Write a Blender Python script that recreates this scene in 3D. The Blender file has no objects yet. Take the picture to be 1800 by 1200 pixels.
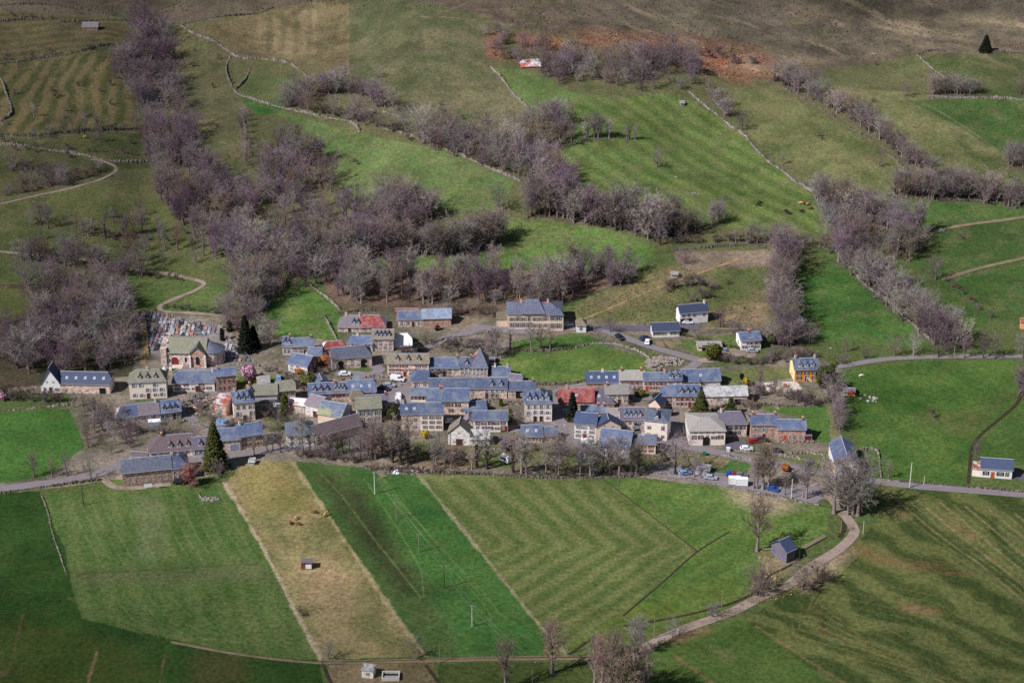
import bpy, bmesh, math, random
import numpy as np
from mathutils import Vector, Matrix
R = math.radians
rng = np.random.default_rng(7); random.seed(7)
# ---------------------------------------------------------------- camera, sky, sun
sc = bpy.context.scene
COL = sc.collection
CAMH, PITCH, HFOV = 310.0, 25.0, 29.0
cd = bpy.data.cameras.new('camera'); cam = bpy.data.objects.new('camera', cd); COL.objects.link(cam)
cam.location = (0, 0, CAMH); cam.rotation_euler = (R(90-PITCH), 0, 0)
cd.sensor_width = 36; cd.lens = 18/math.tan(R(HFOV/2)); cd.clip_start = 1; cd.clip_end = 9000
sc.camera = cam
SUN_EL = R(44); SUN_DIR = Vector((0.86, 0.51, 0)).normalized()      # the way shadows fall
wd = bpy.data.worlds.new('World'); sc.world = wd; wd.use_nodes = True
nt = wd.node_tree; bg = nt.nodes['Background']; sky = nt.nodes.new('ShaderNodeTexSky')
sky.sky_type = 'NISHITA'; sky.sun_disc = False; sky.sun_elevation = SUN_EL
sky.sun_rotation = math.atan2(-SUN_DIR.x, -SUN_DIR.y); sky.air_density = 1.0; sky.dust_density = 1.5
nt.links.new(sky.outputs[0], bg.inputs[0]); bg.inputs[1].default_value = 0.05
ld = bpy.data.lights.new('sun', 'SUN'); ld.energy = 5.0; ld.angle = R(0.6); ld.color = (1.0, 0.96, 0.95)
sun = bpy.data.objects.new('sun', ld); COL.objects.link(sun)
tv = Vector((SUN_DIR.x*math.cos(SUN_EL), SUN_DIR.y*math.cos(SUN_EL), -math.sin(SUN_EL)))
sun.rotation_euler = tv.to_track_quat('-Z', 'Y').to_euler(); sun.location = (-300, 300, 700)
sc.view_settings.view_transform = 'Standard'; sc.view_settings.look = 'None'
sc.view_settings.exposure = 0.12; sc.view_settings.gamma = 1.0
sc.cycles.max_bounces = 4; sc.cycles.diffuse_bounces = 2; sc.cycles.glossy_bounces = 2
sc.cycles.transparent_max_bounces = 8; sc.cycles.use_denoising = False; sc.cycles.volume_bounces = 0
# thin unseen clouds added above the view to dim the moor and valley corners
def added_cloud(name, tx, ty, rx, ry, dens, lab):
    k = (1000-40)/-tv.z; p = Vector((tx, ty, 40))-tv*k; bm = bmesh.new(); bmesh.ops.create_icosphere(bm, subdivisions=4, radius=1)
    for v in bm.verts: c = v.co; f = 1+.13*math.sin(5*c.x+tx)*math.cos(4*c.y)+.09*math.sin(9*c.y+3*c.x)+.05*math.sin(17*c.x-11*c.y); c.x *= rx*f; c.y *= ry*f; c.z *= 55
    me = bpy.data.meshes.new(name); bm.to_mesh(me); bm.free(); m = bpy.data.materials.new('added_cloud_vapour'); m.use_nodes = True; n = m.node_tree; n.nodes.remove(n.nodes['Principled BSDF']); v = n.nodes.new('ShaderNodeVolumePrincipled')
    v.inputs['Color'].default_value = (1, 1, 1, 1); v.inputs['Density'].default_value = dens; n.links.new(v.outputs[0], n.nodes['Material Output'].inputs['Volume']); me.materials.append(m)
    o = bpy.data.objects.new(name, me); COL.objects.link(o); o.location = p; o['label'] = lab; o['category'] = 'added_cloud'; o['kind'] = 'stuff'
added_cloud('added_cloud', 40, 1180, 520, 230, .0055, 'thin unseen cloudbank added to shade the moor'); added_cloud('added_cloud', -260, 860, 130, 300, .0034, 'thin unseen cloudbank added to shade the western slope')
added_cloud('added_cloud', -150, 395, 150, 90, .0035, 'thin unseen cloudbank added to shade the south-west fields'); added_cloud('added_cloud', 190, 400, 130, 95, .0026, 'thin unseen cloudbank added to shade the south-east fields')
# ---------------------------------------------------------------- ground height, pixel <-> place
def splus(a): return np.where(a > 30, a, np.log1p(np.exp(np.minimum(a, 30))))
def sig(a): return 1/(1+np.exp(-np.clip(a, -40, 40)))
def Hh(x, y):
    x = np.asarray(x, float); y = np.asarray(y, float)
    z = 15*0.045*splus((y-635+0.05*x)/15) + 20*0.06*splus((y-705)/20) + 40*0.05*splus((y-850)/40) + 40*0.07*splus((y-985)/40)
    z = z - 60*0.18*splus((y-1700)/60)
    amp = 0.25 + 4.6*sig((y-770)/35) + 0.9*sig((545-y)/18)
    n = (np.sin(x/47+1.3+0.4*np.sin(y/61)) * np.cos(y/39+0.6) + 0.6*np.sin(x/23-y/31+2.1) + 0.35*np.sin(x/13+y/17))
    z = z + amp*n*0.55
    z = z + 7.0*sig((y-752-0.05*x)/5)*sig((x+62)/7)*sig((70-x)/16)          # wooded bank under the terrace
    z = z - 4.5*np.exp(-((x+155+0.12*(y-800))/14)**2)*sig((y-730)/20)      # stream gully on the left
    z = z + 5.0*np.exp(-((x+95)/28)**2-((y-740)/22)**2)
    return z
SP, CP = math.sin(R(PITCH)), math.cos(R(PITCH))
FPX = 900/math.tan(R(HFOV/2))
def world_to_px(x, y, z):
    dz = z-CAMH
    dep = y*CP - dz*SP; up = y*SP + dz*CP
    return 900+FPX*x/dep, 600-FPX*up/dep, dep
def px_to_world(u, v):
    u = np.atleast_1d(np.asarray(u, float)); v = np.atleast_1d(np.asarray(v, float))
    a = (u-900)/FPX; b = (600-v)/FPX
    dx, dy, dz = a, CP+b*SP, -SP+b*CP
    lo = np.full(u.shape, 250.0); hi = lo.copy(); done = np.zeros(u.shape, bool)
    for t in np.arange(250, 2600, 6.0):
        below = (CAMH+dz*t) < Hh(dx*t, dy*t)
        hi = np.where(done, hi, t); new = below & ~done; lo = np.where(done | new, lo, t); done |= new
        if done.all(): break
    for _ in range(14):
        m = (lo+hi)/2; below = (CAMH+dz*m) < Hh(dx*m, dy*m)
        hi = np.where(below, m, hi); lo = np.where(below, lo, m)
    x, y = dx*hi, dy*hi
    return np.stack([x, y, Hh(x, y)], -1)
def W(u, v):
    p = px_to_world(u, v)[0]; return Vector(p)
def scl(p): return FPX/math.sqrt(p[0]**2+p[1]**2+(p[2]-CAMH)**2)       # photo pixels per metre there
# ---------------------------------------------------------------- helpers
def lin(c):
    return tuple(((v/255)/12.92 if v/255 <= .04045 else ((v/255+.055)/1.055)**2.4) for v in c)
def tag(o, label=None, cat=None, group=None, kind=None):
    if label: o['label'] = label
    if cat: o['category'] = cat
    if group: o['group'] = group
    if kind: o['kind'] = kind
    return o
def put(name, me, mat=None, parent=None, loc=None, rot=None, scale=None):
    if mat is not None and not me.materials: me.materials.append(mat)
    o = bpy.data.objects.new(name, me); COL.objects.link(o)
    if parent: o.parent = parent
    if loc is not None: o.location = loc
    if rot is not None: o.rotation_euler = (0, 0, rot) if isinstance(rot, (int, float)) else rot
    if scale is not None: o.scale = (scale,)*3 if isinstance(scale, (int, float)) else scale
    return o
def empty(name, loc, rot=0):
    o = bpy.data.objects.new(name, None); COL.objects.link(o); o.location = loc; o.rotation_euler = (0, 0, rot); o.empty_display_size = 0.5; return o
def tri_mesh(name, V, T, mats=None, mi=None):
    V = np.asarray(V, np.float32); T = np.asarray(T, np.int32); k = T.shape[1]
    me = bpy.data.meshes.new(name); me.vertices.add(len(V)); me.vertices.foreach_set('co', V.ravel())
    me.loops.add(T.size); me.loops.foreach_set('vertex_index', T.ravel())
    me.polygons.add(len(T)); me.polygons.foreach_set('loop_start', np.arange(0, T.size, k, dtype=np.int32))
    me.polygons.foreach_set('loop_total', np.full(len(T), k, np.int32))
    if mats:
        for m in mats: me.materials.append(m)
    if mi is not None: me.polygons.foreach_set('material_index', np.asarray(mi, np.int32))
    me.update(calc_edges=True); return me
class MB:
    """collects polygons with a material slot each"""
    def __init__(s): s.v = []; s.f = []; s.m = []; s.mats = []
    def slot(s, m):
        if m not in s.mats: s.mats.append(m)
        return s.mats.index(m)
    def poly(s, pts, m):
        b = len(s.v); s.v += [tuple(p) for p in pts]; s.f.append(tuple(range(b, b+len(pts)))); s.m.append(s.slot(m))
    def box(s, x0, x1, y0, y1, z0, z1, m):
        P = [(x0,y0,z0),(x1,y0,z0),(x1,y1,z0),(x0,y1,z0),(x0,y0,z1),(x1,y0,z1),(x1,y1,z1),(x0,y1,z1)]
        s.hexa(P, m)
    def hexa(s, P, m):
        b = len(s.v); s.v += [tuple(p) for p in P]; k = s.slot(m)
        for f in ((0,3,2,1),(4,5,6,7),(0,1,5,4),(1,2,6,5),(2,3,7,6),(3,0,4,7)):
            s.f.append(tuple(b+i for i in f)); s.m.append(k)
    def slab(s, pts, t, m):
        """a plate of thickness t under the planar polygon pts (counter-clockwise from outside)"""
        p = [Vector(q) for q in pts]; n = (p[1]-p[0]).cross(p[2]-p[0]).normalized(); q = [a-n*t for a in p]; k = len(p)
        s.poly(p, m); s.poly(q[::-1], m)
        for i in range(k):
            j = (i+1) % k; s.poly([p[i], q[i], q[j], p[j]], m)
    def tube(s, a, b, r0, r1, m, n=6):
        a = Vector(a); b = Vector(b); d = (b-a).normalized(); u = d.orthogonal().normalized(); w = d.cross(u)
        A = [a+(u*math.cos(6.2832*i/n)+w*math.sin(6.2832*i/n))*r0 for i in range(n)]
        B = [b+(u*math.cos(6.2832*i/n)+w*math.sin(6.2832*i/n))*r1 for i in range(n)]
        for i in range(n):
            j = (i+1) % n; s.poly([A[i], A[j], B[j], B[i]], m)
        s.poly(A[::-1], m); s.poly(B, m)
    def mesh(s, name):
        me = bpy.data.meshes.new(name); me.from_pydata(s.v, [], s.f)
        for m in s.mats: me.materials.append(m)
        me.polygons.foreach_set('material_index', s.m); me.update(); return me
    def build(s, name, parent=None, loc=None, rot=None): return put(name, s.mesh(name), None, parent, loc, rot)
# ---------------------------------------------------------------- materials
def mat(name, c1, c2=None, c3=None, scale=3.0, rough=0.85, bump=0.0, kind='noise', metal=0.0, spec=0.3, rnd=0.0, big=0.0):
    m = bpy.data.materials.new(name); m.use_nodes = True; n = m.node_tree.nodes; L = m.node_tree.links
    b = n['Principled BSDF']; b.inputs['Roughness'].default_value = rough; b.inputs['Metallic'].default_value = metal
    b.inputs['Specular IOR Level'].default_value = spec
    c1 = lin(c1); c2 = lin(c2) if c2 else c1; c3 = lin(c3) if c3 else None
    tc = n.new('ShaderNodeTexCoord'); co = tc.outputs['Object']
    mp = n.new('ShaderNodeMapping'); L.new(co, mp.inputs[0])
    oi = n.new('ShaderNodeObjectInfo')
    cb = n.new('ShaderNodeCombineXYZ')
    ml = n.new('ShaderNodeMath'); ml.operation = 'MULTIPLY'; ml.inputs[1].default_value = 57; L.new(oi.outputs['Random'], ml.inputs[0])
    L.new(ml.outputs[0], cb.inputs[0]); L.new(ml.outputs[0], cb.inputs[1]); L.new(cb.outputs[0], mp.inputs['Location'])
    nz = n.new('ShaderNodeTexNoise'); nz.inputs['Scale'].default_value = scale; nz.inputs['Detail'].default_value = 5; nz.inputs['Roughness'].default_value = .65
    L.new(mp.outputs[0], nz.inputs['Vector'])
    fac = nz.outputs['Fac']
    if kind in ('stone', 'slate'):
        vo = n.new('ShaderNodeTexVoronoi'); vo.inputs['Scale'].default_value = 2.2 if kind == 'stone' else 3.2
        mp2 = n.new('ShaderNodeMapping'); L.new(co, mp2.inputs[0]); mp2.inputs['Scale'].default_value = (1, 1, 1.5) if kind == 'stone' else (1.2, 1.2, 1.6)
        L.new(mp2.outputs[0], vo.inputs['Vector'])
        sx = n.new('ShaderNodeSeparateColor'); L.new(vo.outputs['Color'], sx.inputs[0])
        mx = n.new('ShaderNodeMix'); mx.inputs[0].default_value = 0.5 if kind == 'stone' else 0.3
        L.new(fac, mx.inputs[2]); L.new(sx.outputs[0], mx.inputs[3]); fac = mx.outputs[0]
    rp = n.new('ShaderNodeValToRGB'); e = rp.color_ramp.elements
    e[0].position = .30; e[0].color = (*c1, 1); e[1].position = .70; e[1].color = (*c2, 1)
    L.new(fac, rp.inputs[0]); col = rp.outputs[0]
    if c3:
        nb = n.new('ShaderNodeTexNoise'); nb.inputs['Scale'].default_value = big or 0.35; nb.inputs['Detail'].default_value = 4; nb.inputs['Roughness'].default_value = .7
        L.new(mp.outputs[0], nb.inputs['Vector'])
        r2 = n.new('ShaderNodeValToRGB'); q = r2.color_ramp.elements; q[0].position = .47; q[0].color = (0, 0, 0, 1); q[1].position = .60; q[1].color = (1, 1, 1, 1)
        L.new(nb.outputs['Fac'], r2.inputs[0])
        m3 = n.new('ShaderNodeMix'); m3.data_type = 'RGBA'; L.new(r2.outputs[0], m3.inputs[0]); L.new(col, m3.inputs[6]); m3.inputs[7].default_value = (*c3, 1); col = m3.outputs[2]
    if rnd:
        hv = n.new('ShaderNodeHueSaturation'); L.new(col, hv.inputs['Color'])
        mr = n.new('ShaderNodeMapRange'); L.new(oi.outputs['Random'], mr.inputs[0]); mr.inputs[3].default_value = 1-rnd; mr.inputs[4].default_value = 1+rnd
        L.new(mr.outputs[0], hv.inputs['Value']); col = hv.outputs[0]
    L.new(col, b.inputs['Base Color'])
    if bump:
        bp = n.new('ShaderNodeBump'); bp.inputs['Strength'].default_value = bump; bp.inputs['Distance'].default_value = .15
        L.new(fac, bp.inputs['Height']); L.new(bp.outputs[0], b.inputs['Normal'])
    return m
M = {}
def slate(k, a, b, c=None, **kw): M[k] = M['r_'+k] = mat('slate_'+k, a, b, c, kind='slate', scale=1.3, rough=.62, bump=.5, spec=.45, rnd=.2, **kw)
slate('slate', (58,70,98), (88,102,136), (102,110,126), big=.3); slate('blue', (54,68,102), (78,93,132), (68,78,100), big=.3); slate('dark', (78,74,90), (104,98,116))
slate('lichen', (92,94,80), (134,134,114), (126,124,112)); slate('tan', (98,90,78), (132,122,106)); slate('mauve', (98,88,98), (136,126,134))
slate('light', (130,126,124), (164,158,156), (144,140,132)); slate('grey', (70,76,92), (104,110,130)); slate('new', (50,60,88), (62,74,104))
slate('slateli', (66,76,100), (104,116,140), (134,138,100), big=.2); slate('brown', (82,70,76), (108,94,98))
def tin(k, a, b, c=None, big=.5): M[k] = mat('sheet_metal_'+k, a, b, c, scale=.8, rough=.45, spec=.5, big=big, kind='noise')
tin('red', (116,46,48), (140,64,62), (150,96,92)); tin('rust', (134,70,56), (156,90,72), (190,184,186), big=.35)
tin('white', (196,200,212), (224,226,232), (170,172,180)); tin('pale', (160,160,162), (196,194,194), (140,140,140)); tin('azure', (112,132,158), (150,166,186), (122,128,144))
tin('whitered', (190,190,200), (214,214,220), (170,80,64), big=.3)
def stone(k, a, b, c=None, **kw):
    a, b = [tuple(min(240, v*1.20+.30*(sum(t)/3-v)+10) for v in t) for t in (a, b)]
    M[k] = mat('masonry_'+k, a, b, c, kind='stone', scale=1.6, rough=.92, bump=.6, spec=.15, rnd=.12, **kw)
stone('stone', (122,104,100), (190,168,156)); stone('pink', (140,112,102), (206,172,154)); stone('brown', (98,76,68), (152,122,108)); stone('grey', (108,104,112), (170,164,166))
stone('palestone', (158,148,140), (214,202,190)); stone('redstone', (120,84,72), (178,136,118)); stone('ochre', (168,116,72), (198,146,100)); stone('orange', (186,112,70), (204,134,90))
def rend(k, a, b): M[k] = mat('render_'+k, a, b, None, scale=.7, rough=.9, spec=.15)
rend('cream', (224,210,198), (240,228,216)); rend('white', (214,212,216), (234,232,234)); rend('yellow', (206,142,62), (218,156,74)); rend('paleyellow', (232,208,150), (240,218,164))
rend('greyr', (170,166,172), (196,190,196)); rend('pinkr', (206,180,176), (222,198,194)); rend('tanr', (204,182,162), (224,204,186)); rend('darkboard', (98,94,108), (118,112,126))
M['glass'] = mat('window_glass', (26,28,40), (44,48,62), scale=2, rough=.15, spec=.6)
M['whitepaint'] = mat('white_paint', (225,225,232), rough=.5); M['surround'] = mat('window_surround', (200,190,184), (170,160,156), rough=.8)
for k, c in dict(s_white=(214,216,232), s_red=(132,48,50), s_brown=(96,62,58), s_blue=(136,152,186), s_mint=(122,182,168), s_yellow=(200,150,66), s_orange=(196,86,48), s_mauve=(96,76,110), s_sky=(150,186,198), s_dark=(52,46,54), s_grey=(146,140,144), s_rust=(150,66,54)).items():
    M[k] = mat(k[2:]+'_shutter_paint', c, tuple(int(v*.85) for v in c), rough=.6)
M['door'] = mat('wooden_door', (90,56,46), (64,42,38), rough=.7); M['void'] = mat('dark_interior', (30,24,28), (18,16,20), rough=.9)
M['brick'] = mat('chimney_brick', (176,96,66), (136,76,58), scale=6); M['pot'] = mat('chimney_pot', (200,92,56), rough=.8); M['ridge'] = mat('zinc_ridge', (190,194,206), (150,154,168), rough=.4, spec=.5)
M['asphalt'] = mat('asphalt', (112,106,112), (130,124,130), (122,114,112), scale=.6, rough=.95, big=.12); M['asphaltdark'] = mat('dark_asphalt', (84,80,92), (98,94,106), scale=.6, rough=.95)
M['gravel'] = mat('gravel_road', (132,118,108), (154,138,128), (120,106,94), scale=.8, rough=1, big=.15); M['dirt'] = mat('dirt_track', (134,112,84), (156,130,98), (104,106,66), scale=.8, rough=1, big=.2)
M['soil'] = mat('brown_soil', (118,98,82), (138,118,100), (106,100,74), scale=.5, rough=1, big=.15); M['chalk'] = mat('pale_gravel_yard', (206,196,184), (186,174,160), scale=.5, rough=1)
M['drystone'] = mat('dry_stone', (92,84,82), (156,146,144), (92,88,68), kind='stone', scale=2, rough=.95, bump=.6, big=.3); M['drydark'] = mat('mossy_dry_stone', (62,56,52), (122,110,106), (74,70,50), kind='stone', scale=2, rough=.95, bump=.6, big=.4)
M['rubble'] = mat('pale_rubble', (122,110,106), (172,160,154), scale=2, rough=.95); M['water'] = mat('ditch_water', (44,40,34), (66,56,42), rough=.6, scale=.5)
M['pole'] = mat('weathered_wood', (120,104,88), (150,136,116), scale=3); M['concrete'] = mat('pale_concrete', (188,186,180), (206,204,196), scale=1.5); M['poledark'] = mat('dark_wood', (50,44,44), (70,62,58)); M['wire'] = mat('wire', (130,130,134), rough=.4)
M['barktan'] = mat('grey_bark', (110,100,98), (142,130,126), scale=2, rnd=.2); M['barkdark'] = mat('dark_bark', (58,48,48), (86,74,72), (70,66,48), scale=2, rnd=.2)
# ---------------------------------------------------------------- ground: one sheet, field colours stored per point
def vnoise(x, y, s, seed):
    g = np.random.default_rng(seed).random((256, 256)); a = x/s; b = y/s; i = np.floor(a).astype(int); j = np.floor(b).astype(int)
    fa = a-i; fb = b-j; fa = fa*fa*(3-2*fa); fb = fb*fb*(3-2*fb)
    q = lambda p, r: g[p % 256, r % 256]
    return (q(i,j)*(1-fa)+q(i+1,j)*fa)*(1-fb)+(q(i,j+1)*(1-fa)+q(i+1,j+1)*fa)*fb
def fbm(x, y, s, seed, o=4):
    t = 0; w = 0
    for k in range(o): t = t+vnoise(x, y, s/2**k, seed+k)*.6**k; w += .6**k
    return t/w
def in_poly(px, py, P):
    c = np.zeros(px.shape, bool); n = len(P)
    for i in range(n):
        x0, y0 = P[i]; x1, y1 = P[(i+1) % n]
        if y0 == y1: continue
        k = (y0 > py) != (y1 > py); c ^= k & (px < (x1-x0)*(py-y0)/(y1-y0)+x0)
    return c
def PL(s): return [tuple(float(q) for q in p.split(',')) for p in s.split()]
ang = np.concatenate([np.linspace(72, 36.2, 40, endpoint=False), np.linspace(36.2, 14.0, 780)])
hz = CAMH/np.tan(np.radians(ang))
# rows of the sheet: distances such that rows are about evenly dense over the slope too
yr = np.concatenate([np.linspace(60, 415, 40, endpoint=False), 415*np.exp(np.linspace(0, math.log(1240/415), 860)), np.linspace(1250, 3000, 60)])
tc_ = np.concatenate([np.linspace(-1.5, -.30, 50, endpoint=False), np.linspace(-.30, .30, 1000), np.linspace(.30, 1.5, 51)[1:]])
Y, T = np.meshgrid(yr, tc_, indexing='ij'); X = T*(Y*.93+40); Z = Hh(X, Y)
U, V, DEP = world_to_px(X, Y, Z)
wu = U+5*(fbm(X, Y, 9, 3)-.5)*2; wv = V+3*(fbm(X, Y, 9, 13)-.5)*2      # field edges are never ruler straight
C = np.zeros(X.shape+(3,)); n1 = fbm(X, Y, 60, 21); n2 = fbm(X, Y, 14, 31); n3 = fbm(X, Y, 4, 41)
def setc(mask, c): C[mask] = c
far = np.clip((470-V)/60+(n1-.5)*1.5, 0, 1)[..., None]
C[:] = np.array(lin((78,94,48)))*(1-far)+np.array(lin((92,96,60)))*far
def paint(poly, c, c2=None, a=1.0, stripe=None, feather=0, nz=.5, k=None, hard=0):
    """colour a field; stripe = (du, dv, period m, strength, wobble): direction of the mowing strips as seen from the village road"""
    P = PL(poly) if isinstance(poly, str) else poly
    us = [p[0] for p in P]; vs = [p[1] for p in P]
    box = (U > min(us)-12) & (U < max(us)+12) & (V > min(vs)-12) & (V < max(vs)+12)
    idx = np.where(box)
    qu, qv = (U[idx], V[idx]) if hard else (wu[idx], wv[idx])
    if a < 1:        # patches fade out instead of ending at a line
        r = min(14, (max(vs)-min(vs))*.3+2, (max(us)-min(us))*.12+.5); al = np.zeros(qu.shape)
        for du_, dv_ in ((0,0),(1,0),(-1,0),(0,.6),(0,-.6),(.6,.4),(-.6,.4),(.6,-.4),(-.6,-.4)): al += in_poly(qu+du_*r*1.3, qv+dv_*r, P)/9
        m = al > 0; al = al[m]
    else: m = in_poly(qu, qv, P); al = None
    idx = (idx[0][m], idx[1][m])
    if not len(idx[0]): return
    x, y = X[idx], Y[idx]; c = np.array(lin(c)); c2 = np.array(lin(c2)) if c2 is not None else c*np.array([1.28,1.12,1.2])
    f = np.clip((n2[idx]-.5)*3*nz+.5+(n1[idx]-.5)*1.6*nz, 0, 1)
    if stripe:
        du, dv, per, st, wob = stripe; uc, vc = sum(us)/len(us), sum(vs)/len(vs); p = W(uc, vc); q = W(uc+du, vc+dv)
        d = (q-p); d.z = 0; d.normalize(); t = -(x*d.y)+(y*d.x)*1.0 + wob*(fbm(x, y, 45, 77)-.5)*2*per
        s = .5+.5*np.tanh(2.2*np.sin(t*2*math.pi/per)+1.2*(n2[idx]-.5)); f = f*(1-st)+s*st
        f = np.clip(f+.25*(np.abs(np.sin(t*math.pi/(per*.13))) > .93)*st, 0, 1)
    col = c*(1-f[:, None])+c2*f[:, None]
    if a < 1: aa = np.clip(a*al*(.55+n3[idx]*.9), 0, 1)[:, None]; col = C[idx]*(1-aa)+col*aa
    C[idx] = col
def stroke(poly, wid, c, a=1.0, wob=1.6):
    """a thin line of another ground colour, wid in metres, along points"""
    P = PL(poly); c = np.array(lin(c)); S = px_to_world([p[0] for p in P], [p[1] for p in P])
    for i in range(len(P)-1):
        x0, y0 = S[i][:2]; x1, y1 = S[i+1][:2]; L2 = (x1-x0)**2+(y1-y0)**2+1e-6
        u0, u1 = sorted((P[i][0], P[i+1][0])); v0, v1 = sorted((P[i][1], P[i+1][1])); mg = wid*6+8
        idx = np.where((U > u0-mg) & (U < u1+mg) & (V > v0-mg) & (V < v1+mg))
        if not len(idx[0]): continue
        x, y = X[idx], Y[idx]; t = np.clip(((x-x0)*(x1-x0)+(y-y0)*(y1-y0))/L2, 0, 1)
        d = np.hypot(x-x0-t*(x1-x0), y-y0-t*(y1-y0))+wob*wid*(n3[idx]-.5)
        k = (np.clip(1.3-d/(wid/2), 0, 1)*a)[:, None]; C[idx] = C[idx]*(1-k)+c*k
# --- upper slopes
paint('-50,-200 1850,-200 1850,92 1610,96 1480,120 1360,142 1250,112 1000,62 820,34 612,14 480,16 340,42 200,30 -50,18', (88,78,66), (108,98,82), nz=.7)
paint('900,-50 1850,-50 1850,60 1700,70 1500,100 1350,120 1200,60 1000,40', (78,72,62), (102,94,80), nz=.8)
for q in ('1520,40 1600,25 1700,60 1720,85 1640,60', '1330,75 1400,95 1480,110 1440,118 1360,100', '1580,62 1640,80 1650,95 1600,85', '1380,10 1450,5 1460,30 1400,40', '1640,30 1780,20 1800,50 1700,45'):
    paint(q, (118,106,84), (140,126,100), a=.7)
paint('612,-10 720,0 860,30 860,90 880,120 930,200 900,215 700,205 650,145 612,135', (80,88,56), (104,102,74), nz=.8)
paint('340,50 480,15 611,-8 611,132 560,145 500,110 420,100 380,75', (100,92,62), (122,110,78), nz=.5)
for a, b in ((452,466), (476,490), (500,514), (524,540), (546,556)):
    paint([(a,18+(540-a)*.1),(b,16),(b+3,60),(b+1,95),(a-2,95),(a+3,60)], (130,116,84), (140,126,92), a=.8)
paint('-50,22 190,32 235,60 200,84 -50,112', (82,78,50), (100,94,62), stripe=(40,-3,7,.8,.5))
paint('-50,118 190,92 245,150 235,215 -50,240', (68,78,42), (112,102,66), stripe=(10,-22,8,.85,1.5))
paint('-50,250 195,232 330,235 360,290 200,300 -50,256', (66,78,42), (88,90,54))
paint('300,60 340,52 420,104 425,160 430,250 400,330 340,260 310,160', (90,92,60), (108,106,72))
paint('-50,258 190,285 200,312 -50,358', (66,74,44), (90,90,56))
paint('-50,362 215,322 300,360 345,420 385,500 200,470 -50,432', (72,88,42), (96,100,58))
paint('425,132 545,142 500,188 418,165', (80,98,52), (98,110,64)); paint('415,168 500,186 490,198 460,205', (52,96,40), (66,112,48))
paint('470,188 640,238 780,262 905,318 880,372 700,362 600,332 560,250', (80,104,54), (102,122,68))
paint('430,60 560,210 640,236 560,240', (84,98,56), a=0.0)
paint('850,52 885,60 882,110 852,100', (120,82,66), (140,100,78), a=.9)
paint('905,58 990,70 1000,92 920,90', (126,78,60), (150,96,70), a=.9)
paint('1010,50 1200,62 1300,75 1360,95 1372,130 1300,150 1240,130 1190,92 1120,88 1020,88', (112,78,60), (132,94,74), a=.8)
paint('1225,95 1270,98 1270,125 1230,120', (130,78,58), (156,98,74), a=.8)
paint('860,118 940,125 1000,160 1085,175 1100,240 1000,262 990,200 930,200', (80,104,52), (98,118,64))
paint('1000,182 1170,164 1212,172 1300,235 1400,325 1500,384 1470,412 1300,402 1130,384 1000,335 985,262 1090,242', (74,98,42), (100,120,60), stripe=(60,34,9,.65,.5))
paint('1250,152 1372,162 1480,222 1600,300 1600,350 1430,330 1320,240', (82,94,50), (110,114,70), nz=.9)
paint('1372,142 1640,168 1800,300 1850,345 1690,320 1600,275 1540,212 1450,168', (82,94,50), (112,114,72), nz=.8)
paint('1610,96 1850,90 1850,172 1700,172 1650,132', (66,80,42), (84,92,54)); paint('1600,178 1850,166 1850,290 1770,278 1690,225', (54,88,36), (78,102,50))
paint('1540,352 1850,350 1850,374 1640,410 1560,400', (58,90,38), (76,106,48))
# --- terraces and slopes behind the village
paint('570,470 620,455 700,442 880,432 900,385 1000,392 1130,412 1152,440 1130,470 1000,468 800,478 600,474', (70,106,42), (94,124,56))
paint('880,382 1000,392 1000,430 885,438', (94,108,60), (104,114,66), a=.7)
paint('560,474 640,470 880,480 1080,474 1120,490 900,560 680,560 590,540', (92,78,66), (126,102,86))
paint('465,545 522,494 592,532 598,560 598,604 480,600', (66,104,40), (92,122,54))
paint('1370,428 1462,430 1562,520 1645,612 1420,596 1376,520', (48,92,34), (72,106,46)); paint('1395,430 1465,432 1520,470 1400,470', (74,90,48), a=.7)
paint('1620,402 1850,376 1850,452 1660,492 1590,470', (56,84,36), (74,96,46)); paint('1560,482 1660,492 1850,462 1850,565 1740,562 1690,620 1640,600', (54,86,34), (72,98,44))
paint('990,560 1040,520 1180,468 1368,478 1355,575 1180,578 1020,566', (84,98,52), (114,112,72), nz=.9)
paint('1000,548 1180,468 1300,450 1175,512 1080,552', (112,102,70), (132,118,86), a=.8)
paint('1180,442 1370,440 1365,470 1200,472', (104,92,78), (134,118,104), nz=.8); paint('1240,560 1290,540 1352,515 1352,578 1260,572', (132,112,86), (154,132,104), a=.85)
paint('380,500 440,545 470,600 470,640 400,600 290,545 360,505', (64,98,42), (86,112,54)); paint('250,470 350,500 280,535 250,545 190,480', (62,92,40), (84,104,50))
# --- village ground
paint('-50,640 60,650 230,620 250,545 400,560 470,590 600,600 600,540 880,560 1000,560 1350,575 1480,650 1480,720 1470,800 1540,845 1440,880 1290,862 1100,835 860,832 640,820 520,812 430,815 380,835 180,845 60,862 -50,868', (94,94,76), (132,121,110), nz=.9)
paint('-50,500 60,500 120,560 240,600 230,660 -50,690', (62,62,46), (84,76,58))
paint('0,505 60,512 110,540 30,550 0,560', (76,90,40), (92,102,50)); paint('90,536 130,546 120,580 60,560', (82,88,44))
paint('0,690 120,690 125,715 -50,740', (66,88,40), (84,100,52)); paint('-50,730 122,718 150,785 80,838 -50,856', (52,92,34), (68,110,42))
paint('300,640 440,640 400,660 300,660', (76,100,46)); paint('415,660 500,668 470,685 420,680', (72,104,44), (88,112,52))
paint('262,548 392,574 455,640 430,660 290,650 266,625', (140,130,134), (112,108,98), nz=.9, hard=1)
paint('870,640 910,612 1050,604 1142,630 1152,660 1000,674 900,664 868,650', (74,106,42), (100,124,56)); paint('900,600 1010,584 1060,600 910,636', (60,98,38), (82,110,50))
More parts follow.
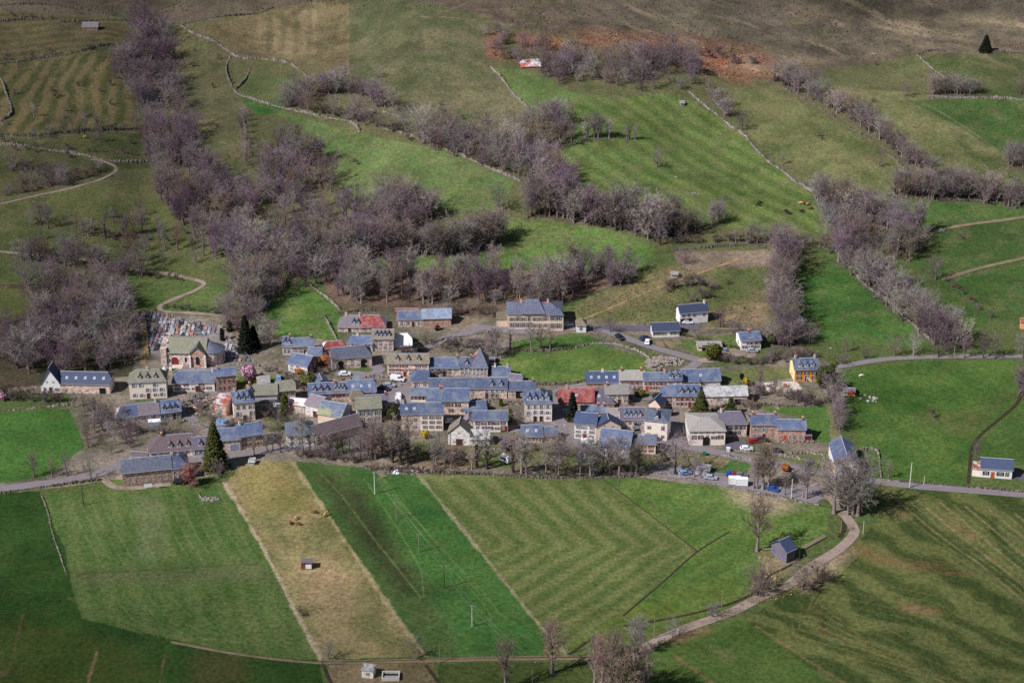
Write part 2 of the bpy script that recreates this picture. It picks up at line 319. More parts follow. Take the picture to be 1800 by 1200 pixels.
paint('1040,580 1180,600 1340,580 1350,640 1250,640 1200,610 1130,592', (74,102,46), (100,112,60)); paint('1100,600 1130,612 1200,640 1150,650 1120,625', (78,98,50), (100,108,64))
paint('1220,655 1390,640 1400,665 1320,680 1240,690', (84,102,52), (112,112,72)); paint('1320,714 1455,712 1462,782 1430,772 1415,735', (62,102,38), (84,116,50))
paint('1420,690 1480,670 1500,700 1470,790 1450,700', (84,98,52), (134,124,84)); paint('1300,790 1470,795 1440,825 1340,800', (78,96,48), (104,112,64)); paint('1240,800 1320,815 1310,832 1245,828', (68,106,44))
paint('1350,672 1400,672 1410,684 1350,688', (206,192,178), (214,200,186)); paint('820,780 1010,790 1150,800 1150,825 820,820', (96,100,62), (124,116,80)); paint('640,770 820,780 820,822 700,822', (104,94,74), (124,108,88))
paint('1150,800 1290,800 1270,822 1150,815', (100,102,64), (150,134,108)); paint('160,845 400,835 420,850 380,860 200,862', (66,92,42), (88,104,54))
paint('590,640 655,645 650,655 600,660', (86,96,56)); paint('660,672 760,664 750,690 660,690', (104,98,90), a=.5)
for q in ('338,722 350,706 362,716 356,738', '640,674 662,672 655,692 642,690', '462,722 500,728 540,745 500,765 470,750', '560,772 620,785 600,800 560,792', '815,792 900,790 905,820 830,822', '1000,792 1040,802 1030,815 1005,808', '1050,812 1150,812 1150,822 1050,824', '700,772 760,776 780,800 710,800', '470,655 520,662 510,690 480,680', '600,640 660,646 640,652 600,652', '1130,690 1160,694 1150,700 1130,697', '1250,722 1300,715 1310,722 1260,730', '940,780 990,785 980,800 940,795', '380,840 430,838 440,822 400,820', '640,712 660,708 655,722 640,724', '230,700 300,706 300,716 240,712', '420,748 450,742 470,755 440,764'): paint(q, (68,94,44), (88,108,54), a=.85)
# --- valley floor
paint('1470,655 1600,636 1850,628 1850,690 1722,768 1700,852 1540,846 1512,790 1480,700', (52,88,30), (76,104,42), nz=.7)
paint('1590,735 1620,722 1700,728 1770,680 1790,690 1715,765 1690,765', (70,84,40), (86,94,50), a=.75)
paint('1850,690 1722,772 1712,812 1850,812', (54,84,32), (72,98,42)); paint('1700,815 1850,818 1850,862 1700,852', (76,96,48))
paint('1500,848 1850,874 1850,1300 1440,1300 1310,1088 1400,1035 1500,960 1548,905', (48,66,26), (90,98,50), stripe=(60,38,15,.8,1.8))
paint('1490,950 1530,965 1600,990 1700,992 1600,1000 1510,975', (126,90,62), (110,92,56), a=.8)
for q in ('1550,885 1600,905 1590,915', '1640,890 1700,930 1690,940', '1700,930 1730,945 1700,950', '1580,1060 1650,1070 1660,1082 1590,1075'): paint(q, (112,86,58), a=.6)
paint('1090,1180 1160,1130 1310,1088 1460,1200 1500,1300 1000,1300', (52,80,28), (74,96,40)); paint('1240,1130 1300,1150 1280,1170', (92,100,58), a=.7)
paint('735,833 1060,840 1225,968 1095,1082 990,1150 960,1150 840,975', (68,94,38), (108,114,66), stripe=(40,46,10,.0,.3))
paint('1060,838 1290,858 1360,870 1460,895 1450,945 1330,1000 1290,1060 1095,1086 1225,970', (66,98,36), (92,116,52), stripe=(-50,40,8,.35,1))
paint('1020,1085 1290,1010 1320,1050 1180,1100 1050,1150 960,1150', (86,104,34), (96,116,40), a=.6)
paint('1275,845 1350,870 1420,890 1350,905 1290,880', (140,122,98), (164,148,122), a=.85)
paint('515,810 735,834 842,972 962,1118 950,1152 745,1152 640,995', (46,86,34), (64,104,44), nz=.7)
paint('515,812 600,815 700,960 790,1100 800,1152 748,1152 620,960', (58,82,36), (78,96,50), a=.85)
for q in ('600,850 640,860 700,980 760,1050 700,1040 640,960', '560,830 580,830 640,940 620,930'): paint(q, (48,56,32), (56,66,36), a=.95)
paint('398,846 430,812 515,810 748,1152 566,1160 462,962', (104,104,58), (138,126,84), nz=1)
for q in ('450,900 500,905 520,960 480,950', '520,930 580,930 590,975 540,970', '470,960 520,1000 500,1010 470,985', '560,1030 620,1030 640,1070 590,1070', '600,1080 680,1090 690,1130 630,1120', '500,1060 540,1070 560,1120 530,1110'): paint(q, (84,98,52), (112,112,66), a=.75)
paint('540,1000 600,990 640,1060 600,1100 540,1060', (144,128,92), a=.5); paint('410,830 500,815 560,900 450,900', (122,120,58), a=.6)
paint('70,864 380,848 398,850 462,962 560,1156 420,1150 140,1085 112,960', (58,90,34), (88,106,54), stripe=(14,40,7,.35,.5))
paint('110,1010 450,985 480,1020 130,1030', (70,86,48), (92,100,62), a=.7); paint('240,870 290,880 300,980 240,985', (96,108,68), (104,116,76), a=.6)
paint('-50,866 72,864 112,962 142,1086 340,1132 420,1152 560,1160 580,1300 -50,1300', (34,64,20), (48,78,28), nz=.8)
paint('-50,1100 60,1095 180,1120 260,1150 280,1300 -50,1300', (56,72,22), (62,76,28), a=.7); paint('330,1150 440,1145 430,1200 340,1210', (78,76,38), (70,70,34), a=.7)
paint('575,1166 760,1164 775,1300 585,1300', (96,92,58), (128,112,84)); paint('770,1166 1100,1162 1090,1300 780,1300', (52,72,28), (72,84,38))
paint('1330,970 1400,985 1395,1000 1350,1030 1320,1050 1340,1000', (128,112,84), (146,130,102), a=.9); paint('1420,1000 1490,965 1500,975 1440,1030 1405,1045', (134,114,90), (156,138,112), a=.9)
paint('1150,1120 1250,1100 1250,1110 1180,1130', (122,92,70), a=.8)
# chevron mowing strips of the long field
P_ = PL('742,842 1058,844 1218,966 1092,1078 985,1140 850,975'); idx = np.where((U > 720) & (U < 1240) & (V > 830) & (V < 1160)); m = in_poly(wu[idx], wv[idx], P_); idx = (idx[0][m], idx[1][m])
vv = V[idx]-958+14*(fbm(X[idx], Y[idx], 40, 5)-.5)*2; tt = U[idx]-np.where(vv < 0, vv*1.05, -vv*1.5)-np.exp(-(vv/16)**2)*9+10*(n1[idx]-.5)
s = .5+.5*np.tanh((.5+1.5*np.clip(n1[idx]*1.6-.3, 0, 1))*np.sin((tt+14*(fbm(X[idx], Y[idx], 25, 8)-.5))*2*math.pi/46)+2.2*(n2[idx]-.5)+1.6*(n3[idx]-.5))*.72+.08; C[idx] = np.array(lin((70,92,38)))*(1-s[:, None])+np.array(lin((104,112,62)))*s[:, None]
# thin lines: bleached grass by fences, wheel marks, ditch banks
for q, w_, c_, a_ in (('395,848 462,962 520,1075 565,1160', 1.2, (176,158,132), .9), ('515,812 600,940 680,1060 748,1152', 1.3, (158,146,104), .85), ('735,834 850,975 950,1100 995,1150', 1.0, (150,142,112), .8),
    ('450,1120 500,1080 560,1160', .3, (130,130,90), .3), ('612,0 612,132', 1.0, (130,126,92), .7), ('1480,905 1800,880', .4, (80,90,40), .3), ('1100,835 1225,972', .8, (96,84,60), .7), ('740,600 1000,690', 0.1, (80,80,60), .1),
    ('1450,1080 1560,1150 1700,1200', .8, (70,60,30), .6), ('1330,1100 1420,1160 1500,1210', 1.0, (120,100,66), .7), ('1190,1155 1260,1205', 1.2, (112,82,58), .9), ('1500,960 1560,985 1640,1005 1720,1010', 1.6, (120,88,58), .5), ('1430,1060 1450,1110 1560,1160', 1.4, (84,66,38), .5),
    ('1620,180 1720,240 1790,290', 1.2, (128,120,84), .7), ('830,0 760,30 720,30', 1.5, (130,116,92), .5), ('740,30 900,45', 1.2, (132,118,92), .5), ('40,1080 20,1160 5,1200', .6, (92,76,50), .8), ('170,1145 155,1200', .8, (124,104,70), .8), ('290,1150 280,1200', .6, (110,84,60), .8),
    ('120,1010 450,990', 1.0, (52,76,34), .6), ('120,1050 200,1085 330,1125', 1.2, (104,108,64), .5), ('860,265 980,285', 1, (96,110,60), .3), ('0,1000 100,1090 200,1110', .5, (62,84,36), .5), ('1600,1010 1690,990 1680,960 1660,945', .8, (70,60,32), .6)):
    stroke(q, w_*1.1, c_, a_*.85)
for k in range(14):   # curved mowing marks of the eastern field
    e = k*24; stroke('%f,%f %f,%f %f,%f %f,%f' % (1545+e*.9, 868+k*3, 1620+e, 930+k*5, 1700+e*1.05, 985+k*8, 1790+e, 1060+k*8), (.5, .9)[k % 2], ((112,112,66), (128,116,80))[k % 2], .75, .9)
    stroke('%f,%f %f,%f %f,%f %f,%f' % (1500-k*10, 1000+k*7, 1440-k*4, 1050+k*6, 1500+k*10, 1110+k*6, 1640+k*14, 1190+k*4), .6, ((60,66,30), (106,108,60))[k % 2], .5, .9)
for k in range(16):
    stroke('%f,%f %f,%f %f,%f' % (150+k*22, 1040+k*1.5, 190+k*23, 1085+k*2, 260+k*23, 1120+k*2), .35, (116,124,82), .4, .6)
for q in ('664,838 690,880 760,960 850,1060 865,1090 840,1095 800,1060', '668,838 700,880 775,960 845,1045', '672,838 720,900 800,990 850,1040 880,1080', '560,828 600,870 660,950 740,1050', '640,840 700,930 740,1000 745,1050'): stroke(q, .45, (104,128,70), .6, .6)
for k in range(26):   # tractor lines in the lower left and right fields
    u0 = 250+k*8+random.uniform(-2, 2)
    if k < 15: stroke('%f,%f %f,%f %f,%f' % (120+k*19, 880-k*1.2, 150+k*19.5, 940, 175+k*20, 985), .35, (118,126,84), .45, .6)
    u1 = 1560+k*17; stroke('%f,%f %f,%f %f,%f' % (u1, 890+k*3, u1+90, 960+k*3, u1+170, 1010+k*3), .35, (112,112,66), .4, .6)
    if k < 12: stroke('%f,%f %f,%f %f,%f' % (1360+k*14, 1120-k*9, 1470+k*18, 1150-k*9, 1620+k*18, 1210-k*6), .5, (112,108,62), .4, .8)
# bleached grass streaks and dark heather running down the moor
st_ = fbm(X*.75+Y*.9, (X*.9-Y*.75)/4, 9, 91); st2 = fbm(X, Y, 11, 97); mo = np.clip((150+20*np.sin(U/160)-V)/45, 0, 1)*(V < 175)
for f_, c_ in ((np.clip((st_-.60)*9, 0, 1)*np.clip((U-800)/500+.25, .1, 1), (168,150,122)), (np.clip((st2-.56)*8, 0, 1), (62,58,46)), (np.clip((.36-st_)*9, 0, 1), (78,84,54))):
    k_ = (f_*mo*.4*(U > -50))[..., None]; C[:] = C*(1-k_)+np.array(lin(c_))*k_
# worn, tufted look of old pasture on the whole slope; broken brown fringes at the foot of the banks
ro = np.clip((fbm(X, Y, 6, 61)-.52)*7, 0, 1)*np.clip((640-V)/200, 0, .32); C[:] = C*(1-ro[..., None])+np.array(lin((112,106,74)))*ro[..., None]
dk = np.clip((fbm(X, Y, 8, 71)-.56)*7, 0, 1)*np.clip((700-V)/300, .1, .32); C[:] = C*(1-dk[..., None])+np.array(lin((52,66,36)))*dk[..., None]
def ground_finish(tree_pts):
    """leaf litter where trees stand, then the sheet itself"""
    g = np.zeros((260, 400)); 
    for u, v, w in tree_pts:
        i, j = int((v+50)/5), int((u+100)/5)
        if 0 <= i < 260 and 0 <= j < 400: g[i, j] += w
    for _ in range(2):
        g = (g+np.roll(g, 1, 0)+np.roll(g, -1, 0)+np.roll(g, 1, 1)+np.roll(g, -1, 1))/3.2
    gi = np.clip(((V+50)/5).astype(int), 0, 259); gj = np.clip(((U+100)/5).astype(int), 0, 399)
    k = np.clip(g[gi, gj]*1.2, 0, .85)*(.6+.6*n3); k = np.clip(k, 0, .9)[..., None]
    lit = np.array(lin((88,76,70)))*(.75+.5*n2[..., None])
    col = C*(1-k)+lit*k
    col *= (.76+.25*n1+.25*n2)[..., None]
    lum = col.mean(-1, keepdims=True); col = (col*.86+lum*.14)*np.array([.97, .94, .92])
    nr, nc = X.shape; ids = np.arange(nr*nc, dtype=np.int32).reshape(nr, nc)
    Q = np.stack([ids[:-1, :-1], ids[:-1, 1:], ids[1:, 1:], ids[1:, :-1]], -1).reshape(-1, 4)
    me = tri_mesh('ground', np.stack([X, Y, Z], -1).reshape(-1, 3), Q)
    me.polygons.foreach_set('use_smooth', np.ones(len(Q), bool))
    at = me.color_attributes.new('field', 'FLOAT_COLOR', 'POINT'); a4 = np.ones((nr*nc, 4), np.float32); a4[:, :3] = col.reshape(-1, 3); at.data.foreach_set('color', a4.ravel())
    m = bpy.data.materials.new('field_grass'); m.use_nodes = True; n = m.node_tree.nodes; L = m.node_tree.links; b = n['Principled BSDF']
    b.inputs['Roughness'].default_value = .95; b.inputs['Specular IOR Level'].default_value = .1
    A = n.new('ShaderNodeAttribute'); A.attribute_name = 'field'; ge = n.new('ShaderNodeNewGeometry')
    f1 = n.new('ShaderNodeTexNoise'); f1.inputs['Scale'].default_value = .8; f1.inputs['Detail'].default_value = 8; f1.inputs['Roughness'].default_value = .75; L.new(ge.outputs['Position'], f1.inputs['Vector'])
    mr = n.new('ShaderNodeMapRange'); L.new(f1.outputs['Fac'], mr.inputs[0]); mr.inputs[1].default_value = .3; mr.inputs[2].default_value = .7; mr.inputs[3].default_value = .38; mr.inputs[4].default_value = 1.6
    f2 = n.new('ShaderNodeTexNoise'); f2.inputs['Scale'].default_value = .13; f2.inputs['Detail'].default_value = 6; f2.inputs['Roughness'].default_value = .7; L.new(ge.outputs['Position'], f2.inputs['Vector'])
    hs = n.new('ShaderNodeHueSaturation'); L.new(A.outputs['Color'], hs.inputs['Color']); L.new(mr.outputs[0], hs.inputs['Value'])
    m2 = n.new('ShaderNodeMapRange'); L.new(f2.outputs['Fac'], m2.inputs[0]); m2.inputs[1].default_value = .3; m2.inputs[2].default_value = .7; m2.inputs[3].default_value = .475; m2.inputs[4].default_value = .52
    L.new(m2.outputs[0], hs.inputs['Hue']); L.new(hs.outputs[0], b.inputs['Base Color'])
    bp = n.new('ShaderNodeBump'); bp.inputs['Strength'].default_value = .35; bp.inputs['Distance'].default_value = .5; L.new(f1.outputs['Fac'], bp.inputs['Height']); L.new(bp.outputs[0], b.inputs['Normal'])
    me.materials.append(m); tag(put('ground', me), kind='structure')
# ---------------------------------------------------------------- roads, tracks, ditches
def smooth_line(pts, step=2.0):
    P = [Vector((a, b, 0)) for a, b in pts]; out = []
    for i in range(len(P)-1):
        p0 = P[max(i-1, 0)]; p1 = P[i]; p2 = P[i+1]; p3 = P[min(i+2, len(P)-1)]; n = max(2, int((p2-p1).length/step))
        for k in range(n):
            t = k/n; out.append(.5*((2*p1)+(p2-p0)*t+(2*p0-5*p1+4*p2-p3)*t*t+(3*p1-p0-3*p2+p3)*t**3))
    out.append(P[-1]); return out
def world_line(s, step=2.0):
    P = PL(s); S = px_to_world([p[0] for p in P], [p[1] for p in P]); return smooth_line([(a[0], a[1]) for a in S], step)
def ribbon(name, s, wid, m, lift=.10, kind='structure', **kw):
    L = world_line(s); n = len(L); V_ = []; F_ = []; nw = 5
    for i, p in enumerate(L):
        d = (L[min(i+1, n-1)]-L[max(i-1, 0)]); d.normalize(); nn = Vector((-d.y, d.x, 0)); w = wid if isinstance(wid, (int, float)) else wid[0]+(wid[1]-wid[0])*i/n
        w *= 1+.05*math.sin(i*.37)
        for k in range(nw):
            q = p+nn*w*(k/(nw-1)-.5); V_.append((q.x, q.y, float(Hh(q.x, q.y))+lift+(.06 if k == 2 else 0)*.5))
    for i in range(n-1):
        for k in range(nw-1): a = i*nw+k; F_.append((a, a+nw, a+nw+1, a+1))
    me = tri_mesh(name, V_, F_); me.materials.append(M[m]); return tag(put(name, me), kind=kind, **kw)
ribbon('road', '-60,870 0,861 60,852 110,846 165,833 200,822 260,812 345,808 400,803 440,796 500,789 545,786 590,790', 4.6, 'asphalt')
ribbon('driveway', '180,832 186,846 205,857 250,857 300,851', 2.4, 'gravel', .106)
ribbon('road', '1150,772 1190,777 1211,785 1260,795 1320,808 1380,820 1430,829 1480,838 1560,848 1650,857 1810,869 1900,876', 4.4, 'asphalt')
ribbon('car_park', '1140,826 1200,832 1250,840 1320,851 1400,862 1446,876', (7,11), 'asphalt', .112); ribbon('pavement', '1340,845 1400,850 1440,842', 6, 'gravel', .118)
ribbon('road', '1440,868 1462,876 1480,900 1499,925 1500,940 1475,965 1420,1000 1386,1028 1340,1048 1280,1078 1200,1106 1140,1135 1100,1165', 3.4, 'gravel', .124)
ribbon('road', '1040,790 1015,775 995,756 982,742 978,728 990,712', 5.5, 'asphalt', .13); ribbon('lane', '990,714 972,700 985,686 1030,680', 4, 'asphalt', .136); ribbon('village_square', '895,755 930,750 980,742', 5, 'asphalt', .142)
ribbon('village_square', '652,690 690,694 722,676', 9, 'asphalt', .104); ribbon('village_square', '690,690 700,706 712,730', (14,9), 'asphalt', .11); ribbon('road', '590,655 620,657 650,660 690,664 730,668 780,666', 4.5, 'asphalt', .116); ribbon('road', '650,660 668,650 655,640 690,634 720,628 736,619 760,604 790,593 820,586 850,576 885,581 940,583 1000,577 1040,576', 4.0, 'asphalt', .122)
ribbon('road', '1030,574 1060,580 1090,590 1140,608 1210,628 1228,635 1215,645 1200,652', 3.6, 'asphalt', .104); ribbon('driveway', '1228,634 1260,631 1290,620 1330,622', (3,8), 'gravel', .11); ribbon('lane', '1040,577 1130,577 1194,574 1230,576', 4.2, 'asphaltdark', .116); ribbon('dirt_track', '1230,577 1290,578 1340,577', 1.6, 'soil', .1)
ribbon('yard', '1194,571 1225,571', 6, 'asphaltdark', .122)
ribbon('lane', '1330,676 1395,668 1460,648 1500,640 1560,631 1650,627 1810,626 1900,625', 3.0, 'asphalt')
ribbon('lane', '425,568 390,556 330,550 292,548 279,540 300,528 340,512 359,500 350,494 325,488 270,478 180,462 100,452 30,445 -40,440', 2.0, 'gravel')
ribbon('lane', '-60,372 0,359 60,345 120,332 170,318 200,304 203,294 185,285 160,280', 1.5, 'gravel'); ribbon('path', '250,640 258,610 250,570', 2, 'dirt')
ribbon('dirt_track', '1015,566 1100,530 1172,500 1300,455', 1.6, 'dirt'); ribbon('dirt_track', '1620,414 1700,395 1850,372', 2.0, 'soil'); ribbon('dirt_track', '1655,492 1720,472 1850,444', 2.0, 'soil')
ribbon('dirt_track', '300,1128 420,1150 560,1165 700,1163 800,1161 1000,1158 1060,1157', 1.0, 'soil'); ribbon('dirt_track', '560,1161 700,1159 800,1157 1060,1153', .5, 'soil')
ribbon('lane', '345,742 322,724 328,708 372,690 420,700', 3.4, 'asphalt'); ribbon('lane', '1110,700 1150,701 1166,720 1186,742 1192,775', 3.2, 'asphalt'); ribbon('lane', '1100,699 1060,716', 3, 'gravel', .112)
ribbon('yard', '1270,781 1312,783', 6, 'asphaltdark', .14); ribbon('dirt_track', '660,812 664,826 676,838', 2.0, 'soil'); ribbon('yard', '1345,680 1400,678', 6, 'chalk', .13); ribbon('yard', '1772,832 1800,838 1840,846', 5, 'asphaltdark'); ribbon('yard', '735,575 800,570 830,562', 3.5, 'soil')
ribbon('ditch', '1095,1082 1160,1027 1225,970 1282,934', .45, 'water'); ribbon('ditch', '1060,842 1130,895 1225,968', .35, 'water'); ribbon('ditch', '1796,690 1785,712 1750,742 1722,766 1708,790 1702,850', 1.1, 'water'); ribbon('ditch', '1000,1150 1050,1115', .8, 'water')
ribbon('stream', '1095,1100 1200,1082 1290,1058 1335,1034 1352,1012 1376,1000 1405,984', .8, 'water'); ribbon('stream', '1478,905 1484,925 1476,945', 1.4, 'water'); ribbon('ditch', '566,1162 575,1185 590,1215', .9, 'water'); ribbon('ditch', '748,1168 775,1205', .9, 'water'); ribbon('garden_path', '1360,712 1370,720', 1, 'gravel')
for k, q in enumerate(('1158,600 1163,610', '1172,600 1186,612', '1186,599 1196,606')): ribbon('vegetable_bed', q, 2.6, 'soil', .12)
ribbon('path', '294,588 294,566', 1.6, 'chalk', .1)
# ---------------------------------------------------------------- buildings
CACHE = {}
def cached(key, fn):
    if key not in CACHE: CACHE[key] = fn()
    return CACHE[key]
def win_mesh(w, h, sur, arch=False, dark='glass'):
    def f():
        b = MB(); t = .13
        b.box(-w/2, w/2, -.02, .0, 0, h, M[dark])
        for a in ((-w/2-t, -w/2, 0, h), (w/2, w/2+t, 0, h), (-w/2-t, w/2+t, h, h+t), (-w/2-t-.05, w/2+t+.05, -t, 0)): b.box(a[0], a[1], -.07, 0, a[2], a[3], M[sur])
        b.box(-.04, .04, -.05, -.021, 0, h, M['whitepaint']); b.box(-w/2, -.04, -.05, -.021, h*.6, h*.6+.06, M['whitepaint']); b.box(.04, w/2, -.05, -.021, h*.6, h*.6+.06, M['whitepaint'])
        return b.mesh('window')
    return cached(('w', w, h, sur, dark), f)
def shut_mesh(w, h, c):
    def f():
        b = MB(); b.box(-w/2, w/2, -.12, -.075, 0, h, M[c])
        for z in (.15, h*.5, h-.25): b.box(-w/2, w/2, -.14, -.121, z, z+.1, M[c])
        return b.mesh('shutter')
    return cached(('s', w, h, c), f)
def door_mesh(w, h, c, arch):
    def f():
        b = MB(); b.box(-w/2, w/2, -.04, 0, 0, h, M[c]); t = .14
        for a in ((-w/2-t, -w/2, 0, h), (w/2, w/2+t, 0, h), (-w/2-t, w/2+t, h, h+t)): b.box(a[0], a[1], -.08, 0, a[2], a[3], M['surround'])
        if arch:
            n = 10; P = [(w/2*math.cos(math.pi*i/n), w*.42*math.sin(math.pi*i/n)+h) for i in range(n+1)]
            b.poly([(x, -.09, z) for x, z in P][::-1], M[c])
        return b.mesh('door')
    return cached(('d', w, h, c, arch), f)
def window(parent, x, y, z, rot, w=.95, h=1.35, s=None, sur='surround', name='window'):
    o = put(name, win_mesh(w, h, sur), None, parent, (x, y, z), rot)
    if s:
        me = shut_mesh(round(w*.42, 2), h, s)
        for k in (-1, 1): put('shutter', me, None, o, (k*(w/2+w*.21+.15), 0, 0))
    return o
def dormer_mesh(wm, rm, kind):
    def f():
        b = MB(); w, h, d = .62, 1.25, 2.6
        b.box(-w, w, 0, d, -.2, h, M[wm]); b.poly([(-w, -.001, h), (w, -.001, h), (0, -.001, h+.6)], M[wm])
        R_ = M.get('r_'+rm) or M[rm]; b.slab([(-w-.22, -.25, h-.2), (0, -.25, h+.66), (0, d+.6, h+.66), (-w-.22, d+.3, h-.2)][::-1], .1, R_); b.slab([(w+.22, -.25, h-.2), (0, -.25, h+.66), (0, d+.6, h+.66), (w+.22, d+.3, h-.2)], .1, R_)
        return b.mesh('dormer')
    return cached(('dm', wm, rm), f)
def chim_mesh(c, hh):
    def f():
        b = MB(); b.box(-.45, .45, -.3, .3, -1.3, hh, M[c]); b.box(-.52, .52, -.37, .37, hh, hh+.12, M['surround'])
        b.tube((-.2, 0, hh+.12), (-.2, 0, hh+.6), .15, .12, M['pot']); b.tube((.2, 0, hh+.12), (.2, 0, hh+.5), .15, .12, M['pot']); return b.mesh('chimney')
    return cached(('c', c, hh), f)
def sky_mesh():
    def f():
        b = MB(); b.box(-.4, .4, -.5, .5, 0, .1, M['whitepaint']); b.box(-.3, .3, -.4, .4, .1, .12, M['azure']); return b.mesh('skylight')
    return cached('sky', f)
HOUSES = []; RN = random.Random(4)
def house(label, P0, P1, eh, ru, o='', cat='house', name=None, group=None):
    """P0, P1: foot of the front wall; eh: wall, ru: front roof slope, as heights; o: options"""
    O = {}
    for t in o.split():
        k, _, v = t.partition('='); O[k] = v or '1'
    g = lambda k, d: float(O.get(k, d))
    a = W(*P0); b = W(*P1); s = (scl(a)+scl(b))/2; a2 = a.xy; b2 = b.xy; Wd = (b2-a2).length; ex = (b2-a2).normalized(); ey = Vector((-ex.y, ex.x))
    th = math.atan2(CAMH-(a.z+b.z)/2, (a2+b2).length/2); st, ct = math.sin(th), math.cos(th)
    eh = eh/s/ct; k = g('k', .78); z0 = (a.z+b.z)/2
    if O.get('gf'):        # the gable looks at the camera: ru = apex above the eave
        D = g('D', 10); rh = max(.8, (ru/s-D*st)/ct); org = b2; L, Dp = D, Wd; ax = ey; rot = math.atan2(ax.y, ax.x)
    else:
        D = g('D', 0) or 2*(ru/s)/(st+k*ct); rh = max(.6, (ru/s-D/2*st)/ct); org = a2; L, Dp = Wd, D; rot = math.atan2(ex.y, ex.x)
    nm = name or ('house' if cat == 'house' else cat.replace(' ', '_'))
    root = tag(empty(nm, (org.x, org.y, z0), rot), label, cat, group)
    wm = O.get('w', 'stone'); rm = O.get('r', 'slate'); hl = g('hl', 0); hr = g('hr', 0); ov = g('ov', .35); fo = -2.5
    # walls (closed box plus gable tops)
    gf = O.get('gf'); w = MB(); m = M[wm]; mL = M[O.get('wl', wm)]; mR = M[O.get('wr', wm)]
    w.poly([(0,0,fo),(L,0,fo),(L,0,eh),(0,0,eh)], m); w.poly([(L,Dp,fo),(0,Dp,fo),(0,Dp,eh),(L,Dp,eh)], m)
    tl = (1-hl) if hl else 1; tr = (1-hr) if hr else 1      # how much of the gable triangle is wall
    def endwall(x, t, mm, left):
        P = [(x,0,fo),(x,Dp,fo),(x,Dp,eh)]
        if t >= .99: P.append((x,Dp/2,eh+rh-.03))
        elif t > .02: P += [(x,Dp-Dp/2*t,eh+(rh-.03)*t),(x,Dp/2*t,eh+(rh-.03)*t)]
        P.append((x,0,eh)); w.poly(P[::-1] if left else P, mm)
    endwall(0, tl, mL, True); endwall(L, tr, mR, False); w.build('wall', root)
    # roof plates
    r = MB(); rmm = M.get('r_'+rm) or M[rm]; T = .16; e = .04; kz = rh/(Dp/2)
    if O.get('flat'):
        r.box(-.2, L+.2, -.2, Dp+.2, eh, eh+.25, rmm); ro = r.build('roof', root)
    elif O.get('lean'):
        r.slab([(-ov,-ov,eh+e),(L+ov,-ov,eh+e),(L+ov,Dp+.1,eh+rh+e),(-ov,Dp+.1,eh+rh+e)], T, rmm); ro = r.build('roof', root)
    else:
        zr = eh+rh+e+T; ze = eh+e+T-kz*ov
        def xin(hh): return hh*(Dp/2)*g('hk', .62)
        xl = xin(hl) if hl else -ov; xr = L-xin(hr) if hr else L+ov
        if xr-xl < .3: xm = (xl+xr)/2; xl, xr = xm-.15, xm+.15
        # a half hip starts part of the way down: corner where it meets the eave plane
        def corner(hh, side):      # point(s) of the front plane at that end
            if not hh: return [(-ov if side < 0 else L+ov, -ov, ze)]
            x = -ov if side < 0 else L+ov
            if hh >= .99: return [(x, -ov, ze)]
            t = 1-hh; y = Dp/2*t; return [(x, -ov, ze), (x, y, eh+e+T+rh*t)]
        cl = corner(hl, -1); cr = corner(hr, 1)
        F = [cl[0], cr[0]] + cr[1:] + [(xr, Dp/2, zr), (xl, Dp/2, zr)] + cl[1:][::-1]
        bk = lambda p: (p[0], Dp-p[1], p[2])
        r.slab(F, T, rmm); r.slab([bk(p) for p in F][::-1], T, rmm)
        if hl: c_ = cl[-1]; r.slab([bk(c_), c_, (xl, Dp/2, zr)], T, (M[O['rl']] if 'rl' in O else rmm))
        if hr: c_ = cr[-1]; r.slab([c_, bk(c_), (xr, Dp/2, zr)], T, (M[O['rr']] if 'rr' in O else rmm))
        ro = r.build('roof', root); q = MB(); q.tube((xl-.05, Dp/2, zr), (xr+.05, Dp/2, zr), .11, .11, M[O.get('rg', 'ridge')], 5)
        q.build('ridge', ro)
        if O.get('gt', '1') == '1' and not gf and cat != 'shed': q = MB(); q.tube((-ov, -ov-.06, ze-.08), (L+ov, -ov-.06, ze-.08), .07, .07, M['ridge'], 5); q.build('gutter', ro)
        for c_ in O.get('c', ''):
            if c_.islower(): continue
            x = {'L': max(xl, 0)+.8, 'R': min(xr, L)-.8, 'M': L*.5, 'N': L*.33, 'P': L*.67}[c_]
            put('chimney', chim_mesh(O.get('cm', 'stone'), .9), None, ro, (x, Dp/2, zr), math.pi/2 if c_ in 'LR' else 0)
        nsk = int(g('sk', 0)); ang = math.atan2(rh, Dp/2)
        for i in range(nsk): x = L*(i+.7)/(nsk+.4); put('skylight', sky_mesh(), None, ro, (x, Dp*.22, eh+e+T+kz*Dp*.22+.01), (ang, 0, 0))
        nd = int(g('d', 0)); d0, d1 = [float(t) for t in O.get('dx', '.12,.88').split(',')]
        for i in range(nd):
            x = L*(d0+(d1-d0)*(i+.5)/nd); dz = eh+kz*.35*Dp/2*.5; yy = .35*Dp/2*.5
            dm = put('dormer', dormer_mesh(O.get('dm', 'grey'), O.get('dr', 'slate'), 0), None, ro, (x, yy, dz))
            put('dormer_window', win_mesh(.62, .85, 'whitepaint'), None, dm, (0, -.004, .25))
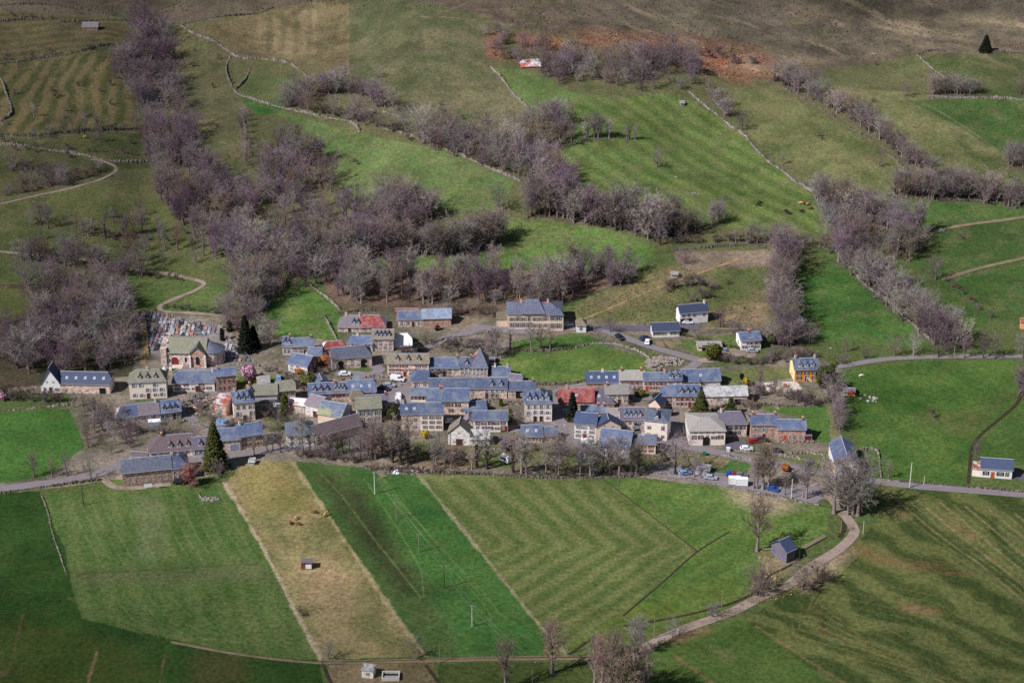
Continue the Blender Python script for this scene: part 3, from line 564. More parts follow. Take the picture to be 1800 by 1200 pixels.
    # windows
    def face(fr, cols, rows, s_, x0, x1, H_, z_first=.9, w_=.95, h_=1.35, door=None, dcol='door', rows_z=None):
        ox, oy, rt, ln = fr
        for j in range(rows):
            z = z_first+(H_-z_first-.2)*j/rows if rows > 0 else z_first
            hh = min(h_, (H_-z_first)/rows*.62)
            for i in range(cols):
                x = x0+(x1-x0)*(i+.5)/cols; px, py = ox+math.cos(rt)*x, oy+math.sin(rt)*x
                if door is not None and j == 0 and i in door:
                    put('door', door_mesh(1.1, 2.15, dcol, False), None, root, (px, py, 0.02), rt)
                    continue
                if RN.random() < .07 and cols > 2: continue
                window(root, px+math.cos(rt)*RN.uniform(-.15, .15), py+math.sin(rt)*RN.uniform(-.15, .15), z, rt, round(w_*RN.choice((.85, 1, 1)), 2), round(hh*RN.choice((.8, 1, 1)), 1), s_ if RN.random() > .12 else None)
    S = 's_'+O['s'] if 's' in O else None
    front = (0, 0, 0, L); left = (0, Dp, -math.pi/2, Dp); right = (L, 0, math.pi/2, Dp)
    fr = left if gf else front; ln = fr[3]
    if 'n' in O:
        rw, cn = [int(t) for t in O['n'].split('x')]; dd = [int(t) for t in O['door'].split(',')] if 'door' in O else None
        face(fr, cn, rw, S, g('x0', .04)*ln, g('x1', .96)*ln, eh*g('wh', 1), g('z1', .95), g('ww', .85), g('wt', 1.35), dd, O.get('dc', 'door'))
    if 'nl' in O: rw, cn = [int(t) for t in O['nl'].split('x')]; face(left if not gf else (L, Dp, math.pi, L), cn, rw, S if 'sl' in O else None, .1*ln if gf else .1*Dp, .9*Dp, eh)
    if 'nr' in O: rw, cn = [int(t) for t in O['nr'].split('x')]; face(right if not gf else (0, 0, 0, L), cn, rw, S if 'sl' in O else None, .1*Dp, .9*(Dp if not gf else L), eh)
    if 'top' in O:     # small openings high in the front gable or under the eave
        for i in range(int(O['top'])):
            x = ln*(i+1)/(int(O['top'])+1); ox, oy, rt, _ = fr; window(root, ox+math.cos(rt)*x, oy+math.sin(rt)*x, eh*(1 if gf else .88)-.25, rt, .5, .5)
    if 'gar' in O:
        for t in O['gar'].split(','):
            x = float(t)*ln; ox, oy, rt, _ = fr; put('barn_door', door_mesh(2.3, 2.3, O.get('gc', 'void'), 'arch' in O), None, root, (ox+math.cos(rt)*x, oy+math.sin(rt)*x, .03), rt)  # in void colour: a near-black panel standing for the shade of an open doorway
    HOUSES.append((root, a, b)); return root, ro, (L, Dp, eh, rh)
h = house
# west edge
h('white chalet with a steep dark roof whose tall gable faces the valley', (73,690), (107,691), 19, 33, 'gf D=4.5 w=white r=new n=1x3 s=grey top=2 door=1 ov=.6 wr=white')
h('long reddish stone barn joined to the white chalet under one dark slate roof', (107,691), (194,692), 17, 20, 'r=new w=pink hr=.5 sk=5 gar=.85 gc=void n=1x4 x1=.6 ww=.6 wt=.7 rg=ridge')
h('pale three-storey manor with fifteen shuttered windows and a hipped lichened roof', (229,702), (294,699), 30, 20, 'r=lichen w=cream hl=1 hr=1 n=3x5 s=white d=3 dx=.18,.82 door=2 dr=lichen dm=grey nl=2x1 c=M')
h('white walled farmhouse with red shutters below the church lawn', (304,689), (378,688), 17, 19, 'r=slate w=palestone wr=pink hl=1 n=2x5 s=red gar=.62 gc=door c=R cm=palestone')
h('tall brown stone house with a slate roof by the pink blossom tree', (381,690), (416,687), 29, 12, 'r=slate w=brown n=2x2 s=rust c=LL cm=palestone')
h('low barn with a dark blue roof and rusty hipped end below the manor', (205,748), (246,744), 14, 19, 'r=blue rl=whitered w=stone hl=1 n=1x3 ww=.7', 'barn')
h('middle building of the row under the manor, with a mauve stone roof', (246,744), (281,740), 15, 19, 'r=mauve w=stone n=1x2 ww=.8 c=R cm=palestone')
h('grey house with three dormers ending the row under the manor', (281,740), (319,735), 14, 20, 'r=slate w=grey n=1x5 d=3 hr=.3 s=white door=3')
h('brick-red walled barn with a patchy rust and white metal roof', (378,727), (398,731), 19, 17, 'D=9 r=rust w=redstone wl=redstone n=1x1', 'barn')
h('cream three-storey house with a blue half-hipped roof beside the rusty barn', (412,741), (449,738), 33, 20, 'D=8 r=slate w=cream wl=cream hr=1 n=2x3 s=white door=1 d=3 dr=slate c=L cm=palestone z1=2.2 nl=1x1')
h('long house with a mossy green roof and an awning on the garden', (436,714), (488,712), 20, 17, 'r=lichen w=greyr n=1x5 s=grey d=1 dx=.05,.2 c=L cm=brick')
h('house with yellow shutters under a mossy roof by the tall green cypress', (488,709), (520,706), 22, 16, 'r=lichen w=tanr n=2x4 s=yellow hr=.3 top=3')
h('small barn with a pale grey stone roof behind the mossy roofed house', (454,679), (474,677), 6, 11, 'r=light w=stone hl=.4', 'barn')
h('white gabled house with a blue roof at the foot of the triangular meadow', (497,624), (513,624), 15, 17, 'D=8 r=slate w=greyr wl=white d=2 n=1x2 s=white c=R cm=brick nl=1x1')
h('stone house joined to the white gabled one, with a brick chimney at its end', (513,624), (552,622), 15, 14, 'r=slate w=stone n=2x4 door=2 c=R cm=brick top=3')
h('small slate roofed outbuilding with a red-brown gable', (543,630), (566,629), 5, 14, 'r=slate w=redstone', 'barn')
h('house with cream front and dark slate-clad gable near the big stone barn', (507,652), (541,659), 15, 18, 'D=8 r=slate w=palestone wr=dark n=2x3 s=white nr=2x2')
h('huge stone barn with an orange gable and small square openings', (584,650), (654,644), 20, 18, 'r=grey w=stone wl=orange hr=1 n=2x5 ww=.8 wt=.8 gar=.22,.8 arch', 'barn', 'stone_barn')
h('barn with a red and white hipped metal roof behind the stone barn', (570,622), (608,620), 10, 11, 'r=red rl=white hl=.8 hr=1 rr=whitered w=pink', 'barn')
h('blue roofed house with white shutters beside the tall grey house', (614,616), (655,618), 14, 13, 'r=slate w=greyr hl=.6 n=2x4 s=white c=N cm=palestone')
h('tall grey stone house with three rows of four windows and arched dormers', (655,617), (692,617), 22, 16, 'r=tan w=stone n=3x4 d=4 dr=dark dm=dark wt=1.2')
h('barn with a bright white metal roof beside the tall grey house', (692,614), (724,612), 6, 21, 'r=white w=grey hr=.5', 'barn')
h('old house with a roof half mauve tiles and half slate, under the wood', (594,583), (635,584), 9, 20, 'r=mauve w=stone hl=1 d=2 dx=.6,.95 n=1x3 c=NR door=1')
h('barn with a patched red metal roof between two old houses under the wood', (635,584), (678,584), 10, 20, 'r=red w=stone n=1x4 hr=1 rr=white', 'barn')
h('stone farmhouse with a blue-grey slate roof next to the azure metal roof', (700,575), (743,574), 14, 14, 'r=slate w=stone wl=brown n=1x4 s=white door=2')
h('barn with a streaked azure metal roof at the edge of the wood', (743,574), (793,572), 14, 16, 'r=azure w=redstone n=1x5 ww=.7 wt=.7', 'barn')
h('low shed with a striped red and white roof peeping over the slate farmhouse', (696,566), (736,565), 18, 5, 'r=red w=brown rr=white', 'shed')
h('stone house with a tan stone-tiled roof and red-brown shutters above the square', (681,662), (754,662), 24, 16, 'r=tan w=pink n=3x6 s=rust door=2 dc=s_red wt=1.2 d=3 dr=tan dm=stone')
h('row house with a plain blue roof next to the tan roofed one', (754,661), (808,661), 15, 17, 'r=slate w=stone n=2x5 door=2 s=white c=R cm=brick')
h('row house with one red dormer ending against the pyramid roof', (808,661), (832,661), 17, 16, 'r=slate w=stone n=2x3 s=white d=1 dm=s_red c=R cm=brick')
h('tower-like house with a tall pyramid roof partly patched red', (830,662), (857,662), 17, 32, 'D=9 r=grey rl=rust w=stone hl=1 hr=1 n=2x4 s=white hk=1')
# centre
h('narrow house with a hipped roof and two white-shuttered windows over the square', (724,682), (754,681), 12, 19, 'D=8 r=slate w=pink hl=1 n=1x2 s=white z1=.8')
h('very long stone barn with an unbroken slate roof at the village centre', (755,701), (841,700), 18, 18, 'r=slate w=pink n=2x5 ww=.6 wt=.7', 'barn')
h('stone house with white shutters and two dormers at the end of the long barn', (841,700), (891,700), 18, 18, 'r=slate w=pink n=2x4 s=white d=2 dx=.3,.95 door=0 x0=.2 dm=dark')
h('stone building with an arched doorway and a plain slate roof east of the long barn', (893,700), (941,700), 15, 15, 'r=slate w=pink n=1x3 gar=.4 arch ww=.7 c=R cm=brick', 'house')
h('small slate roofed house standing against the round meadow', (866,667), (896,667), 6, 17, 'r=slate w=pink n=1x2 c=LR cm=palestone ww=.7')
h('little white cottage with a curved dark roof below the round meadow', (896,669), (917,672), 5, 8, 'r=dark w=pinkr hr=.5 n=1x2 ww=.6')
h('white fronted house with brown windows facing the parked vans', (723,706), (752,706), 12, 13, 'r=slate w=cream n=1x4 s=brown c=L')
h('stone house with rust coloured shutters and a creeper, behind the hedge', (751,728), (824,728), 24, 21, 'r=slate w=pink n=2x6 s=brown top=5 c=N cm=brick')
h('small annexe with a skewed blue roof next to the kitchen garden', (817,730), (855,727), 8, 15, 'r=slate w=greyr', 'outbuilding')
h('grey stone house with an orange painted gable', (706,758), (739,757), 30, 19, 'D=8 r=slate w=stone wl=orange n=2x2 ww=.8 c=L cm=palestone sk=2')
h('cream rendered house with arched cellar doors joined to the orange gabled one', (739,757), (779,757), 30, 19, 'D=8 r=slate w=cream n=3x3 s=grey hr=.3')
h('two-tone house, one half with red shutters, above the gabled white barn', (832,759), (892,759), 22, 15, 'r=slate w=cream n=2x5 s=mauve gar=.9 gc=s_red ww=.8')
h('white stone barn whose wide gable and pale roof face the trees', (788,781), (826,783), 21, 28, 'gf D=5 r=tan w=palestone top=1 n=1x2 ww=.6 wt=.6 gar=.52 gc=door', 'barn')
h('small brown gabled barn tucked behind the white stone barn', (815,757), (831,757), 13, 18, 'gf D=4 r=mauve w=stone top=1', 'barn')
h('lean annexe with a pale corrugated roof beside the white stone barn', (826,783), (860,783), 12, 16, 'r=pale w=palestone n=1x3 ww=.6 wt=.7', 'outbuilding')
h('cream hotel-like house with four dormers and three rows of windows at the crossroads', (922,741), (970,741), 33, 23, 'D=9 r=slate w=cream hl=1 hr=1 n=3x4 d=4 s=white dm=whitepaint dx=.05,.95 door=1,2 hk=.9')
h('low cottage with a blue roof standing below the hotel-like house', (917,778), (953,778), 12, 19, 'r=slate w=stone n=1x3 ww=.8 s=brown sk=2')
h('smaller half of the low cottage pair by the crossroads', (953,777), (980,776), 12, 14, 'r=slate w=stone n=1x2 ww=.7 c=R')
h('row house with three orange-cheeked dormers and a brown gable', (543,704), (586,702), 12, 18, 'r=slate w=stone wl=redstone n=1x4 s=red d=3 dm=s_orange')
h('mauve slated row house with dark red shutters in the middle of the row', (586,702), (611,701), 12, 17, 'r=dark w=stone n=1x4 s=red d=3 c=L cm=brick')
h('plain end house of the row, its slate roof set with skylights', (611,701), (661,699), 12, 20, 'r=slate w=tanr n=1x3 sk=3 hr=.4')
h('small stone barn with its gable turned toward the village road', (556,686), (578,683), 11, 17, 'gf D=5 r=slate w=stone top=1', 'barn')
h('long shed with a red and white patched metal roof', (510,726), (536,728), 15, 12, 'r=whitered w=stone gt=0', 'barn')
h('barn with a pale mauve slab roof and a wooden door', (537,729), (562,735), 19, 18, 'D=8 r=mauve w=palestone gar=.75 gc=door', 'barn')
h('house with a slate roof edged in lichen and a dark gable with mint shutters', (559,743), (600,750), 17, 23, 'D=9 r=slateli w=tanr wr=dark nr=1x2 s=mint sl')
h('stone house with three mint shutters and a white gable', (628,746), (671,743), 27, 19, 'D=8 r=lichen w=stone wl=palestone n=2x3 s=mint z1=1.2')
h('house with a hipped pale roof behind the mint shuttered one', (616,708), (642,706), 8, 13, 'r=tan w=stone hl=1 hr=1')
h('dark slate roofed house with a brick chimney by the tarmac square', (643,724), (683,722), 15, 14, 'r=dark w=greyr n=2x3 s=white c=R cm=brick')
h('square white house with a slate pyramid roof by the big bare trees', (505,786), (552,783), 21, 24, 'D=9 r=grey w=palestone wr=greyr hl=1 hr=1 hk=1 n=2x3 ww=.8 c=L cm=brick')
h('very long low stable with a sagging mauve roof reaching up to the village', (556,783), (636,761), 16, 19, 'r=brown w=stone n=1x5 ww=.6 wt=.6', 'stable')
# south-west
h('cream house under a big dark brown mansard roof with three white dormers', (263,806), (339,800), 11, 27, 'r=brown w=cream hl=1 hk=.8 d=3 dx=.4,1 dm=white dr=brown n=1x6 ww=1.2 wt=.7 c=L cm=brick')
h('grey-blue house with one white dormer between the mansard house and the spruce', (340,803), (368,801), 14, 20, 'r=dark w=greyr n=1x3 s=white d=1 dm=white dr=dark')
h('low barn with a grey slate roof behind the spruce', (366,781), (392,779), 12, 20, 'r=grey w=stone hl=1', 'barn')
h('stone barn with blue garage doors right behind the spruce', (386,794), (423,791), 20, 20, 'r=slate w=stone gar=.7 gc=s_blue top=1', 'barn')
h('reddish stone house with a blue roof and rust shutters beside the spruce', (423,790), (463,784), 23, 20, 'r=slate w=pink n=2x3 s=rust c=L cm=palestone hr=.3')
h('long stone barn with a mottled grey roof at the field edge', (217,855), (303,846), 23, 23, 'D=9 r=grey w=brown wl=pink hl=.6 n=2x7 ww=.6 wt=.6 top=6 wh=.8', 'barn', 'stone_barn')
h('dwelling end of the long stone barn with cream shutters and a parked car', (303,846), (334,842), 22, 22, 'D=9 r=slate w=redstone hr=1 n=2x3 s=white door=1 c=L')
h('low flat annexe with a brown roof beside the mansard house', (230,806), (258,808), 5, 5, 'r=brown w=cream D=4', 'outbuilding')
# east
h('slate roofed house with four skylights and red shutters by the meadow wall', (1030,681), (1089,681), 9, 19, 'r=blue w=redstone hl=.5 sk=4 n=1x5 s=red c=M cm=palestone ww=.8')
h('stone house with a pale roof and arched orange shutters', (1089,687), (1131,687), 20, 16, 'r=light w=grey n=2x4 s=orange c=LR cm=brick ww=.8 top=5')
h('row house with salmon walls and orange doors', (1131,688), (1172,688), 20, 13, 'r=slate w=pink n=2x4 s=rust door=0,3 dc=s_orange c=R ww=.8')
h('narrow white row house with two dormers', (1172,688), (1198,687), 20, 13, 'r=slate w=pinkr n=2x2 d=2 dm=whitepaint dx=.1,.9')
h('long slate roofed building ending the upper eastern row', (1198,682), (1266,680), 12, 20, 'r=slate w=palestone wr=stone n=1x4 sk=1 x1=.6 ww=.8', 'house')
h('barn with a bright red hipped metal roof behind the dark fir', (982,717), (1044,717), 11, 24, 'r=red w=brown hl=1 c=L sk=1 gt=0 hk=.5', 'barn', 'red_roofed_barn')
h('house with a dark mauve triangular roof and two skylights by the red roofed barn', (1042,716), (1080,716), 8, 26, 'r=dark w=redstone hl=1 hr=1 hk=1 sk=2')
h('stone house with a pale lauze roof beside the dark triangular roof', (1064,712), (1104,711), 20, 15, 'r=light w=stone n=2x4 door=2 ww=.8 c=L cm=brick')
h('stone house with crimson shutters, left wing with a sloped hip', (1163,716), (1187,716), 21, 18, 'r=slate w=stone hl=1 n=3x1 s=red')
h('large stone house with crimson shutters and three red dormers beside the fir', (1187,716), (1228,716), 21, 19, 'r=slate w=stone n=2x4 s=red d=3 dm=s_red door=2 dc=s_red')
h('long barn with a pale grey metal roof set with three small lights', (1229,713), (1313,711), 16, 17, 'r=pale w=stone wr=redstone sk=3 gar=.8 gt=0', 'barn')
h('steep narrow blue roofed barn turned sideways near the lane', (1140,722), (1160,727), 14, 21, 'gf D=5 r=new w=tanr', 'barn')
h('house with a broad blue roof and white shutters facing the crossroads', (1009,771), (1047,774), 27, 20, 'D=9 r=blue w=palestone hl=.6 n=3x3 s=grey door=1 dc=s_red ww=.8')
h('stone barn gable with a steep blue roof joined to the crossroads house', (1047,774), (1091,772), 24, 23, 'gf D=4.5 r=new w=tanr top=2', 'barn')
h('house with a long blue ridge just behind the crossroads house', (1022,736), (1066,736), 12, 11, 'r=slate w=redstone c=PR cm=brick')
h('house with a pale slab roof behind the stone barn gable', (1066,742), (1091,742), 12, 12, 'r=light w=stone')
h('row house with four dormers and pale blue shutters', (1091,758), (1133,757), 21, 20, 'r=dark w=stone n=2x4 s=blue d=4 gar=.7 arch ww=.8')
h('white villa with a tall central dormer and a plain white side wall', (1132,771), (1172,775), 33, 16, 'D=9 r=grey w=cream wr=white hl=1 hr=1 hk=.7 n=2x3 ww=1.1 d=1 dx=.3,.7 dm=stone c=R cm=brick')
h('barn with a long drooping blue roof and a stone gable behind bare trees', (1053,800), (1106,806), 18, 30, 'D=10 r=slate w=greyr wr=stone', 'barn')
h('cream house with orange shutters in two rows behind the bare trees', (1109,798), (1152,798), 18, 16, 'r=grey w=cream n=2x3 s=orange c=LM cm=palestone')
h('big pale house with a stone-slab hipped roof, arched cellar and outside stair', (1211,783), (1274,782), 25, 23, 'D=13 r=light w=cream wl=palestone hl=1 hr=1 hk=.7 n=1x5 s=brown z1=2.4 top=5 gar=.48 arch wh=.92')
h('dark slate roofed house with a row of brown shutters beside the pale one', (1264,768), (1312,767), 23, 21, 'r=dark w=stone n=2x5 s=dark hr=1 hk=.5 c=L cm=palestone')
h('reddish stone house with light blue shutters and two parked cars', (1319,772), (1366,772), 26, 17, 'r=slate w=redstone n=2x3 s=sky door=1 c=LR cm=brick')
h('lower stone farm wing with orange doors beside the blue shuttered house', (1366,775), (1415,775), 21, 16, 'r=slate w=redstone n=1x4 top=3 gar=.28 gc=s_orange c=R cm=brick')
h('tiny red doored lean-to at the end of the stone farm wing', (1415,775), (1425,775), 9, 5, 'r=slate w=redstone lean gar=.5 gc=s_red D=4', 'shed')
h('bright yellow house with mauve shutters and three white dormers', (1396,671), (1438,669), 21, 19, 'D=8 r=slate w=yellow wl=paleyellow n=2x3 s=mauve d=3 dm=whitepaint door=1 dc=s_red c=LR cm=grey nl=1x1')
h('tall stone barn whose blue bell-cast roof shows its gable to the road', (1467,836), (1508,836), 22, 46, 'gf D=14 hl=.5 r=slate w=palestone top=3 n=1x3 ww=.8 gar=.5 gc=door arch', 'barn', 'stone_barn')
h('white bungalow with a blue roof and orange door at the east edge', (1723,838), (1778,842), 16, 17, 'r=new w=white n=1x4 s=dark door=1 dc=s_orange ww=1.1')
h('flat white garage of the bungalow', (1708,836), (1723,838), 12, 3, 'flat D=5 w=cream r=rust', 'garage')
h('new white house with a cellar garage highest above the village', (1195,571), (1244,566), 20, 14, 'r=new w=white n=1x5 z1=2.9 gar=.12,.32 c=R cm=white ww=.8')
h('new white house with a long blue roof on the drive bend', (1147,593), (1194,591), 11, 14, 'r=new w=white n=1x6 s=grey ww=.9 sk=0')
h('white two-storey house with dark shutters above the fir lined lane', (1302,616), (1337,614), 17, 14, 'D=8 r=slate w=white n=2x4 s=brown c=M cm=brick nl=1x1')
h('shed with a pale flat roof next to the round conifer', (1227,617), (1268,616), 7, 5, 'D=5 r=light w=tanr gar=.3', 'shed')
h('small concrete hut at the edge of the green field', (1389,573), (1411,574), 8, 3, 'flat D=4 r=pale w=greyr gar=.35', 'hut')
h('little white pavilion with a pyramid roof beside the mansion drive', (1013,584), (1030,584), 13, 11, 'r=tan w=white hl=1 hr=1 hk=1 n=1x1', 'pavilion')
h('dark boarded field barn with a bright blue metal roof by the lane bend', (1382,990), (1397,983), 20, 21, 'D=6.4 r=new w=darkboard', 'barn', 'field_barn')
h('field barn on the hillside with a rust and white hipped roof', (916,121), (951,121), 4, 12, 'r=whitered w=redstone hl=.7 gt=0', 'barn', 'field_barn')
h('small hillside barn with a dull mauve-red roof below a bare tree', (145,53), (172,54), 5, 8, 'r=mauve w=brown gt=0', 'barn', 'field_barn')
h('stone hut with a pale roof between two hillside walls', (1196,186), (1203,186), 4, 4, 'D=3 r=light w=stone gt=0', 'hut')
h('tiny dark shed at the top edge of the triangular meadow', (463,540), (472,541), 4, 6, 'D=3 r=azure w=dark gt=0', 'shed')
h('small stone hut beside the slanting track in the rough pasture', (1180,489), (1191,489), 6, 3, 'D=3 r=light w=stone gt=0', 'hut')
h('small glinting metal shelter in the meadow terrace above the wood', (693,462), (700,462), 6, 3, 'D=2 lean r=azure w=darkboard gt=0', 'shelter')
h('small white and blue shelter by the hedge of the dry field', (438,817), (447,817), 5, 4, 'D=2 lean r=pale w=greyr gt=0', 'shelter')
h('small concrete shed with a flat pale roof beside the bottom track', (636,1190), (656,1192), 12, 5, 'flat D=3 r=pale w=palestone n=1x1', 'shed')
h('bright orange timber building at the edge of the picture beyond the hedge', (1793,578), (1820,580), 12, 6, 'r=rust w=orange', 'shed')
h('white concrete cabin by the car park wall', (1222,833), (1246,836), 8, 5, 'flat D=4 r=pale w=greyr', 'hut')
h('low shed in the garden hollow, below the yellow house', (1480,695), (1502,696), 6, 5, 'D=4 r=dark w=tanr gar=.7 gc=s_orange', 'shed')
h('timber garden shed beside the pyramid roofed tower house', (853,640), (868,641), 5, 4, 'D=4 r=dark w=tanr', 'shed')
# mansion on the terrace: main body, raised centre, projecting wing
rt, ro, dm = h('large tan mansion with a triple hipped slate roof on its own terrace', (892,579), (988,578), 27, 20, 'D=11 r=grey w=tanr hl=1 hr=1 n=2x9 s=grey hk=.8 c=LR cm=tanr rg=s_orange ww=1 wt=1.7', 'mansion', 'mansion')
L, Dp, eh, rh = dm
q = MB(); x0, x1 = L*.27, L*.70; zc = eh+rh*.45
P = [(x0,-.7,eh+.2),(x1,-.7,eh+.2),(x1-2.6,Dp*.5,eh+rh+1.5),(x0+2.6,Dp*.5,eh+rh+1.5)]; q.slab(P, .2, M['r_grey']); q.slab([(p[0],Dp-p[1],p[2]) for p in P][::-1], .2, M['r_grey'])
q.slab([(x0,Dp+.7,eh+.2),(x0,-.7,eh+.2),(x0+2.6,Dp*.5,eh+rh+1.5)], .2, M['r_grey']); q.slab([(x1,-.7,eh+.2),(x1,Dp+.7,eh+.2),(x1-2.6,Dp*.5,eh+rh+1.5)], .2, M['r_grey']); q.build('raised_roof', ro)
q = MB(); q.box(L*.77, L+.4, -1.6, -.002, -2.5, eh, M['tanr']); q.build('projecting_wing', rt)
q = MB(); q.slab([(L*.77-.3,-2,eh+.02),(L+.8,-2,eh+.02),(L-.9,2.5,eh+rh*.55),(L*.77+1,2.5,eh+rh*.55)], .15, M['r_grey']); q.build('wing_roof', ro)
for j in range(2):
    for i in range(2): window(rt, L*(.83+.1*i), -1.602, 1.2+3.2*j, 0, 1.1, 1.8, 's_grey')
q = MB(); q.box(-4, -.05, 2, 6, -2, 3, M['tanr']); q.slab([(-4.2,1.8,3.05),(-.1,1.8,3.05),(-.1,6,4.6),(-4.2,6,4.6)], .15, M['tan']); q.build('side_annexe', rt)
# church
def church():
    a = W(295,641); b = W(364,642); a.z = b.z = max(a.z, b.z); s = scl(a); L = (b-a).length; ex = (b-a).normalized(); root = tag(empty('church', tuple(a), math.atan2(ex.y, ex.x)), 'romanesque stone church with a mossy roof, red-brown transept gable and round apse', 'church')
    w = MB(); eh = 5.0; D = 9.8; x0 = 0; xn = L*.99; st = M['stone']; rh = 3.6
    w.box(x0, xn, 0, D, -2, eh, st); w.poly([(x0,0,eh),(x0,D/2,eh+rh),(x0,D,eh)], st); w.poly([(xn,D,eh),(xn,D/2,eh+rh),(xn,0,eh)], st); w.build('nave_wall', root)
    r = MB(); r.slab([(-.1,-.5,eh-.25),(xn+.1,-.5,eh-.25),(xn+.1,D/2,eh+rh+.2),(-.1,D/2,eh+rh+.2)], .2, M['lichen']); r.slab([(-.1,D/2,eh+rh+.2),(xn+.1,D/2,eh+rh+.2),(xn+.1,D+.5,eh-.25),(-.1,D+.5,eh-.25)], .2, M['lichen']); r.build('nave_roof', root)
    t = MB(); tx0, tx1 = L*.60, L*.985; tm = (tx0+tx1)/2; te, tr = 5.3, 2.6
    t.box(tx0, tx1, -1.6, -.004, -2, te, M['redstone']); t.poly([(tx0,-1.6,te),(tx1,-1.6,te),(tm,-1.6,te+tr)], M['redstone'])
    tw = t.build('transept_wall', root); t = MB()
    t.slab([(tm,-1.9,te+tr+.15),(tm,6,te+tr+.15),(tx0-.3,6,te-.15),(tx0-.3,-1.9,te-.15)], .2, M['r_grey']); t.slab([(tx1+.3,-1.9,te-.15),(tx1+.3,6,te-.15),(tm,6,te+tr+.15),(tm,-1.9,te+tr+.15)], .2, M['lichen']); t.build('transept_roof', root)
    for x in (tx0, tx1): q = MB(); q.box(x-.35, x+.35, -2.2, -1.603, -2, 4.6, M['palestone']); q.build('buttress', root)
    def arch(name, x, y, w_, h_, m_, z=.02):
        n = 10; q = MB(); P = [(x-w_/2, z), (x+w_/2, z)]+[(x+w_/2*math.cos(math.pi*i/n), z+h_+w_/2*math.sin(math.pi*i/n)) for i in range(n+1)]
        q.slab([(px, y-.02, pz) for px, pz in P], .015, m_); K = w_/2+.35
        ring = [(x+K*math.cos(math.pi*i/n), z+h_+K*math.sin(math.pi*i/n)) for i in range(n+1)]; inn = P[2:]
        for i in range(n): q.slab([(inn[i][0], y-.07, inn[i][1]), (ring[i][0], y-.07, ring[i][1]), (ring[i+1][0], y-.07, ring[i+1][1]), (inn[i+1][0], y-.07, inn[i+1][1])], .06, M['palestone'])
        return q.build(name, root)
    arch('arched_window', tm, -1.6, 1.5, 2.6, M['glass'], .9); arch('portal', L*.19, 0, 2.6, 1.9, M['s_red']); arch('arched_window', L*.47, 0, .8, 1.6, M['glass'], 1.2); arch('arched_window', L*.03+.5, 0, .4, 1.2, M['glass'], 1.2)
    # apse
    q = MB(); cx, cy, rr = L+1.6, D*.42, 4.4; n = 14; A = [-math.pi*.62+i*(math.pi*1.24)/n for i in range(n+1)]
    for i in range(n):
        p0 = (cx+rr*math.cos(A[i]), cy+rr*math.sin(A[i])); p1 = (cx+rr*math.cos(A[i+1]), cy+rr*math.sin(A[i+1])); q.poly([(*p0,-2),(*p1,-2),(*p1,4.9),(*p0,4.9)], st)
    q.build('apse_wall', root); q = MB()
    for i in range(n):
        k = rr+.35; p0 = (cx+k*math.cos(A[i]), cy+k*math.sin(A[i]), 4.85); p1 = (cx+k*math.cos(A[i+1]), cy+k*math.sin(A[i+1]), 4.85); q.slab([p0, p1, (cx-1, cy, 7.9)], .15, M['r_grey'])
    q.build('apse_roof', root)
    for a_ in (-1.2, -.35): o = window(root, cx+(rr+.02)*math.cos(a_), cy+(rr+.02)*math.sin(a_), 1.6, a_+math.pi/2, .7, 1.9)
    # belfry wall at the west end
    q = MB(); q.box(-2.2, -.12, -.6, 1.2, -2, 6.6, st); q.build('belfry_wall', root); q = MB(); q.box(-2.3, -.05, 2.6, 7.6, -2, 7.8, M['stone']); q.build('belfry_wall', root)
    for k in (3.6, 5.6): q = MB(); q.box(-.049, -.03, k, k+1.1, 5.6, 7.4, M['void']); q.build('belfry_opening', root)
    q = MB(); q.box(L*.12, L*.40, -3.2, -.01, -1, .12, M['chalk']); q.build('step', root)
church()
# ---------------------------------------------------------------- bare trees, shrubs, conifers
def bark_mat(name, c1, c2, mass=False, rnd=.25, c3=None):
    m = bpy.data.materials.new(name); m.use_nodes = True; n = m.node_tree.nodes; L = m.node_tree.links; b = n['Principled BSDF']; b.inputs['Roughness'].default_value = .95; b.inputs['Specular IOR Level'].default_value = .1
    rp = n.new('ShaderNodeValToRGB'); e = rp.color_ramp.elements; e[0].position = .15; e[0].color = (*lin(c1), 1); e[1].position = .85; e[1].color = (*lin(c2), 1)
    if c3: q = e.new(.55); q.color = (*lin(c3), 1)
    if mass: a = n.new('ShaderNodeAttribute'); a.attribute_name = 'tint'; L.new(a.outputs['Fac'], rp.inputs[0])
    else: a = n.new('ShaderNodeObjectInfo'); L.new(a.outputs['Random'], rp.inputs[0])
    L.new(rp.outputs[0], b.inputs['Base Color']); return m
def twig_mat(name, mass):
    m = bpy.data.materials.new(name); m.use_nodes = True; n = m.node_tree.nodes; L = m.node_tree.links; b = n['Principled BSDF']; b.inputs['Roughness'].default_value = .95; b.inputs['Specular IOR Level'].default_value = .1
    if mass: a = n.new('ShaderNodeAttribute'); a.attribute_name = 'tint'
    else: a = n.new('ShaderNodeObjectInfo')
    L.new(a.outputs['Color'], b.inputs['Base Color']); return m
TW = twig_mat('bare_twigs', False); TWM = twig_mat('bare_twigs_massed', True)
PAL = dict(grey=(146,136,134), purple=(131,115,124), brown=(136,120,110), dark=(100,80,94), pale=(162,153,147), red=(146,118,110), bramble=(104,90,88))
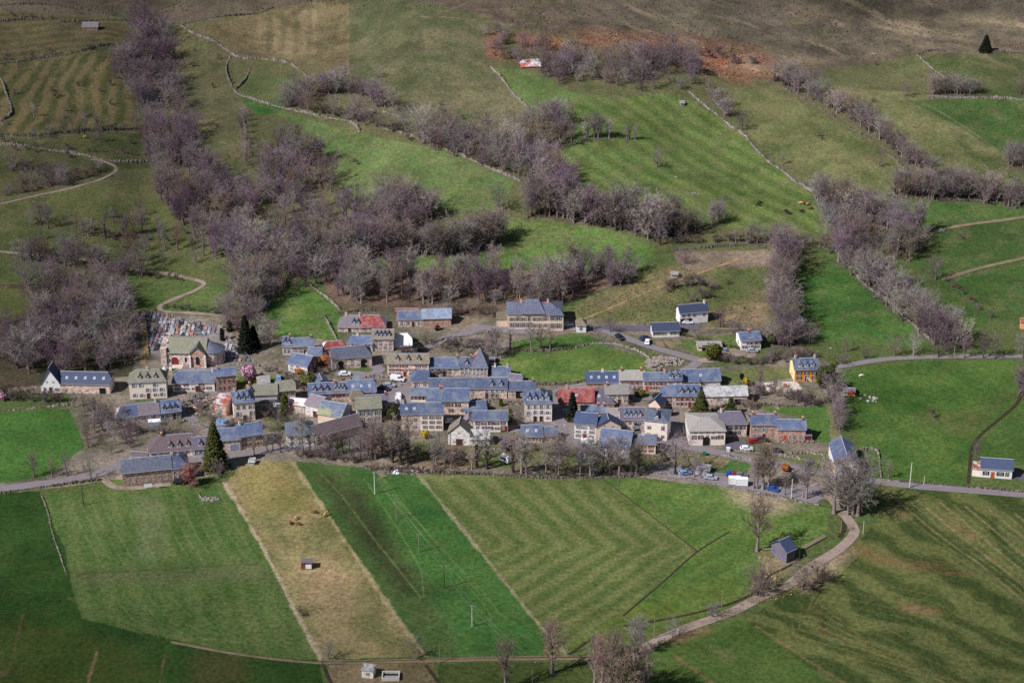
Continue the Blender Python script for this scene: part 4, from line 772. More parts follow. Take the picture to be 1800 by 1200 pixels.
def tree_col(kind, label):
    w = dict(grey=4, purple=3, brown=2, pale=1.5, dark=.5)
    if 'purple' in label or 'gully' in label: w = dict(grey=2.5, purple=4, dark=(3.5 if 'upper' in label or 'narrow' in label else 1), brown=1)
    if 'reddish' in label: w = dict(red=1)
    if kind == 'poplar': w = dict(red=1, brown=2)
    if kind in ('bush', 'bigbush'): w = dict(bramble=4, purple=1, brown=1)
    if kind in ('bush',) and 'dark' in label: w = dict(bramble=3, dark=1)
    c = PAL[random.choices(list(w), list(w.values()))[0]]; f = random.uniform(.84, 1.14); return tuple(x for x in lin(tuple(min(230, v*f+random.uniform(-5, 5)) for v in c)))
def norm(a): return a/np.maximum(np.linalg.norm(a, axis=-1, keepdims=True), 1e-6)
def tube_arr(P0, P1, r0, r1, k=3):
    """many tapered tubes at once -> verts, quads split to triangles"""
    d = norm(P1-P0); up = np.where(np.abs(d[:, 2:3]) > .9, np.array([[1., 0, 0]]), np.array([[0, 0, 1.]])); u = norm(np.cross(d, up)); w = np.cross(d, u)
    V_ = []; 
    for i in range(k):
        a = 2*math.pi*i/k; V_.append(P0+(u*math.cos(a)+w*math.sin(a))*r0[:, None])
    for i in range(k):
        a = 2*math.pi*i/k; V_.append(P1+(u*math.cos(a)+w*math.sin(a))*r1[:, None])
    V_ = np.stack(V_, 1); n = len(P0); base = (np.arange(n)*2*k)[:, None]; T_ = []
    for i in range(k):
        j = (i+1) % k; T_ += [np.concatenate([base+i, base+j, base+k+j], 1), np.concatenate([base+i, base+k+j, base+k+i], 1)]
    return V_.reshape(-1, 3), np.concatenate(T_, 0)
def grow(seed, h=10, w=7, th=.25, nl=13, nb=8, ntw=12, up=.55, stems=1, lean=.05, tw=.055, tl=.9, shape=1.0, ivy=0, bias=.14):
    """one bare tree: (trunk verts, tris), (crown verts, tris)"""
    g = np.random.default_rng(seed); TV = []; TT = []; CV = []; CT = []; off = [0, 0]
    def add(k, v, t):
        (TV, CV)[k].append(v); (TT, CT)[k].append(t+off[k]); off[k] += len(v)
    L0 = []; L1 = []; LR = []
    for s_ in range(stems):
        az = g.uniform(0, 6.28); ld = np.array([math.cos(az), math.sin(az), 0])*(lean if stems == 1 else g.uniform(.12, .35))
        base = ld*.4 if stems > 1 else np.zeros(3); top = h*g.uniform(.75, .92); n = 7; zs = np.linspace(0, 1, n)
        P = base+np.outer(zs, [0, 0, 1])*top+np.outer(zs**1.5, ld)*top+g.normal(0, .012*h, (n, 3))*np.minimum(zs, .6)[:, None]*[1, 1, 0]
        r = (.028*h if stems == 1 else .016*h)*(1-zs*.88)+.02; r[0] *= 1.35
        for i in range(n-1): v, t = tube_arr(P[i:i+1], P[i+1:i+2], r[i:i+1], r[i+1:i+2], 6); add(0, v, t)
        m = max(3, nl//stems); tt = th+(.97-th)*(np.arange(m)+g.uniform(0, .8, m))/m; a = np.arange(m)*2.4+g.uniform(0, 1.2, m)
        S = np.stack([np.interp(tt, zs, P[:, k]) for k in range(3)], 1)
        prof = np.sin(np.clip((tt-th*.6)/(1.02-th*.6), .05, 1)*math.pi*.93+.15*0)**.6*shape+.18
        ln = prof*w/2*g.uniform(.75, 1.15, m)/math.cos(up*.8); el = up*g.uniform(.7, 1.25, m)+.25*(tt-th)
        D = np.stack([np.cos(a)*np.cos(el), np.sin(a)*np.cos(el), np.sin(el)], 1); mid = S+D*ln[:, None]*.5; D2 = norm(D+np.array([0, 0, bias])+g.normal(0, .12, D.shape)); E = mid+D2*ln[:, None]*.5
        rr = np.interp(tt, zs, r)*.5
        v, t = tube_arr(S, mid, rr, rr*.6, 4); add(1, v, t); v, t = tube_arr(mid, E, rr*.6, rr*.2+.01, 3); add(1, v, t)
        L0.append(S); L1.append(mid); LR.append((E, ln, rr))
        topP = P[-1:]; L0.append(topP); L1.append(topP+[[0, 0, h*.06]]); LR.append((topP+[[0, 0, h-top]], np.array([h*.22]), np.array([r[-1]*2])))
    S = np.concatenate(L0); Mi = np.concatenate(L1); E = np.concatenate([q[0] for q in LR]); ln = np.concatenate([q[1] for q in LR]); rr = np.concatenate([q[2] for q in LR])
    n = len(S); f = np.tile(np.linspace(.22, 1.0, nb), (n, 1))+g.uniform(-.06, .06, (n, nb)); f = np.clip(f, .15, 1)[..., None]
    B0 = np.where(f < .5, S[:, None]+(Mi-S)[:, None]*f*2, Mi[:, None]+(E-Mi)[:, None]*(f-.5)*2); d = norm(E-S)[:, None]
    bd = norm(d*.75+g.normal(0, .62, (n, nb, 3))+[0, 0, bias]); bl = (ln[:, None]*g.uniform(.28, .55, (n, nb))*(1.15-.45*f[..., 0]))[..., None]
    B1 = B0+bd*bl; B0 = B0.reshape(-1, 3); B1 = B1.reshape(-1, 3); v, t = tube_arr(B0, B1, np.repeat(rr, nb)*.35+.02, np.full(len(B0), .015), 3); add(1, v, t)
    nB = len(B0); q = g.uniform(.2, 1.0, (nB, ntw, 1)); b0 = B0[:, None]+(B1-B0)[:, None]*q; dd = norm(norm(B1-B0)[:, None]*.8+g.normal(0, .6, (nB, ntw, 3))+[0, 0, bias])
    tl_ = tl*g.uniform(.5, 1.25, (nB, ntw, 1))*(h/10)**.5; b1 = b0+dd*tl_; sd = norm(np.cross(dd, g.normal(0, 1, dd.shape)))*tw*(h/10)**.5/2
    V3 = np.stack([b0-sd, b0+sd, b1], 2).reshape(-1, 3); add(1, V3, np.arange(len(V3)).reshape(-1, 3))
    b2 = b0+dd*tl_*.35; dd2 = norm(dd+g.normal(0, .5, dd.shape)); b3 = b2+dd2*tl_*.6; V3 = np.stack([b2-sd*.7, b2+sd*.7, b3], 2).reshape(-1, 3); add(1, V3, np.arange(len(V3)).reshape(-1, 3))
    if ivy:
        z = g.uniform(.5, h*.55, 260); a = g.uniform(0, 6.28, 260); c = np.stack([np.cos(a)*.35, np.sin(a)*.35, z], 1); s_ = g.normal(0, .22, (260, 3, 3)); add(0, (c[:, None]+s_).reshape(-1, 3), np.arange(780).reshape(-1, 3))
    return (np.concatenate(TV), np.concatenate(TT)), (np.concatenate(CV), np.concatenate(CT))
KINDS = {}
def mk(k, n, **kw): KINDS[k] = [grow(hash_+i*17, **kw) for i, hash_ in zip(range(n), [sum(map(ord, k))*31]*n)]
mk('round', 5, h=10, w=8.6, th=.2, nl=17, nb=9, ntw=15, up=.6, tw=.03, tl=.85, bias=.2)
mk('tall', 4, h=13, w=6, th=.3, nl=20, nb=8, ntw=14, up=.75, bias=.25, tw=.038)
mk('thin', 3, h=11, w=3.8, th=.35, nl=16, nb=7, ntw=12, up=.7, tw=.036, bias=.2)
mk('multi', 3, h=8, w=8, th=.12, nl=21, nb=8, ntw=14, stems=3, up=.6, tw=.036, tl=.8)
mk('bush', 4, h=2.6, w=3.6, th=.1, nl=15, nb=6, ntw=11, stems=5, up=.6, tw=.06, tl=.6)
mk('bigbush', 2, h=5.5, w=8, th=.05, nl=30, nb=10, ntw=20, stems=6, up=.5, tw=.06, tl=.8, bias=.1)
mk('ivied', 2, h=13, w=4.6, th=.3, nl=14, nb=6, ntw=9, up=.6, ivy=1)
mk('plane', 2, h=19, w=12, th=.22, nl=24, nb=9, ntw=12, up=.55, tw=.04, bias=.15)
mk('poplar', 2, h=17, w=7.5, th=.18, nl=20, nb=9, ntw=11, up=.95, tw=.034, bias=.35)
MESH = {}
for k, L_ in KINDS.items():
    for i, (t, c) in enumerate(L_):
        tm = M['barkdark'] if k in ('ivied', 'round') else M['barktan']; cm = TW
        MESH[k, i] = (tri_mesh('trunk', t[0], t[1], [tm]), tri_mesh('crown', c[0], c[1], [cm]))
HK = dict(round=10, tall=13, thin=11, multi=8, bush=2.6, bigbush=5.5, ivied=13, plane=19, poplar=17)
TREES = []      # (projected height, kind, x, y, z, height, label, category, group, name)
def add_tree(u, v, kind, hgt, label, group=None, cat=None):
    p = W(u, v); TREES.append((scl(p)*hgt, kind, p, hgt, label, cat or ('shrub' if kind == 'bush' else 'tree'), group, (u, v)))
def grove(poly, n, kinds, h0, h1, label, group, md=4):
    P = PL(poly); us = [p[0] for p in P]; vs = [p[1] for p in P]; got = []; t = 0
    while len(got) < n and t < n*60:
        t += 1; u, v = random.uniform(min(us), max(us)), random.uniform(min(vs), max(vs))
        if not in_poly(np.array([u]), np.array([v]), P)[0] or any((u-a)**2+(1.8*(v-b))**2 < md*md for a, b in got): continue
        got.append((u, v))
    _place(got, kinds, h0, h1, label, group)
def row(line, n, spread, kinds, h0, h1, label, group):
    P = PL(line); ls = [math.dist(P[i], P[i+1]) for i in range(len(P)-1)]; tot = sum(ls); got = []
    for k in range(n):
        s = tot*(k+random.uniform(.1, .9))/n
        for i, l in enumerate(ls):
            if s <= l or i == len(ls)-1: a = min(s/l, 1); u = P[i][0]+(P[i+1][0]-P[i][0])*a; v = P[i][1]+(P[i+1][1]-P[i][1])*a; break
            s -= l
        got.append((u+random.uniform(-1, 1)*spread, v+random.uniform(-1, 1)*spread*.55))
    _place(got, kinds, h0, h1, label, group)
def _place(got, kinds, h0, h1, label, group):
    got = np.array(got); S = px_to_world(got[:, 0], got[:, 1])
    for (u, v), p in zip(got, S):
        k = random.choice(kinds.split()); hg = (h0+(h1-h0)*random.random())*random.choice((.62, .9, 1, 1, 1.08))
        if k == 'bush': hg = random.uniform(1.8, 3.6) if h1 > 5 else hg
        p = Vector(p); g = group if k != 'bush' else group.replace('trees', 'bushes'); lb = label if k != 'bush' else label.replace('tree', 'bush')
        TREES.append((scl(p)*hg, k, p, hg, lb, 'shrub' if k == 'bush' else 'tree', g, (u, v)))
G = grove; Rw = row
G('232,42 255,30 300,70 310,140 300,190 260,200 215,150 190,130 240,90', 78, 'round multi round', 8, 12, 'bare purple tree in the narrow wood climbing the upper slope', 'trees of the narrow upper gully wood')
G('215,110 245,190 262,262 350,292 345,230 318,180 300,120', 65, 'round multi', 8, 12, 'bare grey-purple tree in the middle of the gully wood', 'trees of the middle gully wood')
G('250,262 352,285 420,330 470,400 560,440 545,480 500,500 430,560 400,480 330,410 270,340', 144, 'round tall multi tall', 8, 14, 'bare tree in the broad wood filling the lower gully', 'trees of the lower gully wood')
G('450,262 520,252 580,275 600,340 640,385 715,405 720,440 600,450 520,420 450,335', 105, 'round multi tall', 7, 12, 'bare tree in the wood between gully and central pasture', 'trees of the slope wood')
Rw('425,200 432,240 438,290', 12, 6, 'multi round', 4, 7, 'bare tree crowding the walled path down the slope', 'trees of the walled path')
G('645,320 690,335 760,360 760,395 700,410 650,380', 33, 'round multi tall', 8, 12, 'bare tree in the clump beside the central pasture', 'trees of the pasture clump')
Rw('505,191 540,171 600,159 650,173 690,196', 33, 8.049999999999999, 'round multi', 6.5, 10.1, 'bare tree along the curved upper stone wall', 'trees of the curved upper wall')
Rw('490,181 560,196 640,216 700,231 745,253 800,269 860,291 915,309', 60, 9.2, 'round multi bush', 6.5, 11.2, 'bare tree along the long slanting stone wall', 'trees of the long slanting wall')
Rw('745,235 830,262 930,290 990,335', 57, 18.4, 'round tall multi', 8.6, 13.4, 'bare tree in the belt above the long slanting wall', 'trees of the slanting belt')
Rw('930,360 1000,385 1080,400 1140,415 1190,415', 57, 10.35, 'tall round multi', 9.7, 15.7, 'bare tree in the belt under the cattle pasture', 'trees of the belt under the cattle pasture')
G('880,262 920,225 975,205 1010,215 1005,262 930,272', 31, 'round tall', 9, 13, 'bare tree in the knot at the corner of the cattle pasture', 'trees of the pasture corner')
G('920,350 1000,350 995,385 925,385', 18, 'tall round', 11, 15, 'large bare tree where the slanting belt meets the terrace', 'large trees where the belts meet')
Rw('1025,242 1075,243', 7, 3, 'tall', 9, 12, 'bare tree of the short row standing in the pasture', 'trees of the short pasture row')
Rw('1095,245 1118,246', 3, 1, 'thin', 6, 8, 'thin bare sapling at the end of the short pasture row', 'saplings of the short pasture row')
Rw('1150,430 1200,400 1240,405 1275,385', 14, 7, 'round tall', 8, 12, 'bare tree in the belt end near the pasture gate', 'trees of the belt end')
G('905,75 1000,100 1080,110 1150,85 1210,90 1245,150 1150,165 1060,150 985,150 900,110', 111, 'round multi', 6, 10, 'bare purple tree in the wood under the red bracken', 'trees of the bracken wood')
G('835,48 890,55 905,112 880,112', 18, 'round bush', 4, 7, 'bare bush by the red bracken scree', 'trees of the bracken scree'); Rw('1220,95 1260,100 1290,112 1330,110', 9, 9, 'bush multi', 3, 6, 'dark tree on the red bracken slope', 'trees scattered on the bracken slope')
Rw('1240,155 1265,190 1290,210', 7, 8, 'round multi', 5, 8, 'bare tree on the wall leaving the bracken wood', 'trees on the wall below the bracken wood')
Rw('1360,139 1400,156 1460,186 1540,231 1600,283 1640,309', 87, 9.2, 'round multi round bush', 5.4, 11.2, 'bare tree in the hedgerow crossing the eastern slope', 'trees of the eastern slope hedgerow')
Rw('1570,340 1640,345 1720,350 1790,365', 51, 12.649999999999999, 'round multi tall', 7.6, 13.4, 'bare tree in the hedge above the eastern meadows', 'trees above the eastern meadows')
Rw('1635,165 1680,166 1725,166', 15, 4, 'round multi', 6, 9, 'bare tree in the high clump by the ruined hut', 'trees of the high eastern clump')
Rw('1770,290 1815,300', 9, 9, 'round', 8, 11, 'bare tree of the clump cut by the east edge', 'trees at the east edge'); Rw('1785,165 1820,168', 4, 2, 'round', 7, 9, 'bare tree on the high wall near the east edge', 'trees on the high east wall')
Rw('1430,345 1480,372 1540,395 1590,400', 51, 10.35, 'tall multi round', 7.6, 12.3, 'bare tree in the belt beside the black cows', 'trees beside the black cows')
G('1570,400 1615,405 1625,440 1600,470 1560,468 1545,440', 26, 'tall round', 9, 14, 'tall bare tree in the clump at the hedge crossing', 'trees of the hedge crossing')
Rw('1465,426 1500,471 1545,516 1590,556 1640,596 1680,614', 93, 14.95, 'round multi tall', 7.6, 13.4, 'bare tree in the broad hedge down to the eastern lane', 'trees of the broad eastern hedge')
Rw('1378,440 1375,490 1368,540 1385,590 1400,610', 51, 13.799999999999999, 'round multi', 6.5, 12.3, 'bare tree in the strip beside the green eastern field', 'trees of the strip by the green field')
Rw('1180,430 1280,425 1370,432 1460,432 1560,420', 34, 4, 'bush', 2, 3.5, 'dark bush in the hedge under the cattle pasture', 'bushes of the hedge under the cattle pasture')
Rw('1290,425 1330,430 1400,422', 9, 4, 'thin tall', 7, 10, 'thin bare tree in the hedge under the cattle pasture', 'trees in the hedge under the cattle pasture')
Rw('580,452 700,447 790,446 860,432 880,425', 69, 8.049999999999999, 'tall multi round', 8.6, 14.6, 'bare tree on the upper edge of the terrace meadow', 'trees of the terrace edge')
G('570,490 640,482 780,492 870,480 1000,485 1130,478 1080,505 960,545 900,542 700,535 600,535', 137, 'thin tall thin multi', 8, 13, 'slender bare tree on the steep wooded bank', 'trees of the wooded bank')
G('1040,470 1110,470 1130,490 1080,510', 15, 'round multi', 5, 8, 'bare tree at the thorny end of the wooded bank', 'trees at the thorny end of the bank')
G('40,500 120,505 200,540 250,600 235,650 120,665 20,660 60,590', 137, 'round tall multi', 8, 13, 'bare tree in the dark wood west of the churchyard', 'trees of the western wood')
G('60,475 200,500 240,540 200,545 90,500', 22, 'round multi', 6, 10, 'bare tree in the upper fringe of the western wood', 'trees of the western wood fringe')
G('-10,560 30,555 60,600 -10,640', 8, 'round', 7, 10, 'bare tree in the western wood by the edge meadow', 'trees by the edge meadow')
G('20,290 80,300 175,300 190,310 120,328 20,330', 28, 'round bush multi', 4, 8, 'bare tree in the bend of the western lane', 'trees inside the lane bend')
G('380,545 420,520 460,560 480,615 440,610 400,580', 26, 'round multi', 6, 10, 'bare tree behind the dark firs by the churchyard', 'trees behind the churchyard firs')
G('420,470 480,470 560,450 600,480 560,500 480,540 430,560', 52, 'round tall', 8, 12, 'bare tree at the top of the triangular meadow', 'trees above the triangular meadow')
G('130,715 190,728 240,752 240,785 180,812 145,780', 34, 'round thin tall', 4, 8, 'bare tree in the dense grove below the manor', 'trees of the grove below the manor')
Rw('240,762 300,765 340,775', 10, 6, 'round multi', 4, 6, 'bare tree on the bank above the mansard house', 'trees above the mansard house')
Rw('0,700 60,705 110,705', 10, 5, 'multi bush', 3, 5, 'garden tree in front of the white chalet', 'trees in front of the white chalet')
for u, v, k, hg in ((60,838,'tall',9),(92,838,'thin',8),(118,836,'thin',8),(160,842,'round',8)): add_tree(u, v, k, hg, 'bare tree standing by the road at the western field edge', 'trees by the western road')
for u, v, hg in ((62,245,6),(128,232,9),(150,228,9),(172,226,8),(175,250,8),(60,205,7),(85,238,5),(240,222,7)): add_tree(u, v, 'thin', hg, 'thin bare tree on the terraced western field', 'trees on the terraced western field')
for u, v, k, hg in ((72,395,'round',11),(85,402,'tall',11),(135,412,'thin',9),(146,414,'thin',8),(222,410,'thin',10),(235,412,'tall',11),(250,408,'tall',10),(278,412,'thin',9),(290,436,'tall',11),(227,462,'tall',13),(245,470,'tall',12),(115,452,'round',11),(312,440,'tall',12),(358,450,'thin',10),(338,440,'thin',7),(60,450,'round',8),(175,500,'round',9),(228,545,'tall',11)): add_tree(u, v, k, hg, 'bare tree scattered over the western pasture below the lane', 'trees scattered over the western pasture')
add_tree(185, 418, 'ivied', 11, 'dark ivy-clad trunk standing alone in the western pasture')
add_tree(317, 172, 'round', 8, 'lone grey tree on the slope beside the upper gully wood'); add_tree(1155, 293, 'round', 8, 'lone rounded bare tree in the middle of the striped cattle pasture'); add_tree(877, 371, 'round', 11, 'lone spreading dark tree between the central pasture and terrace')
add_tree(665, 137, 'multi', 5, 'small lone shrubby tree on the high central slope'); add_tree(1204, 464, 'round', 7, 'dense dark purple rounded tree beside the track in rough pasture'); add_tree(1305, 228, 'round', 8, 'wide grey tree leaning on the stone wall of the cattle pasture'); add_tree(1590, 170, 'round', 8, 'lone rounded tree at the lower edge of the high moor')
add_tree(1375, 290, 'thin', 7, 'lone pale slender tree right of the pasture wall'); add_tree(1546, 293, 'multi', 5, 'tiny pale tree in the eastern slope field'); add_tree(1644, 492, 'round', 9, 'lone spreading tree where the two tan tracks split'); add_tree(883, 425, 'thin', 9, 'lone reddish tree on the terrace meadow')
add_tree(1331, 968, 'tall', 17, 'large lone bare tree beside the dark field barn'); add_tree(578, 1158, 'round', 6, 'low spreading tree at the corner of the dry field'); add_tree(728, 1158, 'multi', 6, 'small bushy tree at the end of the dry field fence')
add_tree(1333, 1043, 'bigbush', 6, 'large dark round bush by the ditch beside the lane'); add_tree(1410, 1036, 'bigbush', 6, 'dark round bush on the outer side of the lane'); add_tree(1440, 1022, 'bigbush', 4.5, 'paler bush next to the dark one in the dry grass'); add_tree(1182, 1120, 'round', 6, 'small dark tree at the roadside above the poplars'); add_tree(1253, 1084, 'multi', 4.5, 'pale shrub between lane and ditch'); add_tree(1640, 735, 'bush', 3, 'lone bush in the hollow of the big eastern meadow'); add_tree(530, 1082, 'bush', 2.2, 'small bush on the fence line of the dry field')
add_tree(1120, 1150, 'tall', 12, 'forked bare tree beside the lane end'); add_tree(336, 858, 'multi', 8.5, 'reddish leafless tree beside the parked dark car'); add_tree(385, 838, 'multi', 5, 'small bare tree at the foot of the spruce')
for u, v, hg in ((1058,1222,19),(1085,1215,20),(1110,1225,18),(1045,1205,16),(1130,1235,18),(1072,1232,20),(1096,1238,19)): add_tree(u, v, 'poplar', hg, 'tall reddish poplar in the clump on the bottom edge', 'poplars on the bottom edge')
add_tree(971, 1182, 'poplar', 17, 'forked reddish poplar standing over the bottom track'); add_tree(888, 1212, 'poplar', 16, 'reddish poplar with a broken top near the bottom track')
for u, v, hg in ((1466,902,18),(1476,893,19),(1499,903,19),(1508,906,20),(1490,905,14)): add_tree(u, v, 'plane', hg, 'huge old bare tree where the lane leaves the car park', 'huge old trees at the lane start')
for u, v, k, hg in ((873,625,'tall',11),(897,614,'ivied',11),(934,618,'thin',12),(951,616,'tall',10),(967,617,'thin',11),(865,622,'tall',9),(880,630,'round',7)): add_tree(u, v, k, hg, 'bare tree in front of the mansion on the garden bank', 'trees in front of the mansion')
for u, v, k, hg in ((555,800,'thin',8),(533,798,'tall',14),(546,795,'thin',9),(480,792,'thin',7),(470,795,'thin',7),(493,795,'tall',8),(447,800,'thin',8)): add_tree(u, v, k, hg, 'bare tree by the road below the white pyramid roofed house', 'trees by the road below the pyramid roofed house')
for u, v, k, hg in ((690,812,'ivied',17),(704,816,'ivied',17),(717,816,'ivied',17)): add_tree(u, v, k, hg, 'dark ivy-clad trunk of the trio facing the orange gabled house', 'trio of ivy-clad trees')
for u, v, k, hg in ((655,806,'round',11),(647,800,'round',10),(634,808,'round',10),(603,796,'thin',9),(614,798,'thin',9),(594,800,'tall',9),(672,800,'tall',8)): add_tree(u, v, k, hg, 'brownish bare tree in front of the long stable', 'trees in front of the long stable')
for u, v, k, hg in ((838,822,'ivied',15.5),(856,824,'ivied',15.5),(902,830,'ivied',14)): add_tree(u, v, k, hg, 'tall pollard with a thick dark trunk on the field wall', 'pollards on the village field wall')
for u, v, k, hg in ((762,820,'thin',8),(782,822,'thin',7),(793,823,'thin',7),(925,832,'tall',8),(978,836,'round',13),(960,834,'thin',9),(1020,836,'thin',10),(1038,838,'tall',12),(1072,834,'tall',11),(1088,838,'tall',12),(1122,830,'round',8),(1060,830,'round',8)): add_tree(u, v, k, hg*1.2, 'bare tree of the long row on the village field wall', 'trees of the long row on the field wall')
add_tree(1187, 833, 'round', 14, 'big bare tree with a double trunk below the pale slab roofed house'); add_tree(1156, 826, 'multi', 5, 'small shrubby tree beside the big double trunked one'); add_tree(914, 752, 'round', 8, 'pollarded tree in the yard before the hotel-like house')
for u, v, k, hg in ((1220,838,'thin',9),(1232,840,'thin',6),(1325,858,'thin',11),(1331,859,'thin',11),(1341,860,'tall',16),(1350,861,'tall',15),(1417,876,'tall',14),(1380,870,'thin',7),(1411,874,'thin',9)): add_tree(u, v, k, hg, 'tall bare tree at the edge of the car park', 'trees along the car park')
for u, v, k, hg in ((1572,625,'round',8),(1605,625,'round',8),(1650,628,'multi',7),(1695,629,'tall',9),(1728,629,'tall',10),(1748,630,'tall',10),(1797,628,'round',9),(1520,630,'multi',4),(1488,618,'thin',7),(1480,640,'bush',3)): add_tree(u, v, k, hg, 'bare tree lining the lane to the east', 'trees lining the eastern lane')
Rw('1790,690 1806,700', 6, 3, 'round tall', 9, 11, 'grey tree of the clump at the head of the meadow ditch', 'trees at the ditch head'); Rw('1465,705 1475,740 1478,765', 11, 5, 'tall multi round', 6, 10, 'bare tree in the thicket above the bell-cast roofed barn', 'trees above the bell-cast roofed barn')
Rw('1330,700 1360,690 1420,712 1450,705', 16, 7, 'bush multi', 3, 5, 'bush on the bank between the yellow house and the green plot', 'bushes below the yellow house')
Rw('1330,640 1380,635 1440,625', 14, 7, 'bush', 2, 3.5, 'scrubby bush above the yellow house', 'bushes above the yellow house'); Rw('1260,635 1300,640 1340,640', 10, 5, 'bush', 2, 3, 'thorn bush by the lane under the white house', 'bushes under the white house')
add_tree(1335, 683, 'thin', 8, 'crooked tree at the gate of the yellow house'); add_tree(1713, 818, 'thin', 9, 'leafless poplar behind the white bungalow'); add_tree(1562, 840, 'thin', 7, 'slender pale tree by the eastern road wall'); add_tree(1073, 584, 'round', 6, 'rounded grey tree beside the mansion drive'); add_tree(1038, 580, 'thin', 5, 'thin tree right of the little white pavilion')
Rw('1170,510 1230,500 1260,510 1210,535', 18, 8, 'bush multi', 2.5, 4, 'thorn bush in the thicket on the rough pasture', 'bushes of the thicket on the rough pasture')
Rw('640,822 700,830 780,828', 12, 4, 'bush', 1.5, 2.8, 'low bush on the rubble wall of the village field', 'bushes on the rubble wall'); Rw('520,800 560,806 640,812', 16, 5, 'bush', 2, 3.4, 'bramble bush between the road and the dry field', 'bushes by the dry field'); Rw('800,832 900,834 1000,838 1140,834', 18, 4, 'bush', 1.0, 1.9, 'low bush in the hedge at the village foot', 'bushes of the hedge at the village foot')
Rw('760,800 820,810 900,790 1000,800 1060,815', 22, 9, 'bush multi', 2.2, 4.2, 'garden bush in the orchards south of the houses', 'bushes in the southern orchards'); Rw('900,630 860,620 830,610 780,605', 16, 6, 'bush', 2, 3.4, 'bush along the lane below the mansion', 'bushes along the mansion lane')
Rw('700,620 730,625 745,610', 9, 4, 'bush', 2, 3.2, 'bush beside the white metal roof', 'bushes beside the white metal roof'); Rw('1290,706 1330,720 1300,700 1250,712', 12, 6, 'bush multi', 2, 4, 'bush around the pale metal roofed barn', 'bushes around the pale metal roofed barn'); Rw('460,650 500,660 540,700 600,745', 15, 6, 'bush', 1.6, 3, 'garden bush among the western houses', 'bushes among the western houses')
Rw('350,720 400,760 420,745 470,760 500,740', 22, 9, 'bush multi', 2, 4, 'shrub in the allotments near the cream tall house', 'bushes in the allotments'); Rw('1095,700 1120,690 1100,715', 5, 3, 'bush', 1.5, 2.2, 'clipped shrub in a front garden of the upper row', 'shrubs in the upper row gardens'); add_tree(580, 652, 'multi', 5.5, 'orange-brown leafless shrub against the orange gable')
Rw('860,700 900,712 940,700 990,700', 6, 4, 'bush', 1.5, 2.4, 'shrub in the walled kitchen garden', 'bushes of the kitchen garden'); Rw('735,600 790,615 850,630', 10, 4, 'bush', 1.5, 3, 'shrub on the terrace above the row houses', 'bushes on the terrace'); Rw('760,560 830,548 880,560', 14, 6, 'bush multi', 2.5, 5, 'scrub tree between the azure roof and the mansion', 'trees between the azure roof and the mansion')
for q, n in (('20,30 90,36 100,28', 5), ('0,250 100,262 190,268 260,275', 16), ('10,108 80,98 180,86', 8), ('70,228 110,236 200,230 260,226', 14), ('150,405 230,418 300,425', 12), ('180,470 260,485 330,495', 12), ('290,540 350,548 420,552', 12)): Rw(q, n, 3, 'bush', 1.4, 2.8, 'dark bramble bush along a terrace wall of the western slope', 'bramble bushes of the western slope')
for u, v in ((775,186),(777,196),(813,210),(838,209),(855,205),(858,214),(1280,68),(1445,245),(622,285),(628,290),(700,198),(1690,420),(1640,418),(1280,500),(1440,240),(1535,180),(1540,115)): add_tree(u, v, 'bush', 1.8, 'small dark bush dotted on an open hillside pasture', 'small bushes dotted over the hillside')
Rw('1660,490 1690,515 1720,540 1740,560', 9, 3, 'bush', 1.6, 2.6, 'bush on the fence line of the eastern meadows', 'bushes on the eastern fence line')
Rw('20,452 100,462 180,475 250,490', 26, 9, 'round tall multi', 6, 11, 'bare tree along the lower side of the western lane', 'trees along the western lane')
Rw('0,345 60,335 130,320 190,296', 18, 5, 'multi bush round', 3, 6, 'scrubby tree on the bank over the lane bend', 'trees on the bank over the lane bend')
G('330,300 420,330 470,360 430,420 350,380', 34, 'round tall', 9, 13, 'bare tree in the tall middle of the lower gully wood', 'trees in the middle of the lower gully wood')
Rw('560,470 600,462 640,468', 12, 6, 'round multi', 5, 9, 'bare tree at the west tip of the terrace meadow', 'trees at the terrace tip')
Rw('1270,575 1340,600 1390,612 1430,600', 16, 9, 'round multi bush', 4, 8, 'bare tree of the scrub east of the white houses', 'trees of the scrub by the white houses')
Rw('1440,390 1480,405 1540,420', 12, 6, 'round tall', 7, 11, 'bare tree in the corner hedge under the black cows', 'trees of the corner hedge')
Rw('560,800 640,806 760,818 860,826', 5, 6, 'thin tall', 10, 14, 'bare tree in the screen between stable and valley fields', 'trees of the village screen')
Rw('880,830 980,836 1100,836 1160,828', 4, 5, 'thin tall', 11, 15, 'bare tree in the eastern half of the village screen', 'trees of the eastern village screen')
G('-10,125 200,120 235,180 250,285 -10,285', 26, 'thin bush multi bush', 3, 6, 'small tree or bush dotted over the striped western terraces', 'small trees on the striped western terraces')
G('20,370 330,370 380,470 200,465 20,430', 24, 'thin bush round', 5, 8, 'bare tree dotted over the pasture under the lane bend', 'trees dotted under the lane bend')
G('300,60 420,110 420,300 330,260', 12, 'bush', 1.4, 2.5, 'small bush on the slope between gully wood and walled path', 'bushes between gully and walled path')
Rw('460,735 530,742 560,765', 14, 7, 'bush multi', 1.8, 3.6, 'garden bush between the mossy roofed house and the white pyramid roofed one', 'bushes of the middle gardens')
Rw('640,775 700,792 760,800', 12, 7, 'bush', 1.6, 3.2, 'bush on the bank below the orange gabled house', 'bushes below the orange gabled house')
Rw('690,640 720,640 800,672 850,690', 12, 4, 'bush', 1.2, 2.2, 'low shrub beside the upper houses of the square', 'shrubs by the upper houses')
Rw('600,640 560,660 500,690 470,700', 14, 6, 'bush', 1.4, 2.6, 'garden shrub along the wall under the slate-clad gable', 'shrubs under the slate-clad gable')
